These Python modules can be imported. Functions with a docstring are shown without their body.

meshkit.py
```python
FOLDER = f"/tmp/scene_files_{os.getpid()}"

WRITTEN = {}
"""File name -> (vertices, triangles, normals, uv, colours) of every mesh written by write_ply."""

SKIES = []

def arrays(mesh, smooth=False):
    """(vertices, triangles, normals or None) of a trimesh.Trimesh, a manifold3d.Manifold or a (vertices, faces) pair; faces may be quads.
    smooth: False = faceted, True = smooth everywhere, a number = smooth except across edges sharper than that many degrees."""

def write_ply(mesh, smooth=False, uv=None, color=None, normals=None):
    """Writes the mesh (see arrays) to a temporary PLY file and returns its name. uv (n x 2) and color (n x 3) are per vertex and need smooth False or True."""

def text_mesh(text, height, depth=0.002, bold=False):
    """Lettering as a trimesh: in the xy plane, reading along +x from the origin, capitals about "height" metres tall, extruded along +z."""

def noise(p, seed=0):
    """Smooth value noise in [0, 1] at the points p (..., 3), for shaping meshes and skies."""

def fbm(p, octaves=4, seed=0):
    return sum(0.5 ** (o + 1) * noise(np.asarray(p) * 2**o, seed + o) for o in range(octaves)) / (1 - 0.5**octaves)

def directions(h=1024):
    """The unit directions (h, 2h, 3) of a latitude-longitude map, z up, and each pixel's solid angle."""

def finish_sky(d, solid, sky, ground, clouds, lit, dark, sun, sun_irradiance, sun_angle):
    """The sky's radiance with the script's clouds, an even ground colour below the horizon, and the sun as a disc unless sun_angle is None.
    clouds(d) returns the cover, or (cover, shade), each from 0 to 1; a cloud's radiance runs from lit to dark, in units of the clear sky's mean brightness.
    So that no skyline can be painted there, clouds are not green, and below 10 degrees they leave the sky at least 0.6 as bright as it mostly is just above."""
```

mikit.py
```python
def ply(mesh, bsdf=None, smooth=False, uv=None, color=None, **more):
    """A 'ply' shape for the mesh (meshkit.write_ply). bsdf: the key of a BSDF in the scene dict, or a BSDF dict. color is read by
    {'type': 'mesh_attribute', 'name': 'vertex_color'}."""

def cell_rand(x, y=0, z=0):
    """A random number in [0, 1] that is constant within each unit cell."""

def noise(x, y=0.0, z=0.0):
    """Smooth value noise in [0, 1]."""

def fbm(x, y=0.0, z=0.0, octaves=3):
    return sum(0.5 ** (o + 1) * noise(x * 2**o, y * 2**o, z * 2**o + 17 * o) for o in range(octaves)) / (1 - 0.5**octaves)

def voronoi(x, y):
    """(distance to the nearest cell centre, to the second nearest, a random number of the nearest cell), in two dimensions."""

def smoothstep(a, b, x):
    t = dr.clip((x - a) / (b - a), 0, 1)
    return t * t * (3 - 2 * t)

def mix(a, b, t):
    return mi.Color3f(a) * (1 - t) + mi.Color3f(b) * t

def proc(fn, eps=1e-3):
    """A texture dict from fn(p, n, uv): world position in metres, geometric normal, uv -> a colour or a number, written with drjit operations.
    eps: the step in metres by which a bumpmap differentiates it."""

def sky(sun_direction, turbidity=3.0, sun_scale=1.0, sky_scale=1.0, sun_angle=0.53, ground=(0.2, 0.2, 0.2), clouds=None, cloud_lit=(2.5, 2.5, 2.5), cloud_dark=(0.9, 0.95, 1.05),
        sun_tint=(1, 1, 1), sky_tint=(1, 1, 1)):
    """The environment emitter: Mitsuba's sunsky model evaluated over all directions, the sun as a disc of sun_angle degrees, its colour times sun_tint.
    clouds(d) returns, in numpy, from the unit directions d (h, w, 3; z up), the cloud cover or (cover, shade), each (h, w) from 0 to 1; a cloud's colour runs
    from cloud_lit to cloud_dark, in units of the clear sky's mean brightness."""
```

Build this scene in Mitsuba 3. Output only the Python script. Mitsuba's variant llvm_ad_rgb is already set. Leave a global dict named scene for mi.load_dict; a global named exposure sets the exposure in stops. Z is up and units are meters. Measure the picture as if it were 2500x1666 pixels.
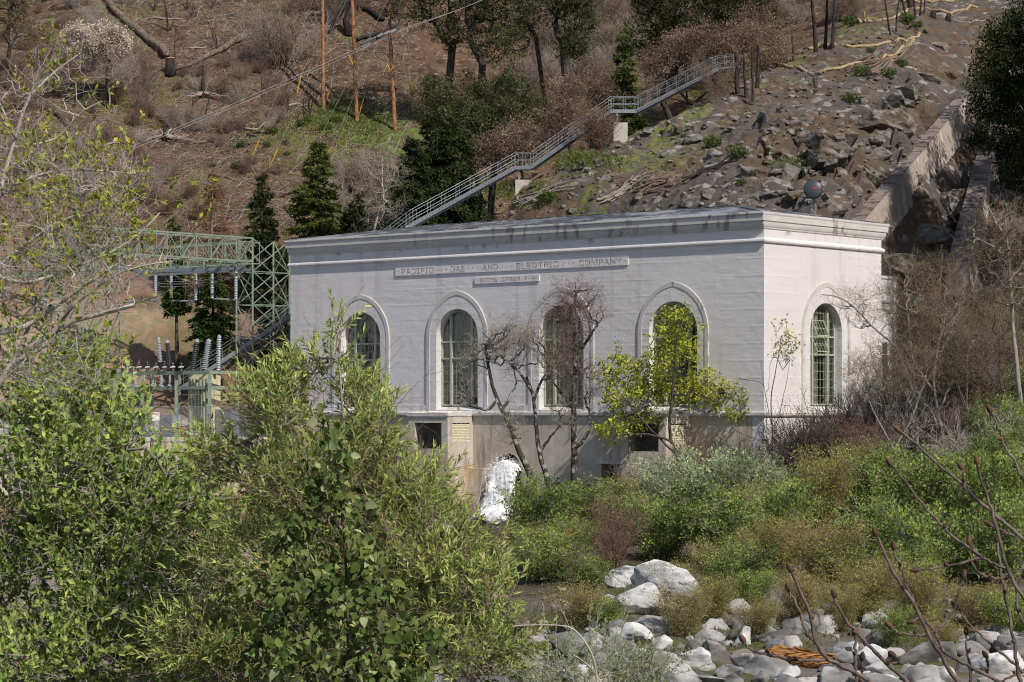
import math, random
import numpy as np, trimesh, drjit as dr, mitsuba as mi
import mikit, meshkit
from mikit import noise, fbm, mix, smoothstep, proc, voronoi, cell_rand
import manifold3d
from shapely.geometry import Polygon, LineString, box as _sbox
from shapely.ops import unary_union
from scipy.interpolate import LinearNDInterpolator
from scipy.ndimage import gaussian_filter, map_coordinates

# ---------------------------------------------------------------- camera, sky, exposure
F = 6170.0                                   # focal length in pixels of the 2500 x 1666 photograph
scene, labels = {}, {}
scene['camera'] = {'type': 'perspective', 'fov': math.degrees(2 * math.atan(1250 / F)), 'fov_axis': 'x', 'near_clip': 0.5, 'far_clip': 2500.0,
                   'principal_point_offset_y': -(1005 - 833) / 1666.0,
                   'to_world': mi.ScalarTransform4f().look_at(origin=[0, 0, 0], target=[0, 1, 0], up=[0, 0, 1])}
_n, _e = 0.235, math.radians(42.0)             # share of the front wall's normal in the sun's bearing, and its height
_h = _n * np.array([-0.648, -0.7615]) + math.sqrt(1 - _n * _n) * np.array([0.7615, -0.648])
SUN = np.array([_h[0] * math.cos(_e), _h[1] * math.cos(_e), math.sin(_e)])
scene['sky'] = mikit.sky(SUN.tolist(), turbidity=3, ground=(0.12, 0.11, 0.09), sun_tint=(0.875, 0.985, 1.22), sky_tint=(1.25, 1.0, 0.86))
exposure = 1.85

# ---------------------------------------------------------------- helpers
RNG = np.random.default_rng(7)


def at(px, py, d):
    """The point d metres ahead that the photograph shows at a pixel (2500 x 1666)."""
    return np.array([(px - 1250) / F * d, d, (1005 - py) / F * d])


def unique(key):
    if key not in scene and key not in labels and key not in USED:
        USED.add(key)
        return key
    k = 1
    while True:
        n = f'{key}_{k:03d}'
        if n not in USED:
            USED.add(n)
            return n
        k += 1


USED = set()


def sbox(x0, x1, z0, z1):
    return _sbox(x0, z0, x1, z1)


def thing(name, label, cat, group=None):
    key = unique(name)
    labels[key] = {'label': label, 'category': cat}
    if group:
        labels[key]['group'] = group
    return key


def put(key, mesh, bsdf, smooth=False, **kw):
    scene[key] = mikit.ply(mesh, bsdf, smooth, **kw)
    return key


def part(parent, name, mesh, bsdf, smooth=False, label=None, kind=None, **kw):
    key = unique(parent + '__' + name)
    put(key, mesh, bsdf, smooth, **kw)
    d = {}
    if label:
        d['label'] = label
    if kind:
        d['kind'] = kind
    if d:
        labels[key] = d
    return key


def solo(name, label, cat, mesh, bsdf, smooth=False, group=None, **kw):
    key = thing(name, label, cat, group)
    return put(key, mesh, bsdf, smooth, **kw)


def structure(name, mesh, bsdf, smooth=False, label=None, **kw):
    labels[name] = {'kind': 'structure'}
    USED.add(name)
    if label:
        labels[name]['label'] = label
    return put(name, mesh, bsdf, smooth, **kw)


def cat(ms):
    """Joins (V, F) pairs."""
    vs, fs, n = [], [], 0
    for v, f in ms:
        vs.append(np.asarray(v, float)); fs.append(np.asarray(f, int) + n); n += len(v)
    return np.vstack(vs), np.vstack(fs)


BOXF = np.array([[0, 2, 1], [0, 3, 2], [4, 5, 6], [4, 6, 7], [0, 1, 5], [0, 5, 4], [1, 2, 6], [1, 6, 5], [2, 3, 7], [2, 7, 6], [3, 0, 4], [3, 4, 7]])


def box(x0, x1, y0, y1, z0, z1):
    return np.array([[x0, y0, z0], [x1, y0, z0], [x1, y1, z0], [x0, y1, z0], [x0, y0, z1], [x1, y0, z1], [x1, y1, z1], [x0, y1, z1]], float), BOXF


def hexa(p):
    return np.asarray(p, float), BOXF


def bar(a, b, w, h=None, up=(0, 0, 1)):
    """A square bar from a to b."""
    a, b = np.asarray(a, float), np.asarray(b, float)
    h = w if h is None else h
    t = (b - a) / np.linalg.norm(b - a)
    s = np.cross(t, up)
    if np.linalg.norm(s) < 1e-3:
        s = np.cross(t, [1, 0, 0.0])
    s /= np.linalg.norm(s)
    u = np.cross(s, t)
    q = [(-1, -1), (1, -1), (1, 1), (-1, 1)]
    v = np.array([a + s * w / 2 * i + u * h / 2 * j for i, j in q] + [b + s * w / 2 * i + u * h / 2 * j for i, j in q])
    return v, BOXF[:, ::-1] if np.dot(np.cross(v[1] - v[0], v[3] - v[0]), b - a) < 0 else BOXF


def tubes(P, R, sides=4, cap=True):
    """Many polylines (B, n, 3) with radii (B, n) as one mesh of tapered tubes."""
    P, R = np.asarray(P, float), np.asarray(R, float)
    if P.ndim == 2:
        P, R = P[None], np.broadcast_to(R, (1, len(P)))
    R = np.broadcast_to(R, P.shape[:2])
    B, n, _ = P.shape
    t = np.gradient(P, axis=1)
    t /= np.linalg.norm(t, axis=2, keepdims=True) + 1e-12
    ref = np.where(np.abs(t[:, :1, 2:]) < 0.8, [[[0, 0, 1.0]]], [[[1.0, 0.2, 0]]])
    a = np.cross(t, np.broadcast_to(ref, t.shape))
    a /= np.linalg.norm(a, axis=2, keepdims=True) + 1e-12
    b = np.cross(t, a)
    g = np.arange(sides) * 2 * np.pi / sides
    v = P[:, :, None] + R[:, :, None, None] * (np.cos(g)[None, None, :, None] * a[:, :, None] + np.sin(g)[None, None, :, None] * b[:, :, None])
    i, j = np.meshgrid(np.arange(n - 1), np.arange(sides), indexing='ij')
    q = np.stack([i * sides + j, i * sides + (j + 1) % sides, (i + 1) * sides + (j + 1) % sides, (i + 1) * sides + j], -1).reshape(-1, 4)
    f = np.vstack([q[:, [0, 1, 2]], q[:, [0, 2, 3]]])
    if cap:
        k = np.arange(1, sides - 1)
        f = np.vstack([f, np.stack([k * 0, k + 1, k], 1), np.stack([k * 0, k, k + 1], 1) + (n - 1) * sides])
    f = (f[None] + (np.arange(B) * n * sides)[:, None, None]).reshape(-1, 3)
    return v.reshape(-1, 3), f


def lathe(profile, axis_from, axis_to, sides=16):
    """A profile [(radius, t 0..1)] turned about a segment."""
    a, b = np.asarray(axis_from, float), np.asarray(axis_to, float)
    p = np.array([a + (b - a) * t for _, t in profile])
    # tubes() on a straight line: constant frame
    d = (b - a) / np.linalg.norm(b - a)
    s = np.cross(d, [0.3, 1, 0.1]); s /= np.linalg.norm(s)
    u = np.cross(d, s)
    g = np.arange(sides) * 2 * np.pi / sides
    r = np.array([x for x, _ in profile])
    v = (p[:, None] + r[:, None, None] * (np.cos(g)[None, :, None] * s + np.sin(g)[None, :, None] * u)).reshape(-1, 3)
    n = len(profile)
    i, j = np.meshgrid(np.arange(n - 1), np.arange(sides), indexing='ij')
    q = np.stack([i * sides + j, i * sides + (j + 1) % sides, (i + 1) * sides + (j + 1) % sides, (i + 1) * sides + j], -1).reshape(-1, 4)
    return v, np.vstack([q[:, [0, 1, 2]], q[:, [0, 2, 3]]])


def tri(mesh):
    return trimesh.Trimesh(np.asarray(mesh[0], float), np.asarray(mesh[1]), process=False)


# ---------------------------------------------------------------- materials
def bsdf(key, **d):
    scene[key] = d
    return key


def rgb(*c):
    return {'type': 'rgb', 'value': list(c)}


def pr(key, color, rough=0.8, spec=0.3, bump=None, bscale=1.0, eps=2e-3, metallic=0.0, two=True):
    d = {'type': 'principled', 'base_color': color if isinstance(color, dict) else rgb(*color), 'roughness': rough, 'specular': spec, 'metallic': metallic}
    if bump is not None:
        d = {'type': 'bumpmap', 'arbitrary': proc(bump, eps=eps), 'scale': bscale, 'bsdf': d}
    scene[key] = {'type': 'twosided', 'bsdf': d} if two else d
    return key


EX, EY = np.array([0.7615, -0.648, 0]), np.array([0.648, 0.7615, 0])
CORNER = np.array([0.0997 * 170, 170.0, 0.0])


def local(p):
    """Drjit: building coordinates (X to the right along the front, Y to the back, Z up)."""
    x, y = p.x - float(CORNER[0]), p.y - float(CORNER[1])
    return x * float(EX[0]) + y * float(EX[1]), x * float(EY[0]) + y * float(EY[1]), p.z


def wall_colour(p, n, uv):
    X, Y, Z = local(p)
    s = X + Y
    c = mix((0.605, 0.585, 0.592), (0.66, 0.64, 0.645), fbm(s * 0.35, Z * 0.8, 3.0, 3))
    c = mix(c, (0.50, 0.485, 0.49), smoothstep(0.56, 0.8, fbm(s * 1.7, Z * 0.12, 9.0, 3)) * 0.55)            # run-down streaks
    c = mix(c, (0.47, 0.455, 0.46), smoothstep(0.62, 0.72, noise(s * 0.35, Z * 7.0, 5.0)) * 0.10)      # board courses
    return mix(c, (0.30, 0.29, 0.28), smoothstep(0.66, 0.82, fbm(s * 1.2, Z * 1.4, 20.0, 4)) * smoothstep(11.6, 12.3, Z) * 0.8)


def wall_bump(p, n, uv):
    X, Y, Z = local(p)
    s = X + Y
    boards = noise(s * 0.25, Z * 6.5, 2.0) * 0.5 + noise(s * 0.6, Z * 14.0, 7.0) * 0.25
    seam = smoothstep(0.10, 0.0, dr.abs(Z / 1.15 - dr.round(Z / 1.15) + 0.06 * (noise(s * 0.9, Z) - 0.5)))
    return boards * 0.012 * (0.4 + 1.2 * noise(s * 0.15, Z * 0.3, 4.0)) + seam * 0.012 * noise(s * 0.4, 1.0) + fbm(s * 2.0, Z * 3.0, 1.0, 3) * 0.02


pr('painted_concrete', proc(wall_colour), 0.85, 0.2, wall_bump, eps=0.02)


def trim_colour(p, n, uv):
    X, Y, Z = local(p)
    s = X + Y
    c = mix((0.46, 0.445, 0.435), (0.57, 0.555, 0.545), fbm(s * 0.8, Z * 2.0, 3.0, 3))
    return mix(c, (0.2, 0.19, 0.175), smoothstep(0.56, 0.76, fbm(s * 2.6, Z * 1.1, 4.0, 4)) * smoothstep(0.36, 0.6, fbm(s * 0.21, 3.3, 0, 2)) * 0.8)


pr('trim_concrete', proc(trim_colour), 0.85, 0.2)


def base_colour(p, n, uv):
    X, Y, Z = local(p)
    s = X + Y
    c = mix((0.41, 0.365, 0.31), (0.52, 0.47, 0.41), fbm(s * 0.5, Z * 0.7, 3.0, 4))
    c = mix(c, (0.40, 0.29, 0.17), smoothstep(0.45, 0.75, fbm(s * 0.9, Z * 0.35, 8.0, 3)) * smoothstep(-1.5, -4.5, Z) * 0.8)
    c = mix(c, (0.2, 0.17, 0.14), smoothstep(0.55, 0.8, fbm(s * 1.9, Z * 0.3, 12.0, 4)) * 0.75)
    c = mix(c, (0.55, 0.53, 0.5), smoothstep(0.62, 0.75, fbm(s * 1.3, Z * 0.5, 31.0, 3)) * 0.5)
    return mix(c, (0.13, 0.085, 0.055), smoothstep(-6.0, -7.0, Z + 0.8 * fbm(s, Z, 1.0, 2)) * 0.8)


pr('base_concrete', proc(base_colour), 0.9, 0.15, lambda p, n, uv: fbm(p.x * 2, p.y * 2, p.z * 2, 4) * 0.03, eps=0.02)
pr('plain_concrete', proc(lambda p, n, uv: mix(mix((0.36, 0.34, 0.31), (0.5, 0.475, 0.44), fbm(p.x * 1.3, p.y * 1.3, p.z * 1.3, 4)), (0.22, 0.2, 0.18),
   smoothstep(0.6, 0.78, fbm(p.x * 0.9, p.y * 0.9, p.z * 0.4 + 8, 3)) * 0.6)), 0.9, 0.15)


def roof_colour(p, n, uv):
    X, Y, Z = local(p)
    c = mix((0.045, 0.05, 0.062), (0.20, 0.215, 0.25), smoothstep(0.3, 0.65, fbm(X * 0.6 + Y * 0.3, Y * 0.35, 1.0, 4)))
    return mix(c, (0.06, 0.065, 0.075), smoothstep(0.5, 0.62, fbm(X * 0.8 - Y * 0.6, Y * 0.3, 5.0, 4)) * 0.85)  # the slanted dark streaks are tree shadows painted into the roof colour


pr('roof_felt', proc(roof_colour), 0.5, 0.5, lambda p, n, uv: fbm(p.x * 2, p.y * 2, 0, 3) * 0.05, eps=0.03)
pr('frame_green', (0.37, 0.41, 0.31), 0.5, 0.4)
pr('louvre_cream', (0.60, 0.58, 0.42), 0.6, 0.3)
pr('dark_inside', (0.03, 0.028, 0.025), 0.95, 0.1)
pr('inside_wall', proc(lambda p, n, uv: mix((0.30, 0.27, 0.245), (0.16, 0.13, 0.12), smoothstep(0.4, 0.6, noise(p.x * 0.7, p.y * 0.7, p.z * 0.6)))), 0.9, 0.1)
bsdf('glass_pane', type='thindielectric', int_ior=1.5)
pr('galvanised', proc(lambda p, n, uv: mix((0.145, 0.165, 0.195), (0.225, 0.25, 0.285), fbm(p.x * 3, p.y * 3, p.z * 3, 3))), 0.45, 0.5, metallic=0.3)
pr('green_steel', proc(lambda p, n, uv: mix((0.15, 0.20, 0.155), (0.25, 0.305, 0.24), fbm(p.x * 2, p.y * 2, p.z * 2, 3))), 0.6, 0.35)
pr('dish_grey', (0.048, 0.06, 0.073), 0.4, 0.4)
pr('red_paint', (0.5, 0.05, 0.035), 0.5, 0.3)
pr('yellow_guard', (0.72, 0.42, 0.03), 0.5, 0.4)
pr('wire_grey', (0.28, 0.28, 0.28), 0.5, 0.5)
pr('porcelain', (0.30, 0.33, 0.36), 0.25, 0.6)
pr('porcelain_dark', (0.045, 0.05, 0.055), 0.25, 0.6)
pr('white_paint', (0.7, 0.7, 0.68), 0.6, 0.3)
pr('orange_paint', (0.75, 0.17, 0.03), 0.5, 0.3)
pr('dark_metal', (0.05, 0.055, 0.06), 0.5, 0.4)
pr('grey_metal', (0.25, 0.27, 0.29), 0.5, 0.4)
pr('tank_cream', (0.55, 0.52, 0.33), 0.5, 0.4)


def grain(light, dark, k=1.0):
    return proc(lambda p, n, uv: mix(light, dark, smoothstep(0.3, 0.75, fbm(p.x * 9 * k, p.y * 9 * k, p.z * 2.2 * k, 4))))


pr('pole_wood', grain((0.36, 0.19, 0.10), (0.17, 0.085, 0.05)), 0.85, 0.15)
pr('bark_grey', grain((0.30, 0.275, 0.245), (0.13, 0.115, 0.1)), 0.95, 0.1)
pr('bark_dark', grain((0.10, 0.085, 0.072), (0.028, 0.025, 0.023)), 0.95, 0.1)
pr('bark_lichen', proc(lambda p, n, uv: mix((0.055, 0.05, 0.043), (0.31, 0.30, 0.27), smoothstep(0.52, 0.68, fbm(p.x * 5, p.y * 5, p.z * 3.5, 4)))), 0.95, 0.1)
pr('bark_burnt', grain((0.05, 0.042, 0.04), (0.012, 0.011, 0.012)), 0.85, 0.2)
pr('bark_ashen', grain((0.30, 0.28, 0.25), (0.15, 0.135, 0.12)), 0.9, 0.15)
pr('bark_pale', grain((0.50, 0.47, 0.41), (0.25, 0.225, 0.195)), 0.9, 0.15)
pr('twig_brown', (0.20, 0.15, 0.115), 0.9, 0.1)
pr('twig_grey', (0.29, 0.26, 0.235), 0.9, 0.1)
pr('twig_red', (0.165, 0.10, 0.08), 0.9, 0.1)
pr('twig_mauve', (0.17, 0.125, 0.115), 0.9, 0.1)
pr('log_wood', grain((0.20, 0.155, 0.125), (0.07, 0.055, 0.045), 0.7), 0.95, 0.1)
pr('log_orange', proc(lambda p, n, uv: mix((0.42, 0.21, 0.075), (0.07, 0.03, 0.015), smoothstep(0.38, 0.68, fbm(p.x * 4.0, p.y * 14.0, p.z * 22.0, 4)))), 0.95, 0.05, lambda p, n, uv: fbm(p.x * 5.0, p.y * 16.0, p.z * 26.0, 3) * 0.06, eps=0.01)
pr('straw', grain((0.40, 0.31, 0.185), (0.23, 0.17, 0.095), 1.2), 0.95, 0.1)
pr('cut_wood', (0.55, 0.30, 0.12), 0.9, 0.1)
for _k, _t in (('leaf', 0.55), ('leaf_gloss', 0.4)):
    scene[_k] = {'type': 'principledthin', 'base_color': {'type': 'mesh_attribute', 'name': 'vertex_color'}, 'roughness': 0.45 if _k == 'leaf' else 0.25,
                 'diff_trans': _t, 'eta': 1.4, 'spec_trans': 0.0}
scene['vertex_matte'] = {'type': 'twosided', 'bsdf': {'type': 'diffuse', 'reflectance': {'type': 'mesh_attribute', 'name': 'vertex_color'}}}


def rock_colour(p, n, uv):
    c = mix((0.17, 0.167, 0.165), (0.36, 0.355, 0.35), smoothstep(0.3, 0.62, fbm(p.x * 1.1, p.y * 1.1, p.z * 1.8, 4)))
    c = mix(c, (0.09, 0.085, 0.08), smoothstep(0.55, 0.70, fbm(p.x * 2.2 + 9, p.y * 2.2, p.z * 3.5, 4)) * 0.75)
    return mix(c, (0.30, 0.25, 0.19), smoothstep(0.62, 0.8, noise(p.x * 0.45, p.y * 0.45, p.z * 0.5)) * 0.5)


def lichen_rock(p, n, uv):
    c = mix((0.075, 0.068, 0.06), (0.21, 0.195, 0.18), fbm(p.x * 0.8, p.y * 0.8, p.z * 1.1, 4))
    c = mix(c, (0.10, 0.068, 0.035), smoothstep(0.48, 0.65, fbm(p.x * 0.5 + 5, p.y * 0.5, p.z * 0.6, 4)) * 0.75)      # brown moss
    c = mix(c, (0.30, 0.29, 0.28), smoothstep(0.52, 0.75, fbm(p.x * 1.9, p.y * 1.9, p.z * 2.3, 5)) * 0.7)
    return mix(c, (0.035, 0.033, 0.03), smoothstep(0.6, 0.75, fbm(p.x * 1.6 + 3, p.y * 1.6, p.z * 2.2, 4)) * 0.7)


pr('river_rock', proc(rock_colour), 0.9, 0.2, lambda p, n, uv: fbm(p.x * 3.0, p.y * 3.0, p.z * 3.0, 4) * 0.07, eps=0.02)
pr('slope_rock', proc(lichen_rock), 0.95, 0.1, lambda p, n, uv: fbm(p.x * 2.8, p.y * 2.8, p.z * 2.8, 5) * 0.3, eps=0.03)
pr('river_rock_dark', proc(lambda p, n, uv: mix(rock_colour(p, n, uv) * 0.55, (0.10, 0.085, 0.07), smoothstep(0.5, 0.7, fbm(p.x * 0.9, p.y * 0.9, p.z * 0.9, 3)) * 0.6)), 0.9, 0.2, lambda p, n, uv: fbm(p.x * 3.0, p.y * 3.0, p.z * 3.0, 4) * 0.09, eps=0.02)
pr('river_rock_white', proc(lambda p, n, uv: mix((0.30, 0.30, 0.305), (0.55, 0.55, 0.55), smoothstep(0.3, 0.6, fbm(p.x * 1.3, p.y * 1.3, p.z * 2.2, 5))) * (1 - 0.6 * smoothstep(0.60, 0.68, fbm(p.x * 1.6 + p.z, p.y * 1.6, p.z * 3.0 + 4, 4)))), 0.9, 0.2, lambda p, n, uv: fbm(p.x * 3.0, p.y * 3.0, p.z * 3.0, 4) * 0.12, eps=0.02)
bsdf('river_water', type='principled', base_color=rgb(0.03, 0.035, 0.03), roughness=0.08, specular=0.5)
# ---------------------------------------------------------------- terrain: one height field
def plane_hill(px, py):
    e = (1005 - py) / F
    return 0.62 * 214 / (0.62 - e)


CP = []
for x in (-170, -120, -60, -25, 0, 25, 60, 120, 170):
    for y, z in ((-80, -1.2), (-20, -1.7), (0, -1.8), (3.5, -1.9), (10, -3.6), (18, -5.4), (28, -8.4), (34, -9.2), (50, -9.4), (60, -9.2)):
        CP.append((x, y, z))
for x in (-170, -120, -60, -30, -12):
    CP += [(x, 100, -9.4), (x, 150, -9.3), (x, 182, -8.3)]
CP += [(-3, 80, -9.0), (-4, 110, -8.8), (-6, 140, -8.8), (-8, 170, -8.8), (-12, 184, -8.8), (-3.5, 181, -8.8)]
for x in (3, 10, 18):
    CP += [(x, 66, -8.1), (x, 72, -7.5), (x, 86, -7.25), (x, 100, -6.95), (x, 120, -6.7), (x, 145, -6.5), (x + 1, 158, -6.3)]
CP += [(3, 172, -7.2), (9, 171, -6.3), (14, 166, -5.0), (16.5, 166, -3.4), (16.9, 170, -2.6), (20, 167, -3.2)]
CP += [at(2300, 1200, 125), at(2300, 1075, 165), at(2300, 890, 185), (24, 172, -2.6), (29, 177, -1.2), at(2100, 1130, 150), at(2420, 1060, 160), at(2300, 640, 200), at(2400, 420, 225), at(2460, 220, 250), at(2480, 0, 275), at(2480, -200, 300)]
CP += [at(2500, 1400, 98), at(2700, 1330, 98), at(2800, 1150, 120), at(2950, 900, 150), at(3000, 600, 175), at(3000, 300, 205), at(3000, 0, 240), (170, 100, 25), (120, 90, 6), (170, 200, 75), (110, 220, 75), (170, 300, 130), (110, 300, 110)]
CP += [(20, 176, -2.2), (26, 182, -0.2), (30, 187, 2.0), (-17.5, 207, -1.5), (-8, 211, 0.2), (-17, 196, -8.6), (-10, 191, -8.8), (-10, 196, -8), (-3, 188, -8), (8, 180, -6), (0, 195, -4), (-14, 203, -5), (2, 206, 5.0), (10, 201, 9.0), (20, 193, 11.5), (26, 188, 9.5)]
for x in (-170, -120, -80, -50, -30, -20):
    CP += [(x, 197.0, -8.0), (x, 198.2, -2.05), (x, 206, -2.05), (x, 212, -1.9)]
# rocky spur
CP += [at(1050, 532, 208), at(1250, 430, 217), at(1400, 372, 220), at(1500, 330, 223), at(1625, 275, 228), at(1750, 215, 234), at(1900, 128, 245), at(2000, 85, 252), at(2120, 35, 266), at(2220, 0, 277), at(2350, -80, 300)]
CP += [at(1300, 500, 209), at(1450, 470, 207), at(1600, 500, 202), at(1600, 400, 211), at(1750, 480, 198), at(1750, 380, 208), at(1750, 300, 219), at(1900, 500, 194), at(1900, 420, 201), at(1900, 300, 214),
       at(1900, 210, 227), at(2000, 500, 193), at(2000, 400, 203), at(2000, 300, 213), at(2000, 190, 229), at(2100, 470, 197), at(2100, 350, 209), at(2100, 240, 221), at(2100, 120, 241), at(2200, 330, 213),
       at(2200, 210, 226), at(2200, 90, 250), at(2300, 200, 231), at(2300, 60, 257), at(2400, 60, 262), at(2200, 480, 206), at(2200, 600, 199), at(2320, 420, 217)]
# gully behind the spur
CP += [(-9, 218, 3.0), (0, 230, 12.5), (6, 236, 16.0), (12, 242, 20.0), (21, 254, 28.0), (33, 272, 40.0), (45, 300, 55)]
for px in (-2200, -1300, -500, -250, 0, 250, 500, 750, 1000):
    for py in (880, 780, 650, 500, 350, 200, 50, -100, -400, -800):
        if not (px > 900 and py > 520):
            CP.append(at(px, py, plane_hill(px, py)))
CP += [at(1250, 330, 270), at(1250, 150, 283), at(1250, 0, 292), at(1250, -300, 320), at(1500, 250, 280), at(1500, 100, 290), at(1500, -50, 302), at(1500, -400, 330), at(1750, 120, 292), at(1750, -20, 300), at(1750, -400, 335),
       at(1950, 0, 300), at(1950, -300, 330), at(2250, -300, 335)]
for x in (-170, -90, 0, 90, 170):
    CP += [(x, 400, 130), (x, 460, 165)]
CP = np.array(CP)
_gx, _gy = np.arange(-170, 171, 1.0), np.arange(-80, 461, 1.0)
_f = LinearNDInterpolator(CP[:, :2], CP[:, 2])
_Z = _f(*np.meshgrid(_gx, _gy, indexing='ij'))
_near = LinearNDInterpolator(np.vstack([CP[:, :2], [[-999, -999], [999, -999], [999, 999], [-999, 999]]]), np.append(CP[:, 2], [0, 0, 80, 80]))
_Z = np.where(np.isnan(_Z), _near(*np.meshgrid(_gx, _gy, indexing='ij')), _Z)
_S = gaussian_filter(_Z, 2.2)
_S1 = gaussian_filter(_Z, 0.8)
_w = np.exp(-((_gy - 197.5) / 3.0) ** 2)[None] * (_gx < -16)[:, None]
_Z = _S * (1 - _w) + _S1 * _w


from scipy.spatial import cKDTree
BLOCKS = []
_rg = np.random.default_rng(17)
for _n, _amp, _h, _g in ((420, 1.0, 0.55, 0.16), (2200, 1.0, 0.34, 0.25), (9000, 1.0, 0.14, 0.3)):
    _s = np.stack([_rg.uniform(-20, 75, _n), _rg.uniform(180, 305, _n)], 1)
    BLOCKS.append((cKDTree(_s), _rg.uniform(-_h, _h, _n), _rg.normal(size=(_n, 2)) * _g, _amp))


def rocky(x, y):
    """How rocky the ground is: 1 on the spur and in the penstock gully."""
    return 1 / (1 + np.exp(-(x - (-2 + (y - 205) * 0.55)) / 3.0)) * 1 / (1 + np.exp(-(y - 182) / 3.0))


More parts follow.
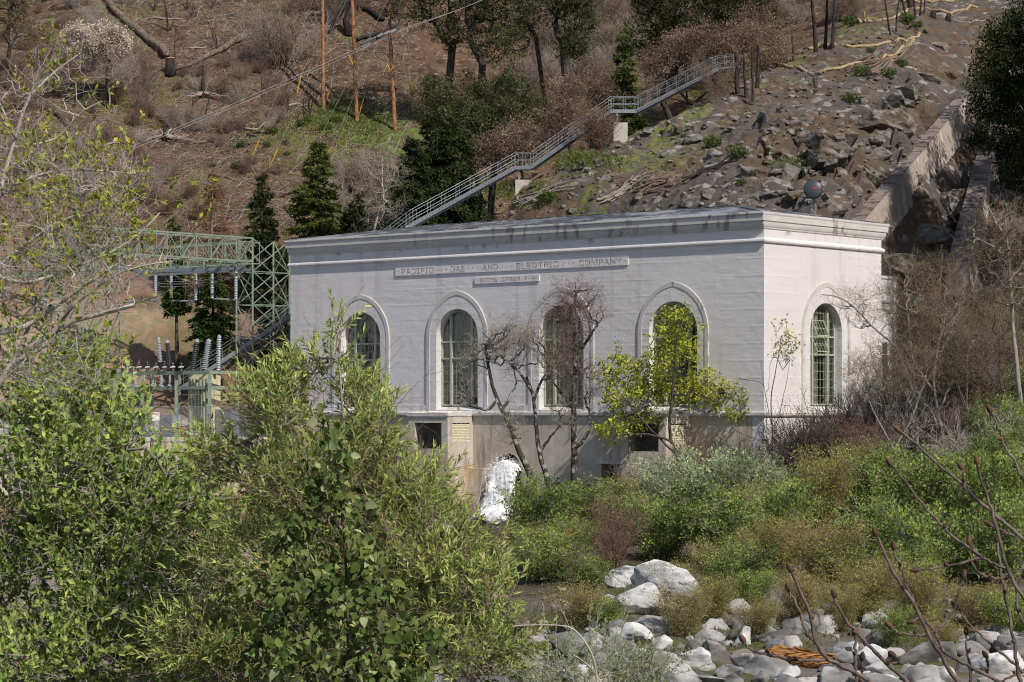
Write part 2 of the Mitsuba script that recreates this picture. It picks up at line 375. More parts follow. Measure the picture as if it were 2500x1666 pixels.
def height(x, y, fine=True):
    if np.ndim(x) == 0:
        return float(height(np.array([x]), np.array([y]), fine)[0])
    x, y = np.asarray(x, float), np.asarray(y, float)
    z = map_coordinates(_Z, [np.clip((x + 170), 0, 340), np.clip(y + 80, 0, 540)], order=1)
    if fine:
        p = np.stack([x, y, x * 0], -1)
        hill = 1 / (1 + np.exp(-(y - 213) / 2.0))
        bank = ((y > 64) & (y < 196) & (x > -2)) * 1.0
        r = rocky(x, y)
        z = z + hill * (1 - r) * ((meshkit.fbm(p * 0.12, 4, 3) - 0.5) * 2.2 + (meshkit.fbm(p * 0.7, 3, 5) - 0.5) * 0.5)
        z = z + bank * (1 - r) * (meshkit.fbm(p * 0.35, 4, 8) - 0.5) * 0.9
        # the crags: tilted blocks of several sizes, strongest where the rock stands out of the ash
        out = np.clip((meshkit.fbm(p * 0.075 + 3.3, 3, 11) - 0.40) / 0.14, 0.12, 1) * np.clip((232 - y) / 10, 0.15, 1)
        out = np.maximum(out, 1.25 / (1 + np.exp(-(x - (y - 192) * 0.42 - 19.5) / 1.5)) * np.clip((246 - y) / 12, 0.2, 1))
        out = out * (1 - 0.8 * np.exp(-(((x - 26.1) * 0.929 - (y - 192) * 0.369) / 1.6) ** 2))
        q = np.stack([x.ravel(), y.ravel()], 1) + (meshkit.fbm(np.stack([x.ravel(), y.ravel(), x.ravel() * 0], 1)[:, None] * 0.5, 2, 21) - 0.5) * 1.2
        for tree_, hh, gg, amp in BLOCKS:
            k = tree_.query(q)[1]
            z = z + (r * out) * ((hh[k] + (gg[k] * (q - tree_.data[k])).sum(1)).reshape(x.shape)) * amp
        z = z + r * ((meshkit.fbm(p * 0.9, 3, 15) - 0.5) * 0.8 + (meshkit.fbm(p * 2.3, 2, 16) - 0.5) * 0.45)
        s = (x - 26.1) * 0.929 - (y - 192) * 0.369                       # metres to the right of the penstock wall
        on = np.clip((y - 178) / 8, 0, 1) * np.clip((262 - y) / 25, 0, 1)
        z = z - on * 0.5 * np.exp(-((s + 1.6) / 1.5) ** 2)
        z = z - on * 3.4 * np.clip((s + 0.2) / 2.2, 0, 1) * np.clip((16 - s) / 8, 0, 1)
        z = z + ((y < 30) * (meshkit.fbm(p * 0.8, 3, 2) - 0.5) * 0.3)
    return z


def ground(px, py, lo=60.0, hi=330.0, lift=0.0):
    """The first terrain point seen at a pixel."""
    d = np.arange(lo, hi, 0.25)
    q = np.array([(px - 1250) / F, 1.0, (1005 - py) / F])
    z = height(d * q[0], d)
    under = np.nonzero(z > d * q[2])[0]
    k = under[0] if len(under) else len(d) - 1
    p = d[k] * q
    p[2] = z[k] + lift
    return p


xs = np.unique(np.concatenate([np.arange(-170, -70, 4.0), np.arange(-64, 70, 0.52), np.arange(76, 171, 4.0)]))
ys = np.unique(np.concatenate([np.arange(-80, 0, 5.0), np.arange(0, 40, 1.2), np.arange(40, 64, 2.0), np.arange(64, 186, 0.7), np.arange(186, 305, 0.40), np.arange(305, 461, 4.0)]))
XX, YY = np.meshgrid(xs, ys, indexing='ij')
ZZ = height(XX, YY)
nx_, ny_ = XX.shape
_i, _j = np.meshgrid(np.arange(nx_ - 1), np.arange(ny_ - 1), indexing='ij')
_a = (_i * ny_ + _j).ravel()
TF = np.vstack([np.stack([_a, _a + ny_, _a + ny_ + 1], 1), np.stack([_a, _a + ny_ + 1, _a + 1], 1)])


def soil(p, n, uv):
    x, y, z = p.x, p.y, p.z
    big = fbm(x * 0.09, y * 0.09, 2.0, 4)
    c = mix((0.062, 0.039, 0.027), (0.150, 0.098, 0.068), fbm(x * 0.35, y * 0.35, z * 0.35, 4))
    c = mix(c, (0.04, 0.03, 0.024), smoothstep(0.48, 0.68, fbm(x * 1.4, y * 1.4, z * 1.4, 4)) * 0.75)                 # litter and char
    c = mix(c, (0.28, 0.22, 0.16), smoothstep(0.64, 0.72, fbm(x * 2.8 + 9, y * 2.8, z * 2.8, 3)) * 0.6)             # dry leaves
    c = mix(c, (0.33, 0.25, 0.18), smoothstep(0.55, 0.75, big) * smoothstep(-16.0, -30.0, x) * smoothstep(236.0, 226.0, y) * 0.9)
    c = mix(c, (0.235, 0.155, 0.11), smoothstep(0.45, 0.62, fbm(x * 0.12 + 4, y * 0.12, 1.0, 3)) * smoothstep(252.0, 240.0, y) * 0.7)
    green = smoothstep(0.50, 0.62, fbm(x * 0.16 + 3, y * 0.16, 7.0, 4)) * smoothstep(0.35, 0.6, fbm(x * 2.0, y * 2.0, z, 3))
    near_poles = dr.exp(-(dr.square((x + 14.0) / 8.0) + dr.square((y - 258.0) / 8.0)))
    c = mix(c, (0.10, 0.135, 0.035), dr.minimum(green * 0.45 + near_poles * smoothstep(0.32, 0.6, fbm(x * 1.1, y * 1.1, 3.0, 4)) * 1.1, 0.95))
    # spur: grey ash, scree, moss and grass ledges
    r = smoothstep(-4.0, 3.0, x - (-2.0 + (y - 205.0) * 0.55)) * smoothstep(178.0, 186.0, y)
    s = mix((0.045, 0.039, 0.036), (0.125, 0.11, 0.102), fbm(x * 0.5, y * 0.5, z * 0.5, 4))
    s = mix(s, (0.30, 0.285, 0.27), smoothstep(0.57, 0.70, fbm(x * 1.2, y * 1.2, z * 1.5, 5)) * 0.7)
    s = mix(s, (0.095, 0.066, 0.04), smoothstep(0.45, 0.6, fbm(x * 0.3 + 8, y * 0.3, z * 0.3, 3)) * 0.7)
    ledge = smoothstep(0.5, 0.62, fbm(x * 0.3, y * 0.3, 15.0, 4)) * smoothstep(0.35, 0.55, fbm(x * 2, y * 2, z * 2, 3))
    s = mix(s, (0.125, 0.145, 0.04), ledge * smoothstep(16.0, 4.0, x - (y - 205.0) * 0.55) * 0.9)
    c = mix(c, s, r)
    # river bar: sand, gravel and grass
    b = smoothstep(196.0, 186.0, y)
    g = mix((0.06, 0.053, 0.043), (0.14, 0.13, 0.115), fbm(x * 1.2, y * 1.2, 0.0, 4))
    g = mix(g, (0.06, 0.066, 0.025), smoothstep(0.42, 0.6, fbm(x * 0.35, y * 0.35, 4.0, 4)) * 0.8)
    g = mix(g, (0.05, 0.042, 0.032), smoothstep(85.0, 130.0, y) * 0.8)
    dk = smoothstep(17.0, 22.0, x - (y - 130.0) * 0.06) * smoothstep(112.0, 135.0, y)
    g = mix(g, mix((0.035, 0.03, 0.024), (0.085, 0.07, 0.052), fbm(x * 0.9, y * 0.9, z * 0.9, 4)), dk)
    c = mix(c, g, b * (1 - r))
    yard = smoothstep(197.4, 198.4, y) * smoothstep(214.5, 212.5, y) * smoothstep(-15.0, -18.0, x)
    return mix(c, mix((0.27, 0.265, 0.26), (0.36, 0.35, 0.34), fbm(x * 6, y * 6, 0, 2)), yard)


pr('soil', proc(soil), 0.95, 0.1, lambda p, n, uv: fbm(p.x * 2.2, p.y * 2.2, p.z * 2.2, 4) * 0.22, eps=0.03, two=False)
TV = np.stack([XX, YY, ZZ], -1).reshape(-1, 3)
_c = TV[TF].mean(1)
_rk = (rocky(_c[:, 0], _c[:, 1]) > 0.45) & (np.abs(_c[:, 0]) < 68) & (_c[:, 1] < 303)


def used(v, f):
    u, inv = np.unique(f, return_inverse=True)
    return v[u], inv.reshape(-1, 3)


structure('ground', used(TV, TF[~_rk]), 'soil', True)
structure('rocky_slope', used(TV, TF[_rk]), 'soil', False, label='ashy rocky slope behind the powerhouse')

# river: one sheet with ripples
wx, wy = np.arange(-170, 36, 2.5), np.arange(24, 197, 1.6)
WX, WY = np.meshgrid(wx, wy, indexing='ij')
WZ = -8.05 + (meshkit.fbm(np.stack([WX * 0.9, WY * 0.6, WX * 0], -1), 3, 4) - 0.5) * 0.12
_n = WX.shape[1]
_i, _j = np.meshgrid(np.arange(WX.shape[0] - 1), np.arange(_n - 1), indexing='ij')
_a = (_i * _n + _j).ravel()
structure('river', (np.stack([WX, WY, WZ], -1).reshape(-1, 3), np.vstack([np.stack([_a, _a + _n, _a + _n + 1], 1), np.stack([_a, _a + _n + 1, _a + 1], 1)])), 'river_water', True)
# ---------------------------------------------------------------- powerhouse
def W(m):
    """Building coordinates to the world."""
    v, f = m
    v = np.asarray(v, float)
    return CORNER + v[:, :1] * EX + v[:, 1:2] * EY + v[:, 2:] * np.array([0, 0, 1.0]), f


L, D, TOP = 45.2, 14.7, 13.2
ph = thing('powerhouse', 'long pale grey concrete powerhouse with tall arched windows and a low dark roof', 'building')


def arch(cx, half, z0, spring, point=0.0, n=20):
    """Outline of an arched opening: (x, z) points from the lower left over the crown to the lower right."""
    R = half + point
    a1 = math.acos(point / R)
    left = [(cx + point - R * math.cos(a), spring + R * math.sin(a)) for a in np.linspace(0, a1, n)]
    right = [(2 * cx - x, z) for x, z in left[::-1]]
    return [(cx - half, z0)] + left + (right[1:] if point == 0 else right[1:]) + [(cx + half, z0)]


def extrude_xz(poly, y0, y1, flip=False):
    """A polygon in (x, z) extruded from y0 to y1."""
    m = trimesh.creation.extrude_polygon(poly, 1.0, engine='earcut')
    v = np.asarray(m.vertices)
    return np.stack([v[:, 0], y0 + v[:, 2] * (y1 - y0), v[:, 1]], 1), np.asarray(m.faces)[:, ::-1]


def side(m):
    """From a facade frame (x along, y in, z) to the right-hand side wall: x -> Y, y -> -X."""
    v, f = m
    return np.stack([-v[:, 1], v[:, 0], v[:, 2]], 1), f


FRONT_C = [-7.6, -17.6, -27.6, -37.5]
HALF, SPRING, SILL = 2.07, 5.55, 0.42
front = sbox(-L, -0.75, -0.05, TOP)
for c in FRONT_C:
    front = front.difference(Polygon(arch(c, HALF, 0.05, SPRING)))
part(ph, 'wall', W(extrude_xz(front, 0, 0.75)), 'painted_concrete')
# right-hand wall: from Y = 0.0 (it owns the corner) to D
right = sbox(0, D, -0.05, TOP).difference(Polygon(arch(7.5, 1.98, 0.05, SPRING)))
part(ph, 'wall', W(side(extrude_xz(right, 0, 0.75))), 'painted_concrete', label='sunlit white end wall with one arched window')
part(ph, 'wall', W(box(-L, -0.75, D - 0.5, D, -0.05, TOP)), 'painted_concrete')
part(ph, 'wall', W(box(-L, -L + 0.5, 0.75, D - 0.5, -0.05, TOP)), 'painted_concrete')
part(ph, 'floor', W(box(-L + 0.5, -0.75, 0.75, D - 0.5, -0.4, 0.0)), 'inside_wall')
part(ph, 'interior_wall', W(box(-L + 0.6, -0.9, 7.5, 7.8, 0, TOP - 0.3)), 'inside_wall')
part(ph, 'ceiling', W(box(-L + 0.5, -0.75, 0.75, D - 0.5, TOP - 0.3, TOP - 0.02)), 'inside_wall')

# mouldings that run round the building: (offset fraction, z)
OVER = dict(front=0.47, right=0.26, back=0.6, left=0.14)


def ring(profile, scale=1.0, over=None):
    o = over or OVER
    vs = []
    for t, z in profile:
        t *= scale
        vs.append([[-L - o['left'] * t, -o['front'] * t, z], [o['right'] * t, -o['front'] * t, z], [o['right'] * t, D + o['back'] * t, z], [-L - o['left'] * t, D + o['back'] * t, z]])
    v = np.array(vs).reshape(-1, 3)
    f = []
    for k in range(len(profile) - 1):
        for c in range(4):
            a, b = k * 4 + c, k * 4 + (c + 1) % 4
            f += [[a, b, b + 4], [a, b + 4, a + 4]]
    # cap the top so that it is solid from above
    n = len(profile) - 1
    f += [[n * 4, n * 4 + 1, n * 4 + 2], [n * 4, n * 4 + 2, n * 4 + 3]]
    return v, np.array(f)


part(ph, 'cornice', W(ring([(0.0, 12.30), (0.28, 12.32), (0.33, 12.42), (0.48, 12.46), (0.62, 12.60), (0.66, 12.78), (0.93, 12.84), (0.95, 13.24)])), 'trim_concrete')
part(ph, 'gutter', W(ring([(0.95, 13.242), (1.08, 13.25), (1.14, 13.32), (1.12, 13.43), (1.0, 13.44)])), 'trim_concrete')
part(ph, 'string_course', W(ring([(0.0, 11.36), (1.0, 11.40), (1.25, 11.48), (1.2, 11.58), (0.8, 11.66), (0.0, 11.70)], over=dict(front=0.17, right=0.15, back=0.17, left=0.1))), 'painted_concrete')
part(ph, 'ledge', W(ring([(0.0, -0.34), (0.8, -0.33), (1.0, -0.26), (1.0, -0.1), (0.8, -0.02), (0.0, 0.03)], over=dict(front=0.26, right=0.24, back=0.1, left=0.1))), 'trim_concrete')


def hip(z0, z1, inset):
    o = OVER
    x0, x1, y0, y1 = -L - o['left'] + inset, o['right'] - inset, -o['front'] + inset, D + o['back'] - inset
    h = (y1 - y0) / 2
    v = np.array([[x0, y0, z0], [x1, y0, z0], [x1, y1, z0], [x0, y1, z0], [x0 + h, y0 + h, z1], [x1 - h, y0 + h, z1]])
    return v, np.array([[0, 1, 5], [0, 5, 4], [1, 2, 5], [2, 3, 4], [2, 4, 5], [3, 0, 4], [0, 2, 1], [0, 3, 2]])


_r = hip(13.445, 14.68, 0.08)
part(ph, 'roof', W(_r), 'roof_felt')
# ridge and hip caps of the roof
for a, b in ((4, 5), (0, 4), (1, 5), (2, 5)):
    part(ph, 'roof_cap', W(bar(_r[0][a] + [0, 0, 0.02], _r[0][b] + [0, 0, 0.02], 0.35, 0.05)), 'roof_felt')
# standing lap seams in the felt along the slope
seams = [bar(_r[0][0] + (_r[0][1] - _r[0][0]) * t + [0, 0, 0.012] + (0, 0.35, 0.06), _r[0][4] + (_r[0][5] - _r[0][4]) * ((t * L - 7.6) / (L - 15.2)) + [0, -0.2, -0.005], 0.07, 0.03) for t in np.linspace(0.18, 0.82, 30)]
part(ph, 'roof_seams', W(cat(seams)), 'roof_felt', kind='stuff')

# plinth below the string of windows, split by the surrounds
edges = sorted([(c - 3.0, c + 3.0) for c in FRONT_C])
xs0 = -L
for a, b in edges + [(0.06, 0.06)]:
    part(ph, 'plinth', W(box(xs0, a - 0.003, -0.06, -0.001, 0.03, 0.46)), 'painted_concrete')
    xs0 = b + 0.003
part(ph, 'plinth', W(side(box(-0.06, 4.4, -0.06, -0.001, 0.03, 0.46))), 'painted_concrete')
part(ph, 'plinth', W(side(box(10.6, D, -0.06, -0.001, 0.03, 0.46))), 'painted_concrete')
# base below the ledge
sub = sbox(-L, -0.9, -11, -0.34)
sub = sub.difference(Polygon(arch(-22.65, 1.35, -11, -4.4)))                  # tailrace mouth
sub = sub.difference(sbox(-13.9, -12.1, -9.5, -3.72))                          # drain slot
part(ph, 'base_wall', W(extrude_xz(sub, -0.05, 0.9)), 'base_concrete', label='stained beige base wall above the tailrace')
part(ph, 'base_wall', W(side(extrude_xz(sbox(-0.05, D, -11, -0.34), -0.05, 0.9))), 'painted_concrete')
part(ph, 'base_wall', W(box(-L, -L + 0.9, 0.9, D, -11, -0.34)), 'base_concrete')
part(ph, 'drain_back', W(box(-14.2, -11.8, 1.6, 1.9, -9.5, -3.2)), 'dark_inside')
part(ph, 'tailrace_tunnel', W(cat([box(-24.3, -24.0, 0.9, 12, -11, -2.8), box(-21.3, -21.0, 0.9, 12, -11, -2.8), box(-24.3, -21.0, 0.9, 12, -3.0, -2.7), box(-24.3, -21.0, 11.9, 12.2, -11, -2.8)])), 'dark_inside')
part(ph, 'drain_lintel', W(box(-14.3, -11.4, -0.2, -0.051, -3.72, -3.52)), 'trim_concrete')
# walls of the drain slot leaning out
part(ph, 'buttress', W(hexa([[-12.1, -1.6, -11], [-10.4, -1.6, -11], [-10.4, -0.052, -11], [-12.1, -0.052, -11], [-12.1, -0.35, -3.75], [-10.4, -0.35, -3.75], [-10.4, -0.052, -3.75], [-12.1, -0.052, -3.75]])), 'base_concrete')
part(ph, 'buttress', W(hexa([[-26.0, -2.0, -11], [-24.6, -2.0, -11], [-24.6, -0.052, -11], [-26.0, -0.052, -11], [-26.0, -0.5, -4.2], [-24.6, -0.5, -4.2], [-24.6, -0.052, -4.2], [-26.0, -0.052, -4.2]])), 'base_concrete')

# windows
def window(cx, half, place, first):
    """One arched window in the facade frame: surround of blocks, moulding, reveal sill, green frame and panes."""
    sur = part(ph, 'arch_surround', W(place(extrude_xz(Polygon(arch(cx, 3.02, 0.031, SPRING, 0.43) ).difference(Polygon(arch(cx, 2.74, 0.0, SPRING, 0.40))).intersection(sbox(-99, 99, 0.031, 20)), -0.10, -0.001))), 'trim_concrete')
    part(sur, 'backing', W(place(extrude_xz(Polygon(arch(cx, 2.739, 0.031, SPRING, 0.40)).difference(Polygon(arch(cx, half + 0.001, 0.0, SPRING))), -0.035, -0.0012))), 'painted_concrete')
    g = 0.011
    # jamb blocks
    n = 16
    hh = (SPRING - 0.06) / n
    for s in (-1, 1):
        for k in range(n):
            z0, z1 = 0.06 + k * hh + g, 0.06 + (k + 1) * hh - g
            a, b = sorted((cx + s * (half + 0.004), cx + s * 2.73))
            q = RNG.uniform(-0.006, 0.006)
            part(sur, 'block', W(place(box(a, b, -0.05 + q, -0.0355, z0, z1))), 'painted_concrete')
    outer, inner = Polygon(arch(cx, 2.735, 0, SPRING, 0.40, 40)), Polygon(arch(cx, half + 0.004, 0, SPRING, 0, 40))
    body = outer.difference(inner)
    m = 15
    for k in range(m):
        a0, a1 = math.pi * k / m, math.pi * (k + 1) / m
        wedge = Polygon([(cx, SPRING), (cx + 8 * math.cos(a0), SPRING + 8 * math.sin(a0)), (cx + 8 * math.cos((a0 + a1) / 2), SPRING + 8 * math.sin((a0 + a1) / 2)), (cx + 8 * math.cos(a1), SPRING + 8 * math.sin(a1))])
        cell = wedge.buffer(-g).intersection(body)
        if cell.is_empty:
            continue
        cell = max(getattr(cell, 'geoms', [cell]), key=lambda c: c.area).simplify(0.01)
        q = RNG.uniform(-0.006, 0.006)
        part(sur, 'block', W(place(extrude_xz(cell, -0.05 + q, -0.0355))), 'painted_concrete')
    part(ph, 'sill', W(place(hexa([[cx - half, -0.1, 0.032], [cx + half, -0.1, 0.032], [cx + half, 0.74, 0.032], [cx - half, 0.74, 0.032], [cx - half, -0.1, 0.08], [cx + half, -0.1, 0.08], [cx + half, 0.74, SILL - 0.01], [cx - half, 0.74, SILL - 0.01]]))), 'trim_concrete')
    win = part(ph, 'window', W(place(extrude_xz(Polygon(arch(cx, half - 0.01, SILL, SPRING)).difference(Polygon(arch(cx, half - 0.13, SILL + 0.12, SPRING))), 0.52, 0.66))), 'frame_green')
    y0, y1 = 0.50, 0.68
    m1 = half - 1.02
    hi = lambda x: SPRING + math.sqrt(max((half - 0.1) ** 2 - (x - cx) ** 2, 0))
    for s in (-1, 1):
        x = cx + s * m1
        part(win, 'mullion', W(place(box(x - 0.09, x + 0.09, y0 - 0.06, y1, SILL + 0.05, hi(cx + m1)))), 'frame_green')
    for z in (3.95, 5.2):
        part(win, 'transom', W(place(box(cx - half + 0.1, cx + half - 0.1, y0 - 0.03, y1 - 0.003, z - 0.06, z + 0.06))), 'frame_green')
    cols = [-half + 0.12, -half + 0.56, -m1] + list(np.linspace(-m1, m1, 6))[1:] + [half - 0.56, half - 0.12]
    rows = list(np.linspace(SILL + 0.1, 3.95, 7)) + list(np.linspace(3.95, 5.2, 3))[1:] + list(np.linspace(5.2, SPRING + half - 0.12, 5))[1:]
    bars, rest = [], []
    opened = [(2, 5, 7, 8), ] if first else []
    inside = Polygon(arch(cx, half - 0.13, SILL + 0.12, SPRING))
    for i, x in enumerate(cols[1:-1], 1):
        bars.append(box(cx + x - 0.013, cx + x + 0.013, 0.58, 0.62, SILL + 0.1, hi(cx + x)))
    for j, z in enumerate(rows[1:-1], 1):
        w_ = half - 0.1 if z < SPRING else math.sqrt(max((half - 0.1) ** 2 - (z - SPRING) ** 2, 0))
        bars.append(box(cx - w_, cx + w_, 0.582, 0.618, z - 0.012, z + 0.012))
    vents = [(3, 7), (3, 9)] if first == 2 else []
    part(win, 'glazing_bars', W(place(cat(bars))), 'frame_green', kind='stuff')
    for i in range(len(cols) - 1):
        for j in range(len(rows) - 1):
            if first == 2 and 2 <= i <= 5 and j in (7, 9):
                continue
            cell = sbox(cx + cols[i] + 0.004, cx + cols[i + 1] - 0.004, rows[j] + 0.004, rows[j + 1] - 0.004).intersection(inside)
            if cell.is_empty or cell.area < 0.03:
                continue
            t = trimesh.creation.triangulate_polygon(cell.simplify(0.01), engine='earcut')
            v = np.asarray(t[0])
            ax, az, _ = np.append(RNG.normal(0, 0.004, 2), 0)
            y = 0.6 + (v[:, 0] - v[:, 0].mean()) * ax + (v[:, 1] - v[:, 1].mean()) * az
            q = np.stack([v[:, 0], y, v[:, 1]], 1), np.asarray(t[1])
            if 2 <= i <= 6:
                part(win, 'pane', W(place(q)), 'glass_pane')
            else:
                rest.append(q)
    part(win, 'side_glazing', W(place(cat(rest))), 'glass_pane', kind='stuff')
    if first == 2:
        # two hopper sashes of the end window stand open, tilted outward at the foot
        for j in (7, 9):
            z0, z1 = rows[j], rows[j + 1]
            zt = z1 + 0.02
            x0, x1 = cx + cols[2] + 0.05, cx + cols[6] - 0.05
            ln, a = 1.15, math.radians(24)
            P = lambda x, t, o=0.0: [x, 0.56 - math.sin(a) * t - o * math.cos(a), zt - math.cos(a) * t - o * math.sin(a)]
            fr = [bar(P(x0, 0), P(x0, ln), 0.06), bar(P(x1, 0), P(x1, ln), 0.06), bar(P(x0, 0), P(x1, 0), 0.06), bar(P(x0, ln), P(x1, ln), 0.07), bar(P(x0, ln / 2), P(x1, ln / 2), 0.03)]
            fr += [bar(P(x, 0), P(x, ln), 0.03) for x in np.linspace(x0, x1, 5)[1:-1]]
            sash = part(win, 'open_sash', W(place(cat(fr))), 'frame_green', label='sash tilted open')
            part(win, 'sash_glass', W(place((np.array([P(x0, 0), P(x1, 0), P(x1, ln), P(x0, ln)]), np.array([[0, 1, 2], [0, 2, 3]])))), 'glass_pane')


for c in FRONT_C:
    window(c, HALF, lambda m: m, 0)
window(7.5, 1.98, side, 2)

# raised name panels with incised letters
def panel(x0, x1, z0, z1, words, height_, name):
    b = manifold3d.Manifold.cube([x1 - x0, z1 - z0, 0.09]).translate([x0, z0, 0])
    cut = manifold3d.Manifold()
    for text, xa, xb in words:
        if text == '.':
            m = trimesh.creation.cylinder(0.055, 0.2, sections=10)
            m.apply_translation([xa, (z0 + z1) / 2, 0.11])
        else:
            m = meshkit.text_mesh(text, height_, 0.2, bold=True)
            v = np.array(m.vertices)
            v[:, 0] = xa + (v[:, 0] - v[:, 0].min()) / np.ptp(v[:, 0]) * (xb - xa)
            v[:, 1] += (z0 + z1) / 2 - height_ / 2
            v[:, 2] += 0.012
            m = trimesh.Trimesh(v, m.faces)
        for c in m.split(only_watertight=False):
            c.merge_vertices()
            try:
                k = manifold3d.Manifold(manifold3d.Mesh(vert_properties=np.asarray(c.vertices, np.float32), tri_verts=np.asarray(c.faces, np.uint32)))
                cut = cut + k
            except Exception:
                pass
    r = (b - cut).to_mesh()
    v = np.asarray(r.vert_properties[:, :3], float)
    part(ph, name, W((np.stack([v[:, 0], -v[:, 2] - 0.001, v[:, 1]], 1), np.asarray(r.tri_verts)[:, ::-1])), 'painted_concrete')


def fx(px, Y=0.0):
    k = (px - 1250) / F
    o = CORNER[:2] + Y * EY[:2]
    return (k * o[1] - o[0]) / (EX[0] - k * EX[1])


z5 = lambda x: fx(830 + x / 2.8)
W1 = [('PACIFIC', z5(422), z5(645)), ('GAS', z5(757), z5(857)), ('AND', z5(975), z5(1085)), ('ELECTRIC', z5(1208), z5(1502)), ('COMPANY', z5(1634), z5(1930))]
W1 += [('.', z5(x), 0) for x in (405, 668, 698, 728, 884, 912, 942, 1116, 1146, 1176, 1536, 1568, 1600, 1948)]
panel(-33.8, -11.5, 10.27, 10.87, W1, 0.43, 'name_panel')
W2 = [('BVCKS', z5(960), z5(1080)), ('CREEK', z5(1110), z5(1240)), ('P', z5(1268), z5(1284)), ('H', z5(1316), z5(1340)), ('.', z5(1300), 0), ('.', z5(945), 0), ('.', z5(1352), 0)]
panel(-25.8, -19.6, 9.42, 9.88, W2, 0.30, 'name_panel')

# two louvred air boxes standing out of the base
for cx in (-27.95, -8.05):
    x0, x1, yf = cx - 1.95, cx + 1.95, -2.85
    # walls with openings in front and on the right
    fp = sbox(x0, x1, -3.75, -0.36).difference(sbox(x0 + 0.62, x1 - 0.62, -2.75, -0.85))
    bx = part(ph, 'air_box', W(extrude_xz(fp, yf, yf + 0.3)), 'base_concrete')
    rp = sbox(yf + 0.3, -0.06, -3.75, -0.36).difference(sbox(yf + 0.5, -0.42, -2.2, -0.85))
    v, f = extrude_xz(rp, 0, 0.28)
    part(bx, 'side_wall', W((np.stack([x1 - v[:, 1], v[:, 0], v[:, 2]], 1), f)), 'base_concrete')
    part(bx, 'side_wall', W(box(x0, x0 + 0.28, yf + 0.3, -0.06, -3.75, -0.36)), 'base_concrete')
    part(bx, 'roof', W(hexa([[x0 - 0.08, yf - 0.1, -0.36], [x1 + 0.08, yf - 0.1, -0.36], [x1 + 0.08, -0.27, -0.36], [x0 - 0.08, -0.27, -0.36], [x0 - 0.08, yf - 0.1, -0.1], [x1 + 0.08, yf - 0.1, -0.1], [x1 + 0.08, -0.27, 0.02], [x0 - 0.08, -0.27, 0.02]])), 'trim_concrete')
    part(bx, 'floor', W(box(x0 + 0.28, x1 - 0.28, yf + 0.3, -0.06, -3.75, -3.45)), 'base_concrete')
    part(bx, 'pier', W(hexa([[x0 + 0.1, yf - 0.15, -11], [x1, yf - 0.15, -11], [x1, -0.055, -11], [x0 + 0.1, -0.055, -11], [x0 + 0.1, yf, -3.753], [x1, yf, -3.753], [x1, -0.055, -3.753], [x0 + 0.1, -0.055, -3.753]])), 'base_concrete')
    zs = np.linspace(-2.12, -0.95, 11)
    for z in zs:
        part(bx, 'louvre_slat', W(hexa([[x1 - 0.16, yf + 0.5, z - 0.06], [x1 - 0.02, yf + 0.5, z - 0.08], [x1 - 0.02, -0.42, z - 0.08], [x1 - 0.16, -0.42, z - 0.06], [x1 - 0.16, yf + 0.5, z + 0.03], [x1 - 0.02, yf + 0.5, z + 0.01], [x1 - 0.02, -0.42, z + 0.01], [x1 - 0.16, -0.42, z + 0.03]])), 'louvre_cream')
        part(bx, 'louvre_slat', W(box(x0 + 0.62, x1 - 0.62, yf + 0.9, yf + 1.02, z - 0.5, z - 0.46)), 'dark_metal')
    for y in np.linspace(yf + 0.5, -0.42, 5)[1:-1]:
        part(bx, 'louvre_post', W(box(x1 - 0.02, x1 + 0.015, y - 0.025, y + 0.025, -2.2, -0.85)), 'louvre_cream')

# rear annex seen past the right-hand wall
ax = part(ph, 'annex', W(cat([box(-9, -0.6, D, D + 3.0, -0.2, 9.6)])), 'painted_concrete')
part(ax, 'coping', W(box(-9.05, -0.5, D + 0.003, D + 3.07, 9.6, 9.8)), 'trim_concrete')
part(ax, 'string_course', W(box(-9.05, -0.48, D + 0.003, D + 3.12, 7.85, 8.05)), 'trim_concrete')
part(ax, 'string_course', W(box(-9.05, -0.4, D + 0.003, D + 3.3, 0.35, 0.6)), 'trim_concrete')
part(ax, 'string_course', W(box(-9.05, -0.35, D + 0.003, D + 3.45, -0.35, -0.1)), 'trim_concrete')
part(ax, 'base', W(box(-9, -0.45, D + 0.003, D + 3.6, -6, -0.352)), 'painted_concrete')
part(ax, 'slit_window', W(cat([box(-0.598, -0.57, D + 1.1, D + 1.75, 2.3, 5.0)])), 'dark_inside')
for z in (2.3, 3.2, 4.1, 5.0):
    part(ax, 'window_bar', W(box(-0.568, -0.53, D + 1.1, D + 1.75, z - 0.03, z + 0.03)), 'frame_green')
# ---------------------------------------------------------------- vegetation tools
def unit(v):
    return v / (np.linalg.norm(v, axis=-1, keepdims=True) + 1e-12)


def in_blobs(rng, blobs, n, gap=0.0, gscale=0.8, shell=0.0):
    """n points in a union of ellipsoids [(centre, radii)], with gaps where a noise field is low; shell > 0 pushes them outward."""
    vol = np.array([np.prod(b[1]) for b in blobs]) ** 0.8
    out, tot = [], 0
    while tot < n:
        k = rng.choice(len(blobs), 2 * n, p=vol / vol.sum())
        d = unit(rng.normal(size=(2 * n, 3))) * (rng.uniform(0, 1, (2 * n, 1)) ** (1 / 3 * (1 - shell)))
        c, r = np.array([b[0] for b in blobs])[k], np.array([b[1] for b in blobs])[k]
        p = c + d * r
        if gap > 0:
            p = p[meshkit.fbm(p * gscale + 31.7, 2, 5) > gap]
        out.append(p); tot += len(p)
    return np.vstack(out)[:n]


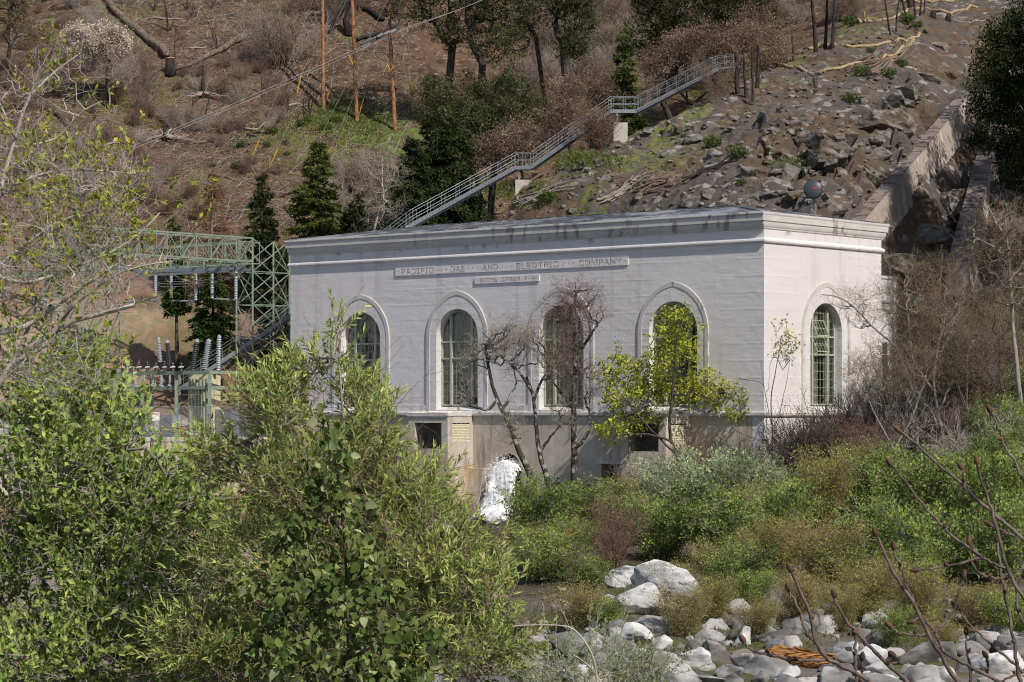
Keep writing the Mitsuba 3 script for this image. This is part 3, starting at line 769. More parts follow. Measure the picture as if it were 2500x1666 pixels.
def wood(rng, trunk, pts, r0, r_tip, wig=0.12, alpha=0.35, sides=4, power=0.5):
    """Links the points to a trunk polyline by a shortest-path tree and returns (mesh of limbs, nodes, directions, mesh of thick wood)."""
    trunk = np.asarray(trunk, float)
    n0, n = len(trunk), len(pts)
    allp = np.vstack([trunk, pts])
    order = np.argsort(np.min(np.linalg.norm(pts[:, None] - trunk[None], axis=2), axis=1))
    parent = np.full(n0 + n, -1)
    parent[1:n0] = np.arange(n0 - 1)
    plen = np.zeros(n0 + n)
    plen[1:n0] = np.cumsum(np.linalg.norm(np.diff(trunk, axis=0), axis=1))
    done = list(range(max(1, n0 // 3), n0)) if n0 > 3 else list(range(n0))
    dn = np.array(done + [0] * n)
    m = len(done)
    for o in order:
        i = n0 + o
        q = dn[:m]
        dd = np.linalg.norm(allp[q] - allp[i], axis=1)
        cost = dd + alpha * plen[q] + np.maximum(allp[q, 2] - allp[i, 2], 0) * 0.8
        k = q[np.argmin(cost)]
        parent[i] = k
        plen[i] = plen[k] + np.linalg.norm(allp[i] - allp[k])
        dn[m] = i
        m += 1
    w = np.zeros(n0 + n)
    w[n0:] = 1
    for i in [n0 + o for o in order[::-1]] + list(range(n0 - 1, 0, -1)):
        w[parent[i]] += w[i]
    rad = np.maximum(r_tip, r0 * (w / max(w[0], 1)) ** power)
    rad[:n0] = np.maximum(rad[:n0], np.linspace(r0, r0 * 0.25, n0)) if n0 > 2 else rad[:n0]
    kids = np.arange(1, n0 + n)
    a, b = allp[parent[kids]], allp[kids]
    ln = np.linalg.norm(b - a, axis=1, keepdims=True)
    mids = [a + (b - a) * t + rng.normal(size=a.shape) * ln * wig for t in (0.33, 0.67)]
    P = np.stack([a, mids[0], mids[1], b], 1)
    rb = rad[kids]
    ra = np.minimum(rad[parent[kids]], rb * 1.35)
    R = np.stack([ra, ra * 0.7 + rb * 0.3, ra * 0.3 + rb * 0.7, rb], 1)
    thick = rb > np.quantile(rb, 0.6) if n > 30 else rb > 0
    fine = ~thick
    t_mesh = tubes(P[thick], R[thick], max(sides, 5), cap=False)
    f_mesh = tubes(P[fine], R[fine], 3, cap=False) if fine.any() else t_mesh
    d = unit(allp - allp[np.maximum(parent, 0)])
    return t_mesh, f_mesh, allp[n0:], d[n0:]


def twigs(rng, nodes, dirs, k, length, r, spread=0.9, n=3, wig=0.25, up=0.15, sub=0, sides=3):
    """k thin twigs at each node; sub > 0 adds side shoots. Returns (mesh, tip points, tip directions)."""
    P0 = np.repeat(nodes, k, 0)
    D0 = unit(np.repeat(dirs, k, 0) + rng.normal(size=P0.shape) * spread + [0, 0, up])
    L = length * rng.uniform(0.5, 1.3, len(P0))

    def run(p, d, l, rad, m):
        ps, step = [p], (l / (m - 1))[:, None]
        for _ in range(m - 1):
            d = unit(d + rng.normal(size=d.shape) * wig + [0, 0, up * 0.5])
            ps.append(ps[-1] + d * step)
        return np.stack(ps, 1), rad * np.linspace(1, 0.45, m)[None] * np.ones((len(p), 1)), d

    P, R, d = run(P0, D0, L, r, n)
    ms = [tubes(P, R, sides, cap=False)]
    tips, td = [P[:, -1], P[:, n // 2]], [d, d]
    if sub:
        q = np.repeat(np.arange(len(P)), sub)
        t = rng.uniform(0.3, 0.95, len(q)) * (n - 1)
        i = np.minimum(t.astype(int), n - 2)
        p = P[q, i] + (P[q, i + 1] - P[q, i]) * (t - i)[:, None]
        dd = unit(unit(P[q, i + 1] - P[q, i]) + rng.normal(size=p.shape) * 0.7)
        P2, R2, d2 = run(p, dd, L[q] * rng.uniform(0.3, 0.6, len(q)), r * 0.65, 3)
        ms.append(tubes(P2, R2, 3, cap=False))
        tips.append(P2[:, -1]); td.append(d2)
    return cat(ms), np.vstack(tips), np.vstack(td)


LEAF = {  # (along, across, lift) and faces
    'card': (np.array([[0, 0, 0], [0.5, 0.5, 0.06], [1, 0, -0.08], [0.5, -0.5, 0.06]]), np.array([[0, 1, 2], [0, 2, 3]])),
    'lance': (np.array([[0, 0, 0], [0.35, 0.5, 0.10], [0.35, 0, 0], [0.35, -0.5, 0.10], [0.72, 0.36, 0.06], [0.72, 0, -0.02], [0.72, -0.36, 0.06], [1, 0, -0.10]]),
              np.array([[0, 2, 1], [0, 3, 2], [1, 2, 5], [1, 5, 4], [2, 3, 6], [2, 6, 5], [4, 5, 7], [5, 6, 7]])),
    'blade': (np.array([[0, 0, 0], [0.42, 0.5, 0.06], [0.45, 0, -0.05], [0.42, -0.5, 0.06], [1, 0, -0.06]]), np.array([[0, 2, 1], [0, 3, 2], [1, 2, 4], [2, 3, 4]])),
    'heart': (np.array([[0, 0, 0], [0.05, 0.28, 0.05], [0.3, 0.5, 0.10], [0.65, 0.34, 0.04], [1, 0, -0.16], [0.65, -0.34, 0.04], [0.3, -0.5, 0.10], [0.05, -0.28, 0.05], [0.35, 0, -0.01]]),
              np.array([[0, 8, 1], [1, 8, 2], [2, 8, 3], [3, 8, 4], [4, 8, 5], [5, 8, 6], [6, 8, 7], [7, 8, 0]]))}


def leaves(rng, pts, dirs, length, width, kind='card', lo=(0.05, 0.08, 0.02), hi=(0.1, 0.14, 0.04), face=(0, 0, 1), flop=0.7, tint=None, vary=0.35):
    """One mesh of leaves with a colour per leaf: (V, F), colours. Leaves point along dirs; their upper side turns to `face` as far as flop lets it."""
    T, Fc = LEAF[kind]
    n = len(pts)
    d = unit(dirs)
    nrm = unit(np.asarray(face, float)[None] + rng.normal(size=(n, 3)) * flop)
    s = unit(np.cross(d, nrm))
    u = np.cross(s, d)
    l = length * rng.uniform(1 - vary, 1 + vary, (n, 1))
    w = width * rng.uniform(1 - vary, 1 + vary, (n, 1))
    v = pts[:, None] + T[None, :, :1] * (d * l)[:, None] + T[None, :, 1:2] * (s * w)[:, None] + T[None, :, 2:] * (u * l)[:, None]
    f = (Fc[None] + (np.arange(n) * len(T))[:, None, None]).reshape(-1, 3)
    t = rng.beta(1.6, 1.6, (n, 1)) if tint is None else np.clip(tint[:, None] + rng.normal(size=(n, 1)) * 0.16, 0, 1)
    c = np.asarray(lo) * (1 - t) + np.asarray(hi) * t
    c = c * rng.uniform(0.75, 1.25, (n, 1)) * (1 + 0.22 * rng.normal(size=(n, 1)) * [0.5, 0.1, 0.2])
    c = np.clip(c, 0.005, 0.85)
    return (v.reshape(-1, 3), f), np.repeat(c, len(T), 0)


def clump_tint(pts, s=1.2, seed=3):
    return np.clip((meshkit.fbm(pts * s, 2, seed) - 0.28) / 0.44, 0, 1)


def T44(p, rot=0.0, s=1.0, sz=None):
    sz = s if sz is None else sz
    return mi.ScalarTransform4f().translate([float(x) for x in p]).rotate([0, 0, 1], float(rot)).scale([float(s), float(s), float(sz)])


GROUPS = {}


def group_of(name, children):
    """A shapegroup of (part name, mesh, bsdf, colours or None)."""
    g = {'type': 'shapegroup'}
    for k, mesh, b, c in children:
        g[k] = mikit.ply(mesh, b, False, **({'color': c} if c is not None else {}))
    scene[name] = g
    return name


def copy_of(group, name, label, category, to_world, grp=None, kind=None):
    key = thing(name, label, category, grp)
    scene[key] = {'type': 'instance', 'shapegroup': {'type': 'ref', 'id': group}, 'to_world': to_world}
    return key


# ---------------------------------------------------------------- kinds of plants
def conifer(name, label, base, h, w, rng, lo, hi, bare=0.08, dens=1.0, droop=0.25, group=None, bark='bark_dark', sparse=False, sprig=0.42):
    t = thing(name, label, 'tree', group)
    base = np.asarray(base, float)
    lean = rng.normal(size=2) * 0.015 * h
    trunk = np.array([base + [lean[0] * s, lean[1] * s, h * s - 0.5 * (s == 0)] for s in np.linspace(0, 1, 8)])
    part(t, 'trunk', tubes(trunk, np.linspace(0.022 * h + 0.03, 0.015, 8), 7), bark, True)
    nb = int(h * 13 * dens)
    w = w * 1.7
    s = rng.uniform(bare, 0.985, nb)
    az = rng.uniform(0, 2 * np.pi, nb)
    reach = w / 2 * (1 - s) ** 0.75 * rng.uniform(0.55, 1.12, nb) + 0.12
    d = np.stack([np.cos(az), np.sin(az), np.zeros(nb)], 1)
    up = rng.uniform(-0.1, 0.25, nb)
    p0 = np.stack([np.interp(s, np.linspace(0, 1, 8), trunk[:, k]) for k in range(3)], 1)
    m = 6
    u = np.linspace(0, 1, m)[None, :, None]
    P = p0[:, None] + d[:, None] * reach[:, None, None] * u + np.array([0, 0, 1.0]) * (reach[:, None, None] * (up[:, None, None] * u - droop * u ** 2))
    part(t, 'branches', tubes(P, np.linspace(0.028, 0.008, m)[None] * (0.6 + reach[:, None] * 0.3), 3, cap=False), bark, kind='stuff')
    # sprays of needles on side shoots
    per = np.maximum((reach * (9 if sparse else 22)).astype(int), 5)
    q = np.repeat(np.arange(nb), per)
    tt = rng.uniform(0.18, 1.0, len(q)) ** 0.8
    pos = p0[q] + d[q] * (reach[q] * tt)[:, None] + np.array([0, 0, 1.0]) * (reach[q] * (up[q] * tt - droop * tt ** 2))[:, None]
    sideways = np.stack([-d[q][:, 1], d[q][:, 0], np.zeros(len(q))], 1) * rng.choice([-1, 1], (len(q), 1))
    pos = pos + sideways * (rng.uniform(0, 0.30, (len(q), 1)) * reach[q][:, None] * (1.1 - tt)[:, None])
    dirs = unit(d[q] * 0.8 + sideways * rng.uniform(0.2, 1.0, (len(q), 1)) + rng.normal(size=(len(q), 3)) * 0.2 + [0, 0, -0.25])
    k2 = np.repeat(np.arange(len(q)), 2)
    pos, dirs = pos[k2] + rng.normal(size=(len(k2), 3)) * 0.07, unit(dirs[k2] + rng.normal(size=(len(k2), 3)) * 0.35)
    mesh, col = leaves(rng, pos, dirs, sprig, sprig * 0.34, 'card', lo, hi, flop=0.6, tint=clump_tint(pos, 0.9))
    part(t, 'crown', mesh, 'leaf', color=col)
    return t


def tree(name, label, trunk, blobs, rng, n=350, r0=0.25, bark='bark_dark', lo=(0.04, 0.055, 0.02), hi=(0.09, 0.105, 0.04), leaf=0.16, wide=0.09, per=26, spread=0.34, gap=0.40, gscale=0.7,
         r_tip=0.012, kind='card', group=None, big=1.55, twig=0, twig_len=0.5, twig_r=0.006, twig_bark=None, flop=0.9, mat='leaf', droop=0.0, alpha=0.3, cat_='tree', up=0.15, sub=0, wig=0.12, twig_name='twigs', power=0.5):
    t = thing(name, label, cat_, group)
    trunk = np.asarray(trunk, float)
    pts = in_blobs(rng, blobs, n, gap, gscale)
    thick, fine, nodes, dirs = wood(rng, trunk, pts, r0, r_tip, alpha=alpha, wig=wig, power=power)
    part(t, 'trunk', thick, bark, True)
    part(t, 'branches', fine, twig_bark or bark, kind='stuff')
    lp, ld = nodes, dirs
    if twig:
        mesh, tips, td = twigs(rng, nodes, dirs, twig, twig_len, twig_r, up=up, sub=sub)
        part(t, twig_name, mesh, twig_bark or bark, kind='stuff')
        lp, ld = tips, td
    if per:
        q = np.repeat(np.arange(len(lp)), per) if per >= 1 else rng.choice(len(lp), int(len(lp) * per))
        p = lp[q] + rng.normal(size=(len(q), 3)) * spread * np.array([1, 1, 0.75])
        d = unit(ld[q] * 0.5 + rng.normal(size=(len(q), 3)) + [0, 0, -droop])
        mesh, col = leaves(rng, p, d, leaf * big, wide * big, kind, lo, hi, flop=flop, tint=clump_tint(p, 1.0))
        part(t, 'crown', mesh, mat, color=col)
    return t


def path(*pts):
    """(px, py, depth) waypoints to world points."""
    return np.array([at(*p) for p in pts])


def blob(px, py, d, rx, rz, ry=None):
    """An ellipsoid given by its place and pixel radii at a distance; ry in metres of depth."""
    k = d / F
    return at(px, py, d), np.array([rx * k, (rx * k if ry is None else ry), rz * k])


def smooth_path(pts, n):
    """A polyline through pts resampled to n points with rounded corners."""
    p = np.asarray(pts, float)
    from scipy.interpolate import PchipInterpolator
    s = np.concatenate([[0], np.cumsum(np.linalg.norm(np.diff(p, axis=0), axis=1))])
    return PchipInterpolator(s, p)(np.linspace(0, s[-1], n))


def on_ground(pix, n=None, lift=0.0, lo=186.0):
    """A polyline over the terrain through pixels."""
    p = np.array([ground(x, y, lo=lo) for x, y in pix])
    if n:
        p = smooth_path(p, n)
        p[:, 2] = height(p[:, 0], p[:, 1])
    p[:, 2] += lift
    return p


_ICO = {k: trimesh.creation.icosphere(subdivisions=k) for k in (2, 3, 4)}


def boulder(rng, sub=3, cuts=11, soft=9.0, rough=0.06):
    soft = soft if soft < 8 else 45.0
    cuts = cuts if soft < 8 else max(7, cuts - 3)
    """A unit boulder: a sphere cut by soft planes, with noise."""
    m = _ICO[sub]
    d = np.asarray(m.vertices)
    nn = unit(rng.normal(size=(cuts, 3)))
    h = rng.uniform(0.5, 0.95, cuts)
    q = np.maximum(d @ nn.T, 1e-3) / h
    r = 1.0 / (np.sum(np.maximum(q, 0) ** soft, axis=1) + 0.9 ** soft) ** (1 / soft)
    r = r * rng.uniform(0.95, 1.05)
    v = d * r[:, None]
    v = v * (1 + rough * (meshkit.fbm(v * 2.2 + rng.uniform(0, 99), 4, 3) - 0.5)[:, None] * 2 * 2)
    return v, np.asarray(m.faces)


def crag(rng, pts=15, smooth=0, rough=0.05):
    """A unit rock: the hull of a few random points, its edges broken by noise and, for river boulders, worn round."""
    d = unit(rng.normal(size=(pts, 3)))
    h = trimesh.convex.convex_hull(d * rng.uniform(0.75, 1.1, (pts, 1)))
    v, f = np.asarray(h.vertices), np.asarray(h.faces)
    for _ in range(2 + (smooth > 0)):
        v, f = trimesh.remesh.subdivide(v, f)
    if smooth:
        m = trimesh.Trimesh(v, f, process=False)
        trimesh.smoothing.filter_taubin(m, 0.5, -0.3, smooth)
        v = np.asarray(m.vertices)
    o = rng.uniform(0, 99)
    n = unit(v)
    v = v + n * ((meshkit.fbm(v * 1.8 + o, 3, 3) - 0.5) * rough * 3)[:, None] + (meshkit.noise(v[:, None, :] * 5 + [[0, 0, 0], [9, 0, 0], [0, 9, 0]] + o, 4) - 0.5) * rough
    return v / np.abs(v).max(), f


def place_rock(mesh, p, size, rot, squash=(1, 1, 0.75)):
    v, f = mesh
    c, s = math.cos(rot), math.sin(rot)
    v = v * np.asarray(squash) * size
    return np.stack([v[:, 0] * c - v[:, 1] * s, v[:, 0] * s + v[:, 1] * c, v[:, 2]], 1) + p, f
# ---------------------------------------------------------------- far hillside: conifers, oaks, burnt and bare trees
def mpp(d):
    return d / F


R = np.random.default_rng
GREEN_DARK, GREEN_MID = ((0.028, 0.048, 0.02), (0.085, 0.115, 0.045)), ((0.06, 0.085, 0.02), (0.15, 0.19, 0.05))


def conifer_px(seed, label, px, base_py, top_py, wpx, lo=196, depth=None, pal=GREEN_DARK, **kw):
    b = at(px, base_py, depth) if depth else ground(px, base_py, lo)
    if depth:
        b[2] = min(b[2], height(b[0], b[1]))
    h = (1005 - top_py) / F * b[1] - b[2]
    return conifer('conifer', label, b, h, wpx * mpp(b[1]), R(seed), *pal, **kw)


conifer_px(1, 'small dark green conifer on the brown slope left of the taller one behind the gantry', 638, 606, 418, 78, depth=228)
conifer_px(2, 'bright olive green conifer standing behind the left end of the roof', 775, 610, 338, 165, depth=226, pal=((0.06, 0.08, 0.02), (0.17, 0.20, 0.06)), droop=0.15, dens=1.2)
conifer_px(3, 'large broad dark green conifer at the left of the steel stair', 1078, 548, 275, 250, depth=224, dens=1.3, droop=0.35)
conifer_px(31, 'broad lower skirt of dark conifer boughs beside the bare pale tree', 1010, 560, 330, 200, depth=221, dens=1.2, droop=0.35)
conifer_px(4, 'small dark conifer above the large broad one', 1062, 300, 178, 62, depth=246)
conifer_px(5, 'slender sunlit green conifer above the upper stair landing', 1526, 262, 66, 92, depth=240, dens=0.9, pal=((0.05, 0.08, 0.02), (0.14, 0.18, 0.05)))
conifer_px(6, 'dead conifer with thin orange needles on the bare slope', 514, 600, 418, 105, depth=230, dens=0.8, sparse=True, pal=((0.16, 0.075, 0.035), (0.30, 0.15, 0.075)), bark='twig_brown', sprig=0.3)
conifer_px(7, 'little green conifer tip beside a boulder on the lower slope', 425, 640, 528, 46, depth=231, pal=((0.05, 0.075, 0.02), (0.12, 0.15, 0.04)))
conifer_px(8, 'evergreen with bushy foliage behind the hanging insulators', 527, 935, 640, 125, depth=216, bare=0.30, dens=0.9, pal=((0.03, 0.06, 0.015), (0.085, 0.13, 0.04)))
conifer_px(9, 'tall thin evergreen with bare dark trunk behind the substation', 433, 905, 640, 84, depth=217, bare=0.62, dens=0.7, pal=((0.03, 0.06, 0.015), (0.085, 0.13, 0.04)))
conifer_px(10, 'dark conifer in the shade just past the left end of the powerhouse', 700, 905, 590, 120, depth=218, dens=0.9)
conifer_px(11, 'dark conifer low in the gully behind the roof', 868, 600, 470, 120, depth=224, dens=0.7, pal=((0.02, 0.035, 0.012), (0.06, 0.08, 0.03)))

OLIVE = dict(lo=(0.04, 0.052, 0.022), hi=(0.15, 0.16, 0.075))


def oak(seed, label, trunk_px, d, blobs, n=300, lift=True, **kw):
    tr = [at(x, y, d) for x, y in trunk_px]
    tr[0][2] = height(tr[0][0], tr[0][1]) - 0.2 if lift else tr[0][2]
    return tree('oak_tree', label, tr, [blob(x, y, d, rx, rz, ry) for x, y, rx, rz, ry in blobs], R(seed), n=n, **{**OLIVE, **kw})


oak(21, 'oak leaning left with two dark forked trunks above the gully', [(1118, 178), (1105, 110), (1060, 50), (1010, -25), (985, -80)], 258,
    [(1000, 10, 60, 70, 3), (1090, 60, 70, 60, 3), (1060, -60, 120, 70, 4)], n=330, r0=0.42, per=24)
oak(22, 'oak with an upright dark trunk beside the leaning one', [(1135, 180), (1145, 90), (1140, 20), (1150, -60)], 256,
    [(1210, 80, 75, 85, 4), (1160, 20, 60, 70, 3), (1230, -40, 110, 70, 4)], n=360, r0=0.40, per=26)
oak(23, 'wide olive crowned oak above the middle of the stair', [(1195, 430), (1200, 350), (1190, 280)], 236,
    [(1150, 250, 95, 80, 4), (1225, 265, 100, 90, 4), (1180, 330, 110, 70, 4), (1265, 330, 80, 70, 3), (1245, 200, 55, 50, 3)], n=520, r0=0.35, per=30)
oak(24, 'oak in front of the wide one leaning over the gully', [(1130, 470), (1150, 400), (1160, 350)], 233,
    [(1120, 300, 80, 60, 3), (1180, 380, 80, 60, 3), (1060, 240, 60, 60, 3)], n=300, r0=0.3, per=28)
oak(25, 'tall oak with a thick black trunk and a one sided crown', [(1383, 168), (1375, 100), (1362, 40), (1345, -20), (1340, -80)], 262,
    [(1415, 60, 45, 75, 3), (1400, -20, 80, 60, 4), (1395, 120, 38, 40, 2)], n=300, r0=0.5, per=26)
oak(26, 'dark dense oak at the top between the brown shrubs', [(1640, 190), (1630, 100), (1610, 30)], 262,
    [(1620, 40, 70, 70, 4), (1570, 90, 50, 55, 3), (1660, 90, 60, 50, 3), (1600, -40, 90, 60, 4)], n=420, r0=0.4, per=30, lo=(0.022, 0.032, 0.012), hi=(0.075, 0.085, 0.035))
oak(27, 'broad dark oak crown at the top left of the dead brown tree', [(1755, 190), (1760, 100), (1745, 40)], 258,
    [(1740, 20, 80, 60, 4), (1820, 10, 70, 50, 4), (1700, 70, 60, 50, 3), (1780, -50, 110, 60, 4)], n=460, r0=0.4, per=30, lo=(0.025, 0.035, 0.012), hi=(0.08, 0.09, 0.035))
oak(28, 'sparse yellow green tree with black trunk at the top left corner', [(28, 200), (26, 110), (24, 30), (20, -40)], 268,
    [(40, 60, 60, 50, 3), (10, 20, 60, 60, 3), (90, 90, 40, 30, 2), (50, -30, 80, 50, 3)], n=240, r0=0.25, per=9, lo=(0.07, 0.08, 0.02), hi=(0.17, 0.18, 0.06))
oak(29, 'grey green thin crowned oak near the top of the hill', [(1290, 140), (1290, 60), (1300, 0)], 268,
    [(1300, 20, 70, 60, 3), (1260, 100, 40, 40, 2)], n=220, r0=0.25, per=14)

BROWN = dict(lo=(0.13, 0.095, 0.07), hi=(0.36, 0.27, 0.20), leaf=0.13, wide=0.07)
for seed, label, tr, d, bl, n in (
        (31, 'large scorched tree full of pale brown dead leaves above the rock slope', [(1800, 235), (1810, 150), (1840, 80)], 240, [(1850, 70, 75, 60, 3), (1800, 120, 70, 55, 3), (1880, 130, 55, 50, 3), (1745, 110, 45, 55, 2), (1830, 175, 80, 35, 3)], 420),
        (32, 'scorched tree with dark brown leaves left of the large scorched one', [(1705, 205), (1700, 130), (1690, 90)], 243, [(1700, 110, 55, 60, 3), (1720, 180, 50, 30, 3)], 200),
        (33, 'round scorched bush with rusty dead leaves above the middle landing', [(1372, 350), (1370, 290), (1368, 240)], 229, [(1375, 270, 52, 75, 3), (1390, 320, 45, 35, 2)], 220),
        (34, 'scorched bush with dead leaves on the lower flight of the stair', [(1260, 400), (1258, 360), (1250, 330)], 228, [(1262, 345, 52, 50, 3), (1200, 370, 45, 35, 2)], 200),
        (35, 'small scorched tree with rusty leaves right of the slender conifer', [(1655, 210), (1652, 170), (1650, 130)], 243, [(1650, 130, 50, 48, 3), (1600, 170, 40, 40, 2)], 180),
        (36, 'scorched bush below the tall oak with thick trunk', [(1440, 260), (1440, 230), (1440, 200)], 240, [(1440, 215, 60, 45, 3), (1490, 240, 40, 30, 2)], 150)):
    p = [at(x, y, d) for x, y in tr]
    p[0][2] = height(p[0][0], p[0][1]) - 0.2
    tree('scorched_tree', label, p, [blob(x, y, d, rx, rz, ry) for x, y, rx, rz, ry in bl], R(seed), n=n, r0=0.16, bark='bark_dark', per=7, twig=2, twig_len=0.7, twig_r=0.010, twig_bark='twig_mauve', spread=0.34, **BROWN)

# white blossom tree
b = ground(262, 265)
tree('blossom_tree', 'small tree with white blossom over a grey twiggy crown', [b, at(261, 200, b[1]), at(256, 130, b[1])], [blob(262, 95, b[1], 46, 40, 2.2), blob(200, 98, b[1], 38, 34, 2), blob(235, 120, b[1], 60, 26, 2)], R(41), n=200, r0=0.16, bark='bark_dark',
     lo=(0.42, 0.36, 0.29), hi=(0.72, 0.64, 0.55), per=22, leaf=0.13, wide=0.10, twig=2, twig_len=0.6, twig_bark='twig_grey', twig_r=0.009, gap=0.46)
b2 = b + np.array([0.3, -0.5, 0])
tree('bare_tree', 'grey leafless crown of twigs below the white blossom', [b2, at(264, 215, b2[1])], [blob(262, 150, b2[1], 75, 45, 2.4), blob(300, 180, b2[1], 40, 30, 2)], R(42), n=220, r0=0.1, bark='twig_grey', per=0, twig=5, twig_len=0.9, twig_r=0.010, sub=2)

# pale bare tree in front of the dark conifer
p = path((937, 600, 219), (937, 470, 219), (934, 400, 219), (928, 372, 219))
p[0][2] = height(p[0][0], p[0][1])
tree('bare_tree', 'pale grey leafless tree left of the large dark conifer', p, [blob(932, 430, 219, 62, 70, 2.4), blob(945, 520, 219, 60, 45, 2.2)], R(43), n=150, r0=0.11, bark='bark_pale', per=0, twig=5, twig_len=1.0, twig_r=0.010, sub=2, twig_bark='twig_grey', wig=0.06)

# multi-stemmed bare shrubs, three models used over and over
def stem_shrub(seed, n=26, h=3.0, w=1.3, r=0.02, k=5, ln=0.8, wood_='twig_mauve', leaf=None, name=None, lean=0.35, per=0.3):
    rng = R(seed)
    a = rng.uniform(0, 2 * np.pi, n)
    rr = w * np.sqrt(rng.uniform(0, 1, n))
    top = np.stack([np.cos(a) * rr, np.sin(a) * rr, h * rng.uniform(0.55, 1.0, n)], 1)
    foot = np.stack([np.cos(a) * rr * 0.12, np.sin(a) * rr * 0.12, np.zeros(n) - 0.15], 1)
    u = np.linspace(0, 1, 6)[None, :, None]
    P = foot[:, None] + (top - foot)[:, None] * np.concatenate([u ** 1.25, u ** 1.25, u], 2) + rng.normal(size=(n, 6, 3)) * 0.05 * u * h / 2
    Rr = r * np.linspace(1, 0.35, 6)[None] * rng.uniform(0.6, 1.2, (n, 1))
    nodes, dirs = P[:, 1:].reshape(-1, 3), unit(np.diff(P, axis=1)).reshape(-1, 3)
    tw, tips, td = twigs(rng, nodes, dirs, k, ln, r * 0.42, spread=0.65, n=4, sub=2)
    ch = [('stems', tubes(P, Rr, 4, cap=False), wood_, None), ('twigs', tw, wood_, None)]
    if leaf:
        lo, hi, size, wide, per = leaf
        q = np.repeat(np.arange(len(tips)), per) if per >= 1 else rng.choice(len(tips), int(len(tips) * per))
        pts = tips[q] + rng.normal(size=(len(q), 3)) * 0.10
        m, c = leaves(rng, pts, td[q] + rng.normal(size=(len(q), 3)) * 0.6, size, wide, 'card', lo, hi, tint=clump_tint(pts, 1.3))
        ch.append(('foliage', m, 'leaf', c))
    return ch


for k, s in enumerate((51, 52, 53)):
    group_of(f'brush_model_{k}', stem_shrub(s, n=22, h=2.6, w=1.5 + 0.3 * k, k=4, ln=0.9, wood_=('twig_mauve', 'twig_brown', 'twig_grey')[k]))
group_of('dry_model_0', stem_shrub(54, n=20, h=2.2, w=1.4, k=3, wood_='twig_brown', leaf=((0.13, 0.085, 0.055), (0.29, 0.21, 0.15), 0.15, 0.08, 1)))
group_of('dry_model_1', stem_shrub(55, n=20, h=2.4, w=1.3, k=3, wood_='twig_mauve', leaf=((0.15, 0.09, 0.06), (0.26, 0.17, 0.12), 0.14, 0.08, 1)))


def area(x, y):
    """Words for a part of the hillside."""
    col = 'left of the fallen trunk' if x < 300 else 'between the fallen trunk and the poles' if x < 760 else 'right of the poles' if x < 1100 else 'behind the steel stair' if x < 1700 else 'above the straw rolls'
    return ('high up, ' if y < 140 else 'halfway up, ' if y < 300 else 'low down, ') + col


def scatter(group, pix, label, category, grp, name, smin, smax, seed, lo=196, tall=1.0):
    rng = R(seed)
    for x, y in pix:
        g = ground(x, y, lo)
        s = rng.uniform(smin, smax)
        m = group[rng.integers(len(group))] if isinstance(group, (list, tuple)) else group
        copy_of(m, name, f'{label} {area(x, y)}' if len(pix) > 20 else label, category, T44(g, rng.uniform(0, 360), s, s * tall * rng.uniform(0.85, 1.15)), grp)


BR = ['brush_model_0', 'brush_model_1', 'brush_model_2']
for x, y, s, lab in ((678, 168, 2.5, 'biggest leafless grey brown shrub of many upright stems under the wires'), (705, 160, 2.0, 'leafless shrub just right of the biggest one'), (640, 150, 1.7, 'leafless shrub just left of the biggest one'),
                     (345, 235, 1.5, 'leafless reddish shrub right of the blossom tree'), (352, 290, 1.3, 'leafless shrub below the fallen trunk')):
    copy_of(BR[int(s * 10) % 3], 'leafless_shrub', lab, 'shrub', T44(ground(x, y), x * 7.0, s), None)
g_ = 'leafless shrubs scattered on the brown hillside'
rng = R(61)
pix = [(x, y) for x, y in zip(rng.uniform(-10, 700, 420), rng.uniform(-10, 520, 420)) if not (330 < x < 500 and y < 180) and (x < 330 or y > 170 or rng.random() < 0.25) and (x < 420 or y < 330 or rng.random() < 0.2)][:190]
scatter(BR + ['dry_model_1'], pix, 'leafless grey brown shrub on the hillside', 'shrub', g_, 'hillside_shrub', 0.3, 0.85, 62)
rng = R(63)
pix = list(zip(rng.uniform(1260, 1750, 60), rng.uniform(0, 250, 60))) + list(zip(rng.uniform(1840, 2080, 24), rng.uniform(-20, 70, 24))) + list(zip(rng.uniform(700, 1000, 14), rng.uniform(0, 60, 14)))
scatter(BR, pix, 'tall bare reddish brown thicket', 'shrub', 'bare thicket at the top of the hill', 'thicket_shrub', 0.8, 1.7, 64)
rng = R(65)
pix = list(zip(rng.uniform(830, 1000, 14), rng.uniform(430, 520, 14))) + list(zip(rng.uniform(1280, 1500, 18), rng.uniform(240, 380, 18)))
scatter(BR + ['dry_model_0', 'dry_model_1'], pix, 'brown dry shrub in the gully', 'shrub', 'dry shrubs in the gully', 'gully_shrub', 0.6, 1.3, 66)
rng = R(67)
pix = list(zip(rng.uniform(130, 520, 26), rng.uniform(480, 640, 26)))
scatter(['dry_model_0', 'dry_model_1', 'brush_model_1'], pix, 'brown dry shrub behind the gantry', 'shrub', 'dry shrubs behind the gantry', 'low_shrub', 0.35, 0.8, 68)

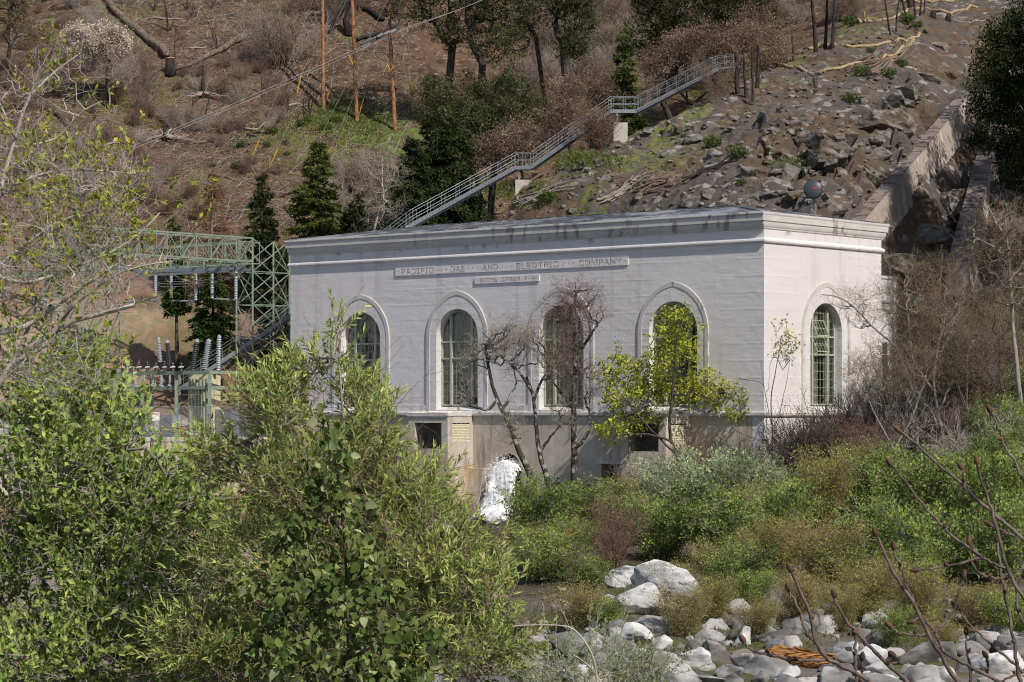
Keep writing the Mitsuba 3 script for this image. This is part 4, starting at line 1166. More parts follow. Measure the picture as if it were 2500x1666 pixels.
# low green tufts
for k in range(2):
    rng = R(70 + k)
    pts = in_blobs(rng, [((0, 0, 0.25), (0.6, 0.6, 0.35))], 240)
    m, c = leaves(rng, pts, rng.normal(size=pts.shape) + [0, 0, 0.8], 0.22, 0.09, 'card', (0.05, 0.08, 0.02), (0.13, 0.18, 0.05))
    group_of(f'tuft_model_{k}', [('foliage', m, 'leaf', c)])
rng = R(72)
pix = [(588, 360), (652, 362), (610, 392), (678, 412), (540, 320), (665, 330), (520, 408), (580, 415), (735, 310), (750, 300), (430, 505), (470, 470), (700, 380), (820, 300), (795, 318), (905, 285), (885, 250)]
scatter(['tuft_model_0', 'tuft_model_1'], pix, 'small green bush sprouting on the burnt slope below the poles', 'bush', 'green sprouts below the poles', 'green_bush', 0.6, 1.2, 73)
pix = [(1337, 496), (1475, 368), (2075, 252), (1800, 388), (1740, 360), (2125, 130), (2240, 68), (2200, 165), (2170, 190), (2105, 188), (2075, 65), (2215, 60), (1840, 430), (1810, 455)]
scatter(['tuft_model_0', 'tuft_model_1'], pix, 'green bush among the rocks of the slope behind the powerhouse', 'bush', 'green bushes on the rock slope', 'slope_bush', 0.7, 1.5, 74, lo=186)

# grass patch round the poles and along the stair: uncounted blades
rng = R(75)
cand = []
for (cx, cy, rx, ry, n) in ((790, 300, 90, 40, 1500), (900, 310, 70, 40, 1300), (820, 265, 80, 25, 700), (1420, 395, 90, 28, 1500), (1250, 470, 110, 28, 1500), (1110, 525, 70, 14, 500), (1700, 220, 80, 25, 600), (640, 330, 120, 40, 500), (1930, 400, 60, 20, 500)):
    x, y = rng.normal(cx, rx / 2, n), rng.normal(cy, ry / 2, n)
    cand.append(np.stack([x, y], 1))
cand = np.vstack(cand)
pts = np.array([ground(x, y, 186) for x, y in cand[::4]])
pts = np.repeat(pts, 4, 0) + rng.normal(size=(len(pts) * 4, 3)) * [0.5, 0.5, 0]
pts[:, 2] = height(pts[:, 0], pts[:, 1]) - 0.03
m, c = leaves(rng, pts, rng.normal(size=pts.shape) * 0.5 + [0, 0, 1], 0.34, 0.10, 'card', (0.085, 0.115, 0.03), (0.20, 0.23, 0.07), face=(0.5, -0.8, 0.3))
put('grass', m, 'leaf', color=c)
labels['grass'] = {'label': 'short green grass growing round the poles and beside the stair', 'category': 'grass', 'kind': 'stuff'}

# leaf litter, sticks and small stones lying on the hillside
rng = R(76)
px, py = rng.uniform(-20, 1000, 5200), rng.uniform(-10, 560, 5200)
e = (1005 - py) / F
y = 0.62 * 214 / (0.62 - e)
x = (px - 1250) / F * y
z = height(x, y)
a = rng.uniform(0, np.pi, len(x))
ln = rng.uniform(0.2, 1.3, len(x)) ** 1.4
dx, dy = np.cos(a) * ln, np.sin(a) * ln
P = np.stack([np.stack([x - dx, y - dy, height(x - dx, y - dy) + 0.03], 1), np.stack([x, y, z + 0.06 + ln * 0.05], 1), np.stack([x + dx, y + dy, height(x + dx, y + dy) + 0.04], 1)], 1)
put('fallen_sticks', tubes(P[:3600], 0.018 * np.ones((3600, 3)) * rng.uniform(0.5, 1.6, (3600, 1)), 3, cap=False), 'twig_grey')
labels['fallen_sticks'] = {'label': 'grey dead sticks littering the burnt brown hillside', 'category': 'sticks', 'kind': 'stuff'}
lp = np.repeat(np.stack([x, y, z], 1), 4, 0) + rng.normal(size=(len(x) * 4, 3)) * [0.9, 0.9, 0]
lp[:, 2] = height(lp[:, 0], lp[:, 1]) + 0.03
m, c = leaves(rng, lp, rng.normal(size=lp.shape) * [1, 1, 0.3], 0.2, 0.13, 'card', (0.06, 0.04, 0.03), (0.30, 0.22, 0.15), flop=0.5)
put('leaf_litter', m, 'vertex_matte', color=c)
labels['leaf_litter'] = {'label': 'brown dead leaves lying on the burnt hillside', 'category': 'leaves', 'kind': 'stuff'}

# fallen trunks, stump and snags
def log(name, label, pix, r0, r1, mat='log_wood', lift=0.35, n=12, seed=0, d=None):
    p = on_ground(pix, n, lift)
    p = p + R(seed).normal(size=p.shape) * 0.04
    return solo(name, label, 'log', tubes(p, np.linspace(r0, r1, n), 9), mat, True)


log('fallen_log', 'long thick fallen trunk sloping down to the burnt stump', [(408, 146), (380, 118), (335, 82), (292, 45), (250, -5)], 0.46, 0.36, seed=1, lift=0.42)
g = ground(417, 182)
sm = thing('burnt_stump', 'black charred stump with orange sawn top at the end of the fallen trunk', 'stump')
tp = at(415, 142, g[1])
put(sm, tubes(np.array([g - [0, 0, 0.4], g + (tp - g) * 0.3, g + (tp - g) * 0.97]), [0.72, 0.55, 0.48], 12), 'bark_burnt', True)
part(sm, 'cut_top', lathe([(0.0, 0.0), (0.5, 0.0), (0.52, 0.6), (0.0, 1.0)], g + (tp - g) * 0.965, g + (tp - g) * 1.06, 12), 'cut_wood')
log('fallen_log', 'thinner fallen trunk tapering down from the big bare shrub', [(600, 98), (560, 118), (520, 138), (470, 165), (420, 182)], 0.42, 0.12, seed=2)
log('fallen_log', 'charred fallen log sloping right at the top beside the third pole', [(862, 4), (890, 28), (915, 45), (935, 56)], 0.36, 0.26, 'bark_burnt', seed=3)
log('fallen_log', 'pale fallen log lying flat near the top between the poles', [(735, 44), (770, 40), (800, 38), (830, 33)], 0.2, 0.26, seed=4)
log('fallen_log', 'charred log lying under the cable right of the second pole', [(872, 104), (905, 96), (940, 82), (975, 74)], 0.2, 0.2, 'bark_burnt', seed=5)
log('fallen_log', 'small fallen log low on the slope near the pale branches', [(135, 285), (165, 310), (200, 345), (225, 368)], 0.26, 0.3, seed=6)
# split charred trunk standing at the top
g = ground(852, 88)
solo('charred_snag', 'split charred trunk leaning at the top between the second and third pole', 'snag', cat([tubes(np.array([g, at(845, 50, g[1]), at(868, -15, g[1])]), [0.55, 0.4, 0.3], 8), tubes(np.array([at(800, 88, g[1]), at(822, 45, g[1]), at(850, 0, g[1])]), [0.18, 0.25, 0.3], 7)]), 'bark_burnt', True)
for sx, sy, ty, lab, sd in ((495, 240, 160, 'burnt root snag with spreading grey roots below the thin fallen trunk', 1), (402, 345, 300, 'burnt root snag in the litter near the two cables', 2)):
    g = ground(sx, sy)
    r_ = R(80 + sd)
    q = thing('root_snag', lab, 'snag')
    put(q, tubes(np.array([g - [0, 0, 0.3], g + [0.05, 0, 0.6], at(sx, ty, g[1])]), [0.35, 0.24, 0.1], 8), 'bark_burnt', True)
    n = 16
    a = r_.uniform(0, 2 * np.pi, n)
    u = np.linspace(0, 1, 6)
    P = np.array([[g + [math.cos(t) * 2.6 * s * l, math.sin(t) * 2.6 * s * l, 0.6 * (1 - s) ** 2] for s in u] for t, l in zip(a, r_.uniform(0.5, 1.4, n))])
    P[:, 1:, 2] = np.maximum(P[:, 1:, 2], height(P[:, 1:, 0], P[:, 1:, 1]) + 0.05) + r_.normal(size=(n, 5)) * 0.06
    part(q, 'roots', tubes(P, np.linspace(0.10, 0.03, 6)[None] * np.ones((n, 1)), 5, cap=False), 'twig_grey', kind='stuff')

# thin dark saplings and burnt stems on the far hill
for k, (x0, y0, x1, y1, r) in enumerate(((410, 78, 396, -10, 0.14), (455, 25, 452, -40, 0.1), (515, 22, 518, -30, 0.1), (372, 30, 378, -20, 0.12), (190, 120, 186, 40, 0.08), (530, 118, 490, 20, 0.06), (465, 40, 470, -20, 0.09), (1345, 160, 1340, 60, 0.08))):
    g = ground(x0, y0)
    solo('burnt_sapling', ('forked black stem right of the long fallen trunk' if k == 0 else 'thin burnt leafless stem standing on the brown hillside'), 'tree',
         cat([tubes(smooth_path([g - [0, 0, 0.2], at((x0 + x1) / 2 + 4, (y0 + y1) / 2, g[1]), at(x1, y1, g[1])], 7), np.linspace(r, r * 0.4, 7), 6), tubes(smooth_path([g, at(x0 + 9, y0 - 14, g[1]), at(x0 + 6 + r * 60, y0 - 26, g[1])], 4), np.linspace(r * 0.7, r * 0.3, 4), 5)]), 'bark_burnt', True, group=None if k == 0 else 'thin burnt stems on the hillside')

rng = R(85)
for k in range(26):
    x0, y0 = rng.uniform(60, 760), rng.uniform(30, 330)
    g = ground(x0, y0)
    hh, r = rng.uniform(1.2, 4.5), rng.uniform(0.04, 0.11)
    tip = g + [rng.normal() * 0.15 * hh, 0.1, hh]
    solo('burnt_sapling', 'thin burnt leafless stem standing on the brown hillside', 'tree', cat([tubes(smooth_path([g - [0, 0, 0.2], (g + tip) / 2 + rng.normal(size=3) * 0.12, tip], 6), np.linspace(r, r * 0.35, 6), 5), tubes(smooth_path([(g + tip) / 2, (g + tip) / 2 + [rng.normal() * 0.4, 0, hh * 0.25], (g + tip) / 2 + [rng.normal() * 0.6, 0, hh * 0.42]], 4), np.linspace(r * 0.6, r * 0.25, 4), 4)]), 'bark_burnt', True, group='thin burnt stems on the hillside')
for k in range(16):
    x0, y0 = rng.uniform(120, 780), rng.uniform(40, 480)
    ln_ = rng.uniform(25, 75)
    log('fallen_log', 'short dead log lying in the litter of the hillside', [(x0, y0), (x0 + ln_ * 0.5, y0 + rng.uniform(-10, 10)), (x0 + ln_, y0 + rng.uniform(-22, 22))], 0.13, 0.07, rng.choice(['log_wood', 'bark_burnt', 'twig_grey']), seed=300 + k, lift=0.1, n=7)
    labels[list(labels)[-1]]['group'] = 'short logs in the litter'

# ---------------------------------------------------------------- poles, guy wires, cables
for (bx, by, tx, ty, lab) in ((790, 268, 785, -180, 'leftmost of the three brown wooden utility poles'), (872, 297, 852, -180, 'middle one of the three brown wooden utility poles'), (965, 318, 939, -180, 'rightmost of the three brown wooden utility poles')):
    g = ground(bx, by)
    solo('utility_pole', lab, 'utility pole', tubes(np.array([g - [0, 0, 0.5], (g + at(tx, ty, g[1])) / 2, at(tx, ty, g[1])]), [0.21, 0.19, 0.16], 12), 'pole_wood', True, group=None)
GUYS = [((768, -10), (632, 343), (613, 396)), ((850, -10), (679, 362), (657, 413)), ((951, -10), (757, 388), (742, 420)), ((950, 40), (808, 362), (793, 388)), ((780, 90), (735, 184), (725, 232)), ((815, 190), (806, 212), (798, 248)),
        ((845, 90), (852, 135), (862, 166)), ((942, 110), (946, 158), (962, 200)), ((900, 190), (888, 240), (877, 282))]
for k, (a, m, b) in enumerate(GUYS):
    g = ground(*b)
    dm = g[1] - 0.4
    am, aa = at(*m, dm), at(*a, g[1] - 1.5 if k < 4 else g[1] - 0.2)
    key = solo('guy_wire', ('taut guy wire with a yellow guard at its foot' if k < 4 else 'short guy with a yellow guard near the pole bases'), 'guy wire', tubes(np.array([aa, am, g]), [0.016] * 3, 5), 'wire_grey', group='long guy wires of the poles' if k < 4 else 'short guys of the poles')
    part(key, 'guard', tubes(np.array([am, g + [0, 0, 0.1]]), [0.055, 0.055], 7), 'yellow_guard', label='yellow plastic guard')
for k, (dy, lab) in enumerate(((0, 'upper of the two long cables sloping across the hillside'), (7, 'lower of the two long cables sloping across the hillside'))):
    p = smooth_path(path((150, 426 + dy, 206), (275, 377 + dy, 211), (560, 258 + dy, 222), (840, 134 + dy, 234), (960, 80 + dy * 0.6, 239), (1130, 20, 246), (1330, -70, 256)), 40)
    solo('power_cable', lab, 'cable', tubes(p, np.full(40, 0.020), 5), 'wire_grey')
p = path((880, 112, 236), (925, 92, 237.4), (975, 70, 239))
c_ = thing('cable_spacer', 'black bundle of line hardware clamped on the two cables', 'cable clamp')
put(c_, cat([tubes(p + [0, 0, 0.12], [0.10, 0.16, 0.09], 6), tubes(p + [0, 0, -0.05], [0.06, 0.10, 0.06], 6)]), 'dark_metal')
for x, y in ((928, 84), (945, 78), (960, 74)):
    part(c_, 'clamp', tubes(path((x - 6, y + 6, 237), (x + 7, y - 1, 237)), [0.13, 0.13], 6), 'wire_grey')
# ---------------------------------------------------------------- steel stair on the crest of the spur
ST = [(440, 950, 205.2), (709, 771, 206.5), (1000, 552, 209.5), (1257, 410, 216), (1296, 409, 216), (1491, 272, 222), (1552, 272, 222.6), (1746, 172, 233), (1792, 166, 235)]
stair = thing('steel_stair', 'long galvanised steel stair with railings climbing the spur in flights', 'stair')
SP = [at(*p) for p in ST]
WID = np.array([0.25, 0.97, 0]) * 1.0
RAIL = 1.12
for i in range(len(SP) - 1):
    a, b = SP[i], SP[i + 1]
    flat = i in (3, 5, 7)
    nm = 'landing' if flat else 'flight'
    fl = part(stair, nm, cat([bar(a, b, 0.06, 0.32), bar(a + WID, b + WID, 0.06, 0.32)]), 'galvanised')
    ln = np.linalg.norm(b - a)
    if flat:
        part(fl, 'deck', cat([bar(a + WID / 2 + [0, 0, 0.12], b + WID / 2 + [0, 0, 0.12], 0.92, 0.05)]), 'galvanised')
    else:
        n = int(ln / 0.38)
        part(fl, 'treads', cat([bar(a + (b - a) * t + [0, 0, 0.05], a + (b - a) * t + WID + [0, 0, 0.05], 0.28, 0.04) for t in (np.arange(n) + 0.5) / n]), 'galvanised', kind='stuff')
    m = max(2, int(round(ln / 1.75)))
    for s, off in (('near', np.zeros(3)), ('far', WID)):
        for j in range(m + 1):
            q = a + (b - a) * (0.03 + 0.94 * j / m) + off
            part(fl, 'post', bar(q, q + [0, 0, RAIL + 0.16], 0.042), 'galvanised')
        for hgt in (RAIL + 0.16, 0.68):
            part(fl, 'handrail', tubes(np.array([a + off + [0, 0, hgt], (a + b) / 2 + off + [0, 0, hgt], b + off + [0, 0, hgt]]), [0.026] * 3, 6), 'galvanised')
for (x0, x1, yt, yb, d, xp) in ((1258, 1298, 440, 470, 216.3, 1267), (1498, 1532, 300, 328, 222.2, 1507)):
    a = at(x0, yt, d)
    w = (x1 - x0) * d / F
    solo('concrete_pier', f'grey concrete block under the {"lower" if x0 < 1400 else "upper"} landing of the steel stair', 'pier', box(a[0], a[0] + w, d - 0.2, d + 1.2, a[2] - 2.2, a[2]), 'plain_concrete')
    for off in (0.0, 0.8):
        q = at(xp, yt, d) + [0, off, 0]
        part(stair, 'support_post', bar(q, q + [0, 0, 22 * d / F + 0.1], 0.16), 'galvanised')
for k, dz in enumerate((0.0, 0.0)):
    a, b = at(1275, 452, 217.5 + k * 1.2), at(1405, 374, 221 + k * 1.2)
    solo('rusty_rail', ('near' if k == 0 else 'far') + ' rusty rail of the old incline below the stair', 'rail', bar(a, b, 0.14, 0.22), 'twig_red')
a, b = at(500, 935, 207.3), at(712, 795, 208.3)
solo('rusty_rail', 'rusty rail beside the lowest flight near the gantry tower', 'rail', bar(a, b, 0.16, 0.26), 'twig_red')

# ---------------------------------------------------------------- penstock walls in the gully at the right
def incline(name, label, top_a, top_b, width, drop, over):
    """A sloping concrete wall: its near top edge runs from top_a to top_b; the top is `width` to the left, the side drops `drop` on the right."""
    a, b = at(*top_a), at(*top_b)
    n = 14
    top = max(0.0, max(height(*(a + (b - a) * t)[:2]) - (a + (b - a) * t)[2] for t in np.linspace(0.1, 0.9, 9)))
    a, b = a + [0, 0, min(top, 0.5)], b + [0, 0, min(top, 0.5)]
    t = unit(b - a)
    left = unit(np.cross([0, 0, 1.0], t)) * width
    left[2] = 0
    key = thing(name, label, 'retaining wall')
    rows = []
    for i in range(n + 1):
        p = a + (b - a) * i / n
        rows.append([p + left, p, p + [0.15 * drop, -0.1 * drop, -drop], p + left + [-0.2, 0, -drop]])
    v = np.array(rows).reshape(-1, 3)
    f = []
    for i in range(n):
        for c in range(4):
            q = i * 4 + c, i * 4 + (c + 1) % 4
            f += [[q[0], q[1], q[1] + 4], [q[0], q[1] + 4, q[0] + 4]]
    f += [[0, 2, 1], [0, 3, 2], [n * 4, n * 4 + 1, n * 4 + 2], [n * 4, n * 4 + 2, n * 4 + 3]]
    part(key, 'wall', (v, np.array(f)), over)
    for i in range(11):
        p, q = a + (b - a) * (i + 0.03) / 11, a + (b - a) * (i + 0.97) / 11
        w = left * 0.98
        up = unit(np.cross(t, left)) * 0.09
        up = up if up[2] > 0 else -up
        part(key, 'cap_slab', hexa([p - w * 0.02, q - w * 0.02, q + w, p + w, p - w * 0.02 + up, q - w * 0.02 + up, q + w + up, p + w + up]), 'penstock_cap')
    return key


pr('penstock_side', proc(lambda p, n, uv: mix(mix((0.24, 0.205, 0.18), (0.36, 0.31, 0.275), fbm(p.x * 0.8, p.y * 0.8, p.z * 0.8, 4)), (0.50, 0.465, 0.43), smoothstep(0.55, 0.7, fbm(p.x * 1.5, p.y * 1.5, p.z * 0.3, 4)) * 0.7)), 0.9, 0.15)
pr('penstock_cap', proc(lambda p, n, uv: mix(mix((0.13, 0.11, 0.105), (0.225, 0.19, 0.18), fbm(p.x * 1.2, p.y * 1.2, p.z * 1.2, 4)), (0.06, 0.05, 0.045), smoothstep(0.58, 0.66, noise(p.x * 2.0, p.y * 2.0, p.z * 2.0)) * 0.7)), 0.9, 0.15)
incline('penstock_wall', 'long sloping concrete wall with pinkish cap beside the dark rock gully', (2088, 565, 192), (2362, 238, 231), 1.05, 3.0, 'penstock_side')
incline('penstock_wall', 'second sloping concrete wall in deep shade at the right edge', (2360, 640, 196), (2428, 372, 222), 1.5, 2.6, 'penstock_side')

# ---------------------------------------------------------------- dish antenna
d_ = 187.0
c0 = at(1985.7, 464, d_)
rr = 23.5 * d_ / F
dish = thing('dish_antenna', 'round grey dish antenna with a red mark, on a post behind the roof corner', 'antenna')
ax_ = unit(np.array([-0.20, -0.96, 0.10]))
part(dish, 'radome', lathe([(0.0, 1.0), (0.25 * rr, 0.985), (0.5 * rr, 0.93), (0.75 * rr, 0.83), (0.92 * rr, 0.72), (rr, 0.6), (rr, 0.0), (rr * 0.9, -0.25), (rr * 0.45, -0.6), (0.0, -0.7)], c0 - ax_ * 0.05, c0 + ax_ * 0.55, 40), 'dish_grey', True)
sx_ = unit(np.cross(ax_, [0, 0, 1.0])) * -1
uz_ = np.cross(sx_, ax_) * -1
uz_ = uz_ if uz_[2] > 0 else -uz_
blk = []
for (u0, v0, u1, v1) in ((-0.06, 0.02, 0.20, 0.07), (-0.03, -0.05, 0.26, 0.01), (0.05, -0.10, 0.30, -0.05), (0.16, 0.03, 0.34, -0.02)):
    p = lambda u, v: c0 + ax_ * (0.57 - 0.35 * (u * u + v * v)) + sx_ * u * 1.0 + uz_ * v
    blk.append(bar(p(u0, v0), p(u1, v1 - 0.02), 0.05, 0.04))
part(dish, 'red_mark', cat(blk), 'red_paint')
base_ = at(1990, 528, d_ + 0.6)
part(dish, 'mast', tubes(np.array([base_ - [0, 0, 1.2], base_ + [0, 0, 0.5], c0 - ax_ * 0.3 - [0, 0, rr * 0.8]]), [0.10, 0.10, 0.10], 10), 'galvanised', True)
part(dish, 'strut', bar(at(1975, 502, d_ + 0.5), at(1990, 522, d_ + 0.5), 0.09), 'galvanised')
part(dish, 'strut', bar(at(1945, 517, d_ + 0.8), at(1968, 498, d_ + 0.5), 0.08), 'galvanised')
part(dish, 'side_arm', bar(at(1938, 470, d_ + 0.3), at(1968, 470, d_ + 0.2), 0.05), 'galvanised')
part(dish, 'foot', box(base_[0] - 0.28, base_[0] + 0.28, base_[1] - 0.3, base_[1] + 0.3, base_[2] - 1.3, base_[2] + 0.05), 'galvanised')

# ---------------------------------------------------------------- rocks of the slope
rng = R(91)
BIG = [(1590, 435, 2.0, 'split pale outcrop beside the stair'), (1420, 432, 1.7, 'blocky grey rock above the ridge of the roof'), (1360, 440, 1.6, 'sharp grey rock right of the lower pier'), (1700, 345, 1.6, 'grey boulder with sunny top in the row above the ash slope'), (1740, 310, 1.5, 'dark lichened boulder above the ash slope'),
       (1800, 285, 1.6, 'rounded lichened boulder under the burnt trunks'), (1690, 330, 1.2, None), (1668, 320, 1.1, None), (2215, 235, 3.0, 'broad brown mossy boulder above the long penstock wall'), (2260, 195, 2.2, 'flat topped boulder at the top of the gully'), (2320, 190, 2.2, 'boulder in the shade of the right hand tree'), (2150, 290, 2.4, 'craggy grey rock over a black hollow'),
       (2120, 330, 2.4, 'leaning rock block in the middle of the crag'), (2060, 330, 2.2, 'mossy rock block left of the black hollow'), (2030, 360, 2.4, 'wide mossy ledge in the middle of the crag'), (1990, 345, 2.0, None), (2190, 300, 2.6, 'large brown rock face touching the penstock wall'), (2230, 330, 2.2, None), (1925, 320, 1.6, 'grey lichened rock left of the crag'), (2090, 400, 2.6, 'brown mossy slab above the long penstock wall'),
       (2140, 380, 2.2, None), (2020, 420, 2.4, 'dark slab with a grassy ledge'), (1980, 390, 1.8, None), (1900, 455, 1.6, None), (1840, 490, 1.8, 'grey pointed rock beside the dish'), (1700, 490, 1.6, 'rock just above the roof ridge'), (1730, 470, 1.4, None), (1950, 495, 1.5, None), (2050, 495, 2.2, 'large rock right behind the dish'), (2080, 455, 2.0, None),
       (1950, 230, 1.1, 'flat pale slab below the straw rolls'), (2140, 345, 1.7, None), (2080, 360, 1.8, None), (1965, 165, 0.9, None), (2010, 160, 1.0, None), (2050, 200, 1.0, None), (2290, 110, 1.6, None), (2340, 110, 1.6, None), (1870, 250, 0.9, None), (1560, 320, 1.0, None), (1480, 440, 1.0, None), (1310, 468, 0.8, None), (1215, 525, 0.8, None), (1560, 480, 1.0, None), (1640, 470, 1.1, None)]
def zone(x, y):
    w = ('beside the steel stair' if x < 1450 else 'on the lower slope above the roof ridge' if y > 400 and x < 1850 else 'in the crag behind the dish antenna' if y > 280 and x >= 1850 else 'on the ash slope below the scorched tree' if x < 1850 else 'near the straw rolls')
    return 'grey brown lichened rock ' + w


for x, y, s, lab in BIG:
    if 200 < y < 560 and x + s * 22 > 2058 + (540 - y) * 0.83:
        continue
    g = ground(x, y, 186)
    m = crag(R(900 + int(x)), 18, 0, 0.06)
    solo('rock', lab or zone(x, y), 'rock', place_rock(m, g + [0, 0.3 * s, -0.2 * s], s * 0.78, rng.uniform(0, 6.28), (1.15, 0.9, rng.uniform(0.6, 0.85))), 'slope_rock', False, group=None if lab else 'rocks of the slope')
for k in range(210):
    x = rng.uniform(1180, 2280) if k < 110 else rng.uniform(1830, 2280)
    top = np.interp(x, [1180, 1500, 1750, 2000, 2280], [480, 350, 240, 110, 40])
    y = rng.uniform(top, 525)
    if 200 < y < 560 and x + 20 > 2058 + (540 - y) * 0.83:
        continue
    g = ground(x, y, 186)
    if k >= 110 and y < 250:
        continue
    s = rng.choice([0.3, 0.4, 0.55, 0.8, 1.1], p=[0.25, 0.3, 0.25, 0.13, 0.07]) * (1.0 if k < 110 else 1.7)
    solo('rock', zone(x, y), 'rock', place_rock(crag(R(1000 + k), 13, 0, 0.05), g + [0, 0, -0.1 * s], s * 0.8, rng.uniform(0, 6.28), (1.1, 0.9, rng.uniform(0.5, 0.9))), 'slope_rock', False, group='rocks of the slope')
# shaded bluish rock buttresses of the gully
for k, (x, y, d, s) in enumerate(((2262, 520, 207, 4.0), (2335, 440, 215, 3.6), (2190, 590, 199, 3.8), (2300, 600, 203, 3.6), (2230, 660, 196, 3.2), (2395, 330, 226, 3.0))):
    p = at(x, y, d)
    p[2] = height(p[0], p[1]) - 0.6
    solo('rock_outcrop', ('broad dark rock face below the long penstock wall' if k == 0 else 'dark rugged rock buttress in the shaded gully at the right'), 'rock', place_rock(crag(R(950 + k), 26, 0, 0.14), p, s * 0.75, k * 1.3, (1.2, 1.0, 0.75)), 'slope_rock', False, group=None if k == 0 else 'dark rocks of the gully')
_I1 = trimesh.creation.icosphere(subdivisions=1)
# scree: uncounted stones
rng = R(92)
vs = []
x, y = rng.uniform(1150, 2250, 900), rng.uniform(60, 530, 900)
for k in range(900):
    top = np.interp(x[k], [1180, 1500, 1750, 2000, 2280], [490, 350, 240, 110, 40])
    if y[k] < top:
        continue
    g = ground(x[k], y[k], 186)
    vs.append(place_rock(boulder(R(k), 2, 8, 10, 0.0) if k % 9 == 0 else (_I1.vertices * R(k).uniform(0.7, 1.2, (42, 1)), _I1.faces), g, rng.uniform(0.08, 0.24), rng.uniform(0, 6), (1.2, 1, 0.7)))
put('loose_stones', cat(vs), 'slope_rock')
labels['loose_stones'] = {'label': 'small loose stones strewn over the ashy slope', 'category': 'stones', 'kind': 'stuff'}

# straw rolls laid against erosion
ROLLS = [([(1890, 162), (1946, 164), (1975, 174), (2028, 177), (2081, 157), (2160, 139), (2206, 114), (2230, 98)], 'longest straw roll winding across the slope below the others'), ([(2064, 114), (2106, 117), (2160, 111), (2245, 86)], 'short straw roll just above the longest one'),
         ([(2094, 50), (2117, 55), (2160, 50), (2196, 39)], 'straw roll with a sagging middle near the top'), ([(2206, 34), (2260, 22), (2300, 30), (2335, 30), (2385, 21)], 'straw roll with a dark end near the top right'), ([(2200, 2), (2245, 7), (2290, 3), (2330, 2)], 'topmost straw roll at the edge of the picture'),
         ([(1974, 123), (2000, 118), (2040, 114)], 'small straw roll behind the three burnt trunks')]
for pix, lab in ROLLS:
    p = on_ground(pix, 22, 0.08)
    p[:, 2] += 0.05 * np.sin(np.arange(22) * 1.1)
    solo('straw_roll', lab, 'straw roll', tubes(p, np.full(22, 0.155), 9), 'straw', True)
# burnt trunks standing on the slope
for k, (x0, y0, x1, y1, r, lab) in enumerate(((1992, 128, 1982, -40, 0.2, 'leftmost of the three tall burnt trunks above the straw rolls'), (2014, 118, 2020, -40, 0.16, 'middle one of the three tall burnt trunks'), (2031, 122, 2039, -40, 0.18, 'rightmost of the three tall burnt trunks'),
        (2079, 48, 2077, -60, 0.55, 'thickest dark trunk at the top of the slope'), (2175, 86, 2155, -30, 0.1, 'thin burnt trunk leaning left among the straw rolls'), (2188, 82, 2196, -40, 0.09, None), (2215, 60, 2195, -40, 0.12, None), (2235, 45, 2225, -40, 0.13, None), (2245, 40, 2250, -40, 0.1, None), (2255, 35, 2262, -40, 0.09, None),
        (2224, 20, 2220, -60, 0.35, 'thick dark trunk beside the topmost straw roll'), (1803, 228, 1795, 130, 0.22, 'curved burnt trunk under the scorched tree'), (1822, 240, 1815, 120, 0.14, None), (1838, 250, 1836, 120, 0.13, None), (1848, 215, 1850, 110, 0.2, None), (1735, 220, 1712, 120, 0.12, None), (1752, 222, 1745, 110, 0.1, None), (1768, 215, 1762, 120, 0.1, None), (1680, 255, 1668, 120, 0.1, None), (1937, 150, 1935, 70, 0.12, None))):
    g = ground(x0, y0, 190)
    t_ = at(x1, y1, g[1] + 0.3)
    solo('burnt_tree', lab or 'slim burnt trunk standing on the ashy slope', 'tree', tubes(smooth_path([g - [0, 0, 0.4], g + (t_ - g) * 0.35 + [0.06 * math.sin(k), 0, 0], g + (t_ - g) * 0.7 - [0.08 * math.cos(k * 2), 0, 0], t_], 9), np.linspace(r * 1.15, r * 0.6, 9), 8), 'bark_burnt', True, group=None if lab else 'slim burnt trunks of the slope')
for x, y, lab in ((2278, 46, 'left one of two low burnt stumps near the top right'), (2315, 52, 'right one of two low burnt stumps near the top right')):
    g = ground(x, y, 190)
    solo('burnt_stump', lab, 'stump', cat([tubes(np.array([g - [0, 0, 0.3], g + [0.0, 0, 0.4], g + [0.1, 0, 0.75]]), [0.4, 0.3, 0.22], 9), tubes(np.array([g - [0.5, 0, 0.3], g + [-0.2, 0, 0.2], g + [0.0, 0, 0.3]]), [0.15, 0.16, 0.1], 7)]), 'bark_burnt', True)
# pale dead branches and brush piles
rng = R(93)
for k, (x0, y0, x1, y1, n, mat, lab) in enumerate(((2070, 185, 2205, 118, 9, 'log_wood', 'bundle of pale cut branches below the longest straw roll'), (2125, 190, 2235, 95, 8, 'twig_brown', 'bundle of thin brown branches right of the pale cut ones'), (1470, 500, 1600, 428, 16, 'twig_grey', 'pile of grey dead branches on the rocks above the roof'), (1545, 480, 1680, 440, 12, 'twig_brown', 'loose brown dead branches above the roof ridge'),
        (1665, 450, 1800, 395, 6, 'bark_burnt', 'charred poles lying on the ash slope'), (1975, 195, 2020, 225, 3, 'bark_dark', 'dark broken branch below the straw rolls'), (1250, 510, 1400, 455, 10, 'twig_grey', 'grey dead sticks on the grass by the lower flight'))):
    ps = []
    for j in range(n):
        o = rng.normal(size=2) * 7
        q = on_ground([(x0 + o[0] + rng.uniform(-10, 30), y0 + o[1] - rng.uniform(0, 8)), ((x0 + x1) / 2 + o[0], (y0 + y1) / 2 + o[1] * 0.7), (x1 + o[0] * 2 - rng.uniform(0, 40), y1 + o[1] + rng.uniform(0, 15))], 6, 0.15 + rng.uniform(0, 0.25))
        ps.append(q + rng.normal(size=q.shape) * 0.05)
    ps = np.array(ps)
    solo('branch_pile', lab, 'branches', tubes(ps, np.linspace(0.07, 0.03, 6)[None] * rng.uniform(0.6, 1.4, (n, 1)), 5, cap=False), mat, True)
